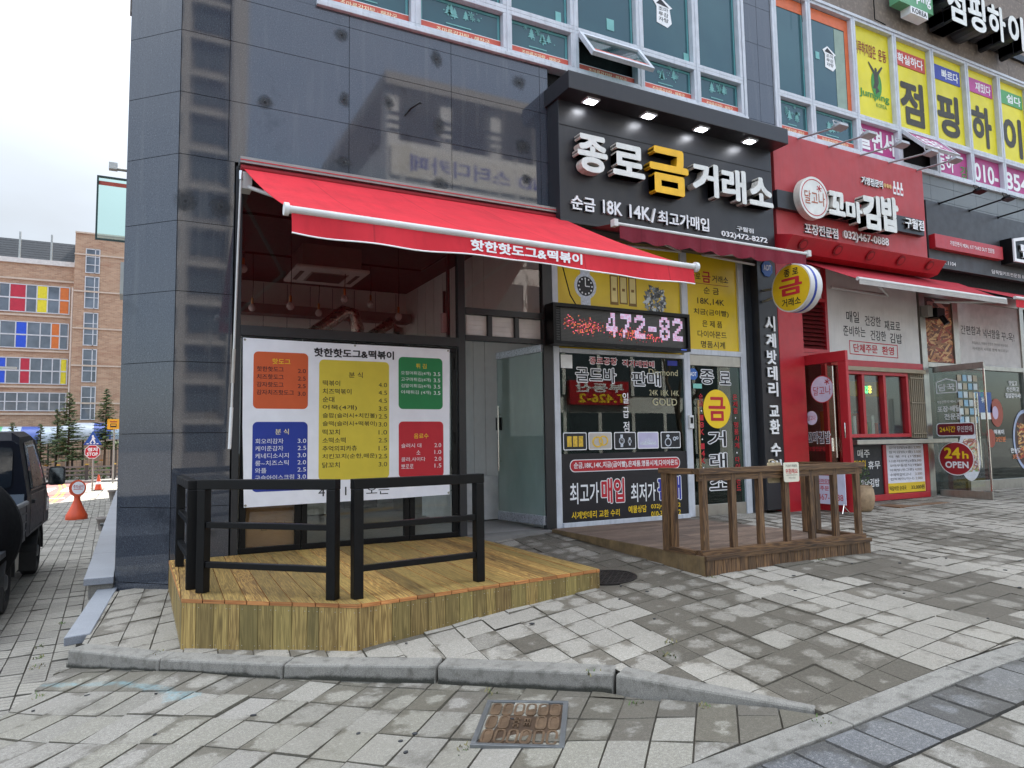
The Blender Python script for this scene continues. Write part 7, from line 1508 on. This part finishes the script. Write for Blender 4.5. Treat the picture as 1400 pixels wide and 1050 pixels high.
for k in range(900):
    x, y = g.uniform(-4.4, -1.4), g.uniform(45.2, 46.2); z = -.72 + g.random() * .75; d = Vector((g.gauss(0, 1), g.gauss(0, 1), g.gauss(.5, .5))).normalized() * .11; s = d.cross(Vector((g.gauss(0, 1), g.gauss(0, 1), 1))).normalized() * .04
    p = Vector((x, y, z)); mb.face([p, p + d * .5 + s, p + d, p + d * .5 - s], g.choice(NEED))
mb.build('low_hedge', label='low dark hedge behind the timber guard rail under the conifers', cat='hedge')
sc_ = thing('school_building', 'pale red brick school building with coloured window panels and a solar panel roof', 'school building', (-6, 56, -.75))
bk = FAC(52)
mb = MB(); mb.box(WLD, -26, -4.05, 52.0, 66, -.8, 14.6, BRICK)
for z in (13.3, 10.72, 8.2, 5.65, 3.75, 1.55): mb.box(bk, -26, -4.02, z - .08, z + .04, 0, .08, M('pale string course', 'bfae9c', .8))
mb.box(bk, -26, -4.0, 14.4, 14.75, -.1, .12, M('coping white', 'c9c6c0', .7)); mb.build('wall', sc_)
mb = MB(); mb.box(WLD, -4.03, 3, 51.4, 66, -.8, 16.9, BRICK); tw = FAC(51.4)
for z in (16.9, 15.3, 12.6, 9.9, 7.2, 4.5, 1.8): mb.box(tw, -4.05, 3, z - .06, z + .05, 0, .07, M('pale string course', 'bfae9c', .8))
mb.build('stair_tower', sc_)
WINM = M('school window glass', '5c646c', .08, var=.5, scale=.8); WF = M('school window frame', 'c0c2c4', .5)
rows = [(10.95, 12.85, 'gRgYgO'), (8.4, 10.2, 'ggBggOg'), (5.88, 7.65, 'BgRgggY'), (3.98, 5.2, 'ggggggg')]
pc = {'R': 'b01c34', 'Y': 'd6c81e', 'O': 'c86a24', 'B': '1c4ac0'}
xr = [[-8.48, -7.88, -6.92, -6.28, -5.64, -4.92, -4.33], [-9.2, -8.35, -7.45, -6.78, -6.0, -5.35, -4.83, -4.33], [-8.7, -7.92, -7.12, -6.52, -5.85, -5.20, -4.72, -4.33], [-8.6, -7.9, -7.2, -6.6, -5.9, -5.3, -4.7, -4.33]]
for (z0, z1, pat), xs in zip(rows, xr):
    w = MB(); w.frame(bk, xs[0] - 6, xs[-1] + .05, z0 - .05, z1 + .05, .06, .0, .06, WF)
    for x in xs[1:-1]: w.box(bk, x - .035, x + .035, z0, z1, .0, .06, WF)
    w.box(bk, xs[0] - 6, xs[-1], z0 + (z1 - z0) * .48, z0 + (z1 - z0) * .53, .0, .055, WF); wi = w.build('window', sc_)
    w = MB(); w.box(bk, xs[0] - 6, xs[0], z0, z1, .0, .02, WINM); w.build('pane', wi)
    for k, c in enumerate(pat):
        w = MB(); w.box(bk, xs[k] + .035, xs[k + 1] - .035, z0, z1, .0, .025 if c == 'g' else .04, WINM if c == 'g' else M('window panel ' + c, pc[c], .4)); w.build('pane' if c == 'g' else 'coloured_panel', wi)
for z0, z1 in ((13.95, 15.75), (11.35, 13.7), (8.65, 11.05), (6.0, 8.4), (3.3, 5.7)):
    w = MB(); w.frame(tw, -3.36, -2.45, z0, z1, .06, 0, .06, WF); w.box(tw, -2.78, -2.72, z0, z1, 0, .06, WF)
    for f_ in (.33, .66): w.box(tw, -3.36, -2.45, z0 + (z1 - z0) * f_, z0 + (z1 - z0) * f_ + .05, 0, .058, WF)
    wi = w.build('window', sc_); w = MB(); w.box(tw, -3.32, -2.49, z0, z1, 0, .02, WINM); w.build('pane', wi)
mb = MB(); mb.tube([(-4.12, 51.9, -.8), (-4.12, 51.9, 12.9)], .07, M('pale pipe', 'cfc4b6', .6), 8); mb.build('drainpipe', sc_)
mb = MB(); SOL = M('solar panel', '23282e', .65, var=.2, spec=.2)
for j in range(9): mb.box(Fr((0, 52.6 + .2 * j, 14.7 + .22 * j), (1, 0, 0), (0, 1, 1.1)), -18, -4.15, 0, .27, 0, .05, SOL)
for k in range(10): mb.box(WLD, -5.6 - 1.9 * k, -5.48 - 1.9 * k, 52.15, 52.3, 14.6, 16.7, STEEL)
mb.build('solar_roof', sc_)
mb = MB(); mb.tube([(-12, 38, -.85), (-12, 38, 4.7), (-9.5, 38, 5.5), (-6.2, 38, 5.55)], .05, STEEL, 8); mb.box(WLD, -6.4, -5.6, 37.85, 38.15, 5.5, 5.62, STEEL); mb.build('street_lamp', label='thin grey street lamp arm reaching in from the left before the school windows', cat='street lamp')

# ================================================================== ACROSS THE STREET (seen mirrored in granite and shop glass)
op = thing('opposite_building', 'pale building across the street with roof terrace, mirrored in the dark granite', 'building', (16, -26, -.6))
PB = M('pale render', 'd0cec9', .8, scale=.6); DG = M('dark opposite glass', '3c444a', .15, scale=.5)
of_ = Fr((0, -22, 0), (-1, 0, 0), (0, 0, 1), (0, 1, 0))        # faces +Y, towards the granite
mb = MB(); mb.box(WLD, 9.75, 30, -34, -22, -.8, 14.9, PB); mb.build('wall', op)
mb = MB(); mb.box(WLD, 9.6, 30, -34, -21.7, 17.3, 17.9, M('roof slab', 'a09a90', .8)); mb.build('roof', op)
for k in range(6):
    mb = MB(); mb.box(WLD, 9.75 + 2.6 * k, 10.3 + 2.6 * k, -22.6, -22.0, 14.9, 17.3, PB); mb.build('column', op)
mb = MB()
for z in (15.3, 15.7, 16.1): mb.box(WLD, 9.8, 30, -21.98, -21.92, z, z + .06, DG)
mb.build('terrace_rail', op)
mb = MB(); mb.box(of_, -20, -9.9, 13.2, 14.6, 0, .12, M('sign cream', 'd0ccc0', .6)); mb.text(of_, 'UND 스터디카페', -18.8, -10.8, 13.5, 14.3, 0, .13, TXTBL, .02, thin=True); mb.build('sign_band', op)
for r in range(4):
    mb = MB(); mb.box(of_, -29, -10.4, .4 + 3.1 * r if r else .2, 2.6 + 3.1 * r, 0, .05, DG)
    for k in range(9): mb.box(of_, -10.5 - 2.1 * k, -10.3 - 2.1 * k, .4 + 3.1 * r, 2.6 + 3.1 * r, .05, .1, PB)
    mb.build('window_band', op)
mb = MB(); mb.box(of_, -22.6, -19, 3.0, 4.2, 0, .3, RED); mb.text(of_, 'T.426-2', -22.4, -19.5, 3.1, 3.55, 0, .31, TXTY, .04, thin=True); mb.text(of_, '부동산', -22.3, -19.3, 3.62, 4.1, 0, .31, TXTW, .04, thin=True); mb.box(of_, -17.5, -10, 2.8, 4.0, 0, .3, M('opposite green', '3d5a44', .6)); mb.build('shop_sign', op)
ap = thing('apartment_tower', 'tall beige apartment tower far across the street, mirrored in the left granite pier', 'building', (5, -55, -.6))
mb = MB(); mb.box(WLD, 1.2, 3.2, -60, -50, -.8, 60, M('tower beige', 'a29c94', .8)); mb.box(WLD, 3.2, 6.2, -60, -50.8, -.8, 60, M('tower brown', '77716b', .8)); mb.box(WLD, 6.2, 7.4, -60, -50, -.8, 60, M('tower beige', 'a29c94', .8)); mb.build('wall', ap)
mb = MB()
for k in range(18):
    mb.box(WLD, 3.5, 5.9, -50.8, -50.7, 1 + 3 * k, 2.8 + 3 * k, DG); mb.box(WLD, 3.2, 6.2, -50.7, -50.2, 2.95 + 3 * k, 3.3 + 3 * k, M('tower beige', 'a29c94', .8)); mb.box(WLD, 1.6, 2.6, -50, -49.92, 1 + 3 * k, 2.6 + 3 * k, DG)
mb.build('windows', ap)
def bare_tree(x, y, h, label, seed):
    g = random.Random(seed); t = thing('bare_tree', label, 'tree', (x, y, -.6)); mb = MB(); TB = M('bare tree bark', '57493c', .9)
    def br(p, d, L, r, n):
        q = p + d * L; m_ = (p + q) / 2 + Vector((g.gauss(0, .05), g.gauss(0, .05), 0)) * L; mb.tube([p, m_, q], [r, r * .85, r * .65], TB, 6, cap=False)
        if n:
            for k in range(3 if n > 2 else 2): e = (d + Vector((g.gauss(0, .45), g.gauss(0, .45), g.uniform(-.1, .4)))).normalized(); br(q, e, L * g.uniform(.6, .82), r * .6, n - 1)
    br(Vector((x, y, -.7)), Vector((0, 0, 1)), h * .32, .14, 5); mb.build('branches', t)
bare_tree(12.5, -15, 8, 'bare street tree across the road, mirrored in the gold shop window', 1); bare_tree(20, -15, 8.5, 'second bare street tree across the road, mirrored farther right in the shop glass', 2)
mb = MB(); mb.box(WLD, -40, -4, -45, -30, -.8, 9, PB); mb.box(WLD, -40, -4, -30, -29.9, 1, 7, DG); mb.build('far_row_house', label='low pale building across the street to the left behind the viewer', cat='building')
mb = MB(); mb.grid(lambda u, v: (-60 + 120 * u, -8.6 - 26 * v, -.52 - .0 * v), 6, 4, ASPH); mb.build('main_road', kind='structure')
for o in [o for o in SC.objects if o.type == 'MESH']: o.data.validate() if False else None
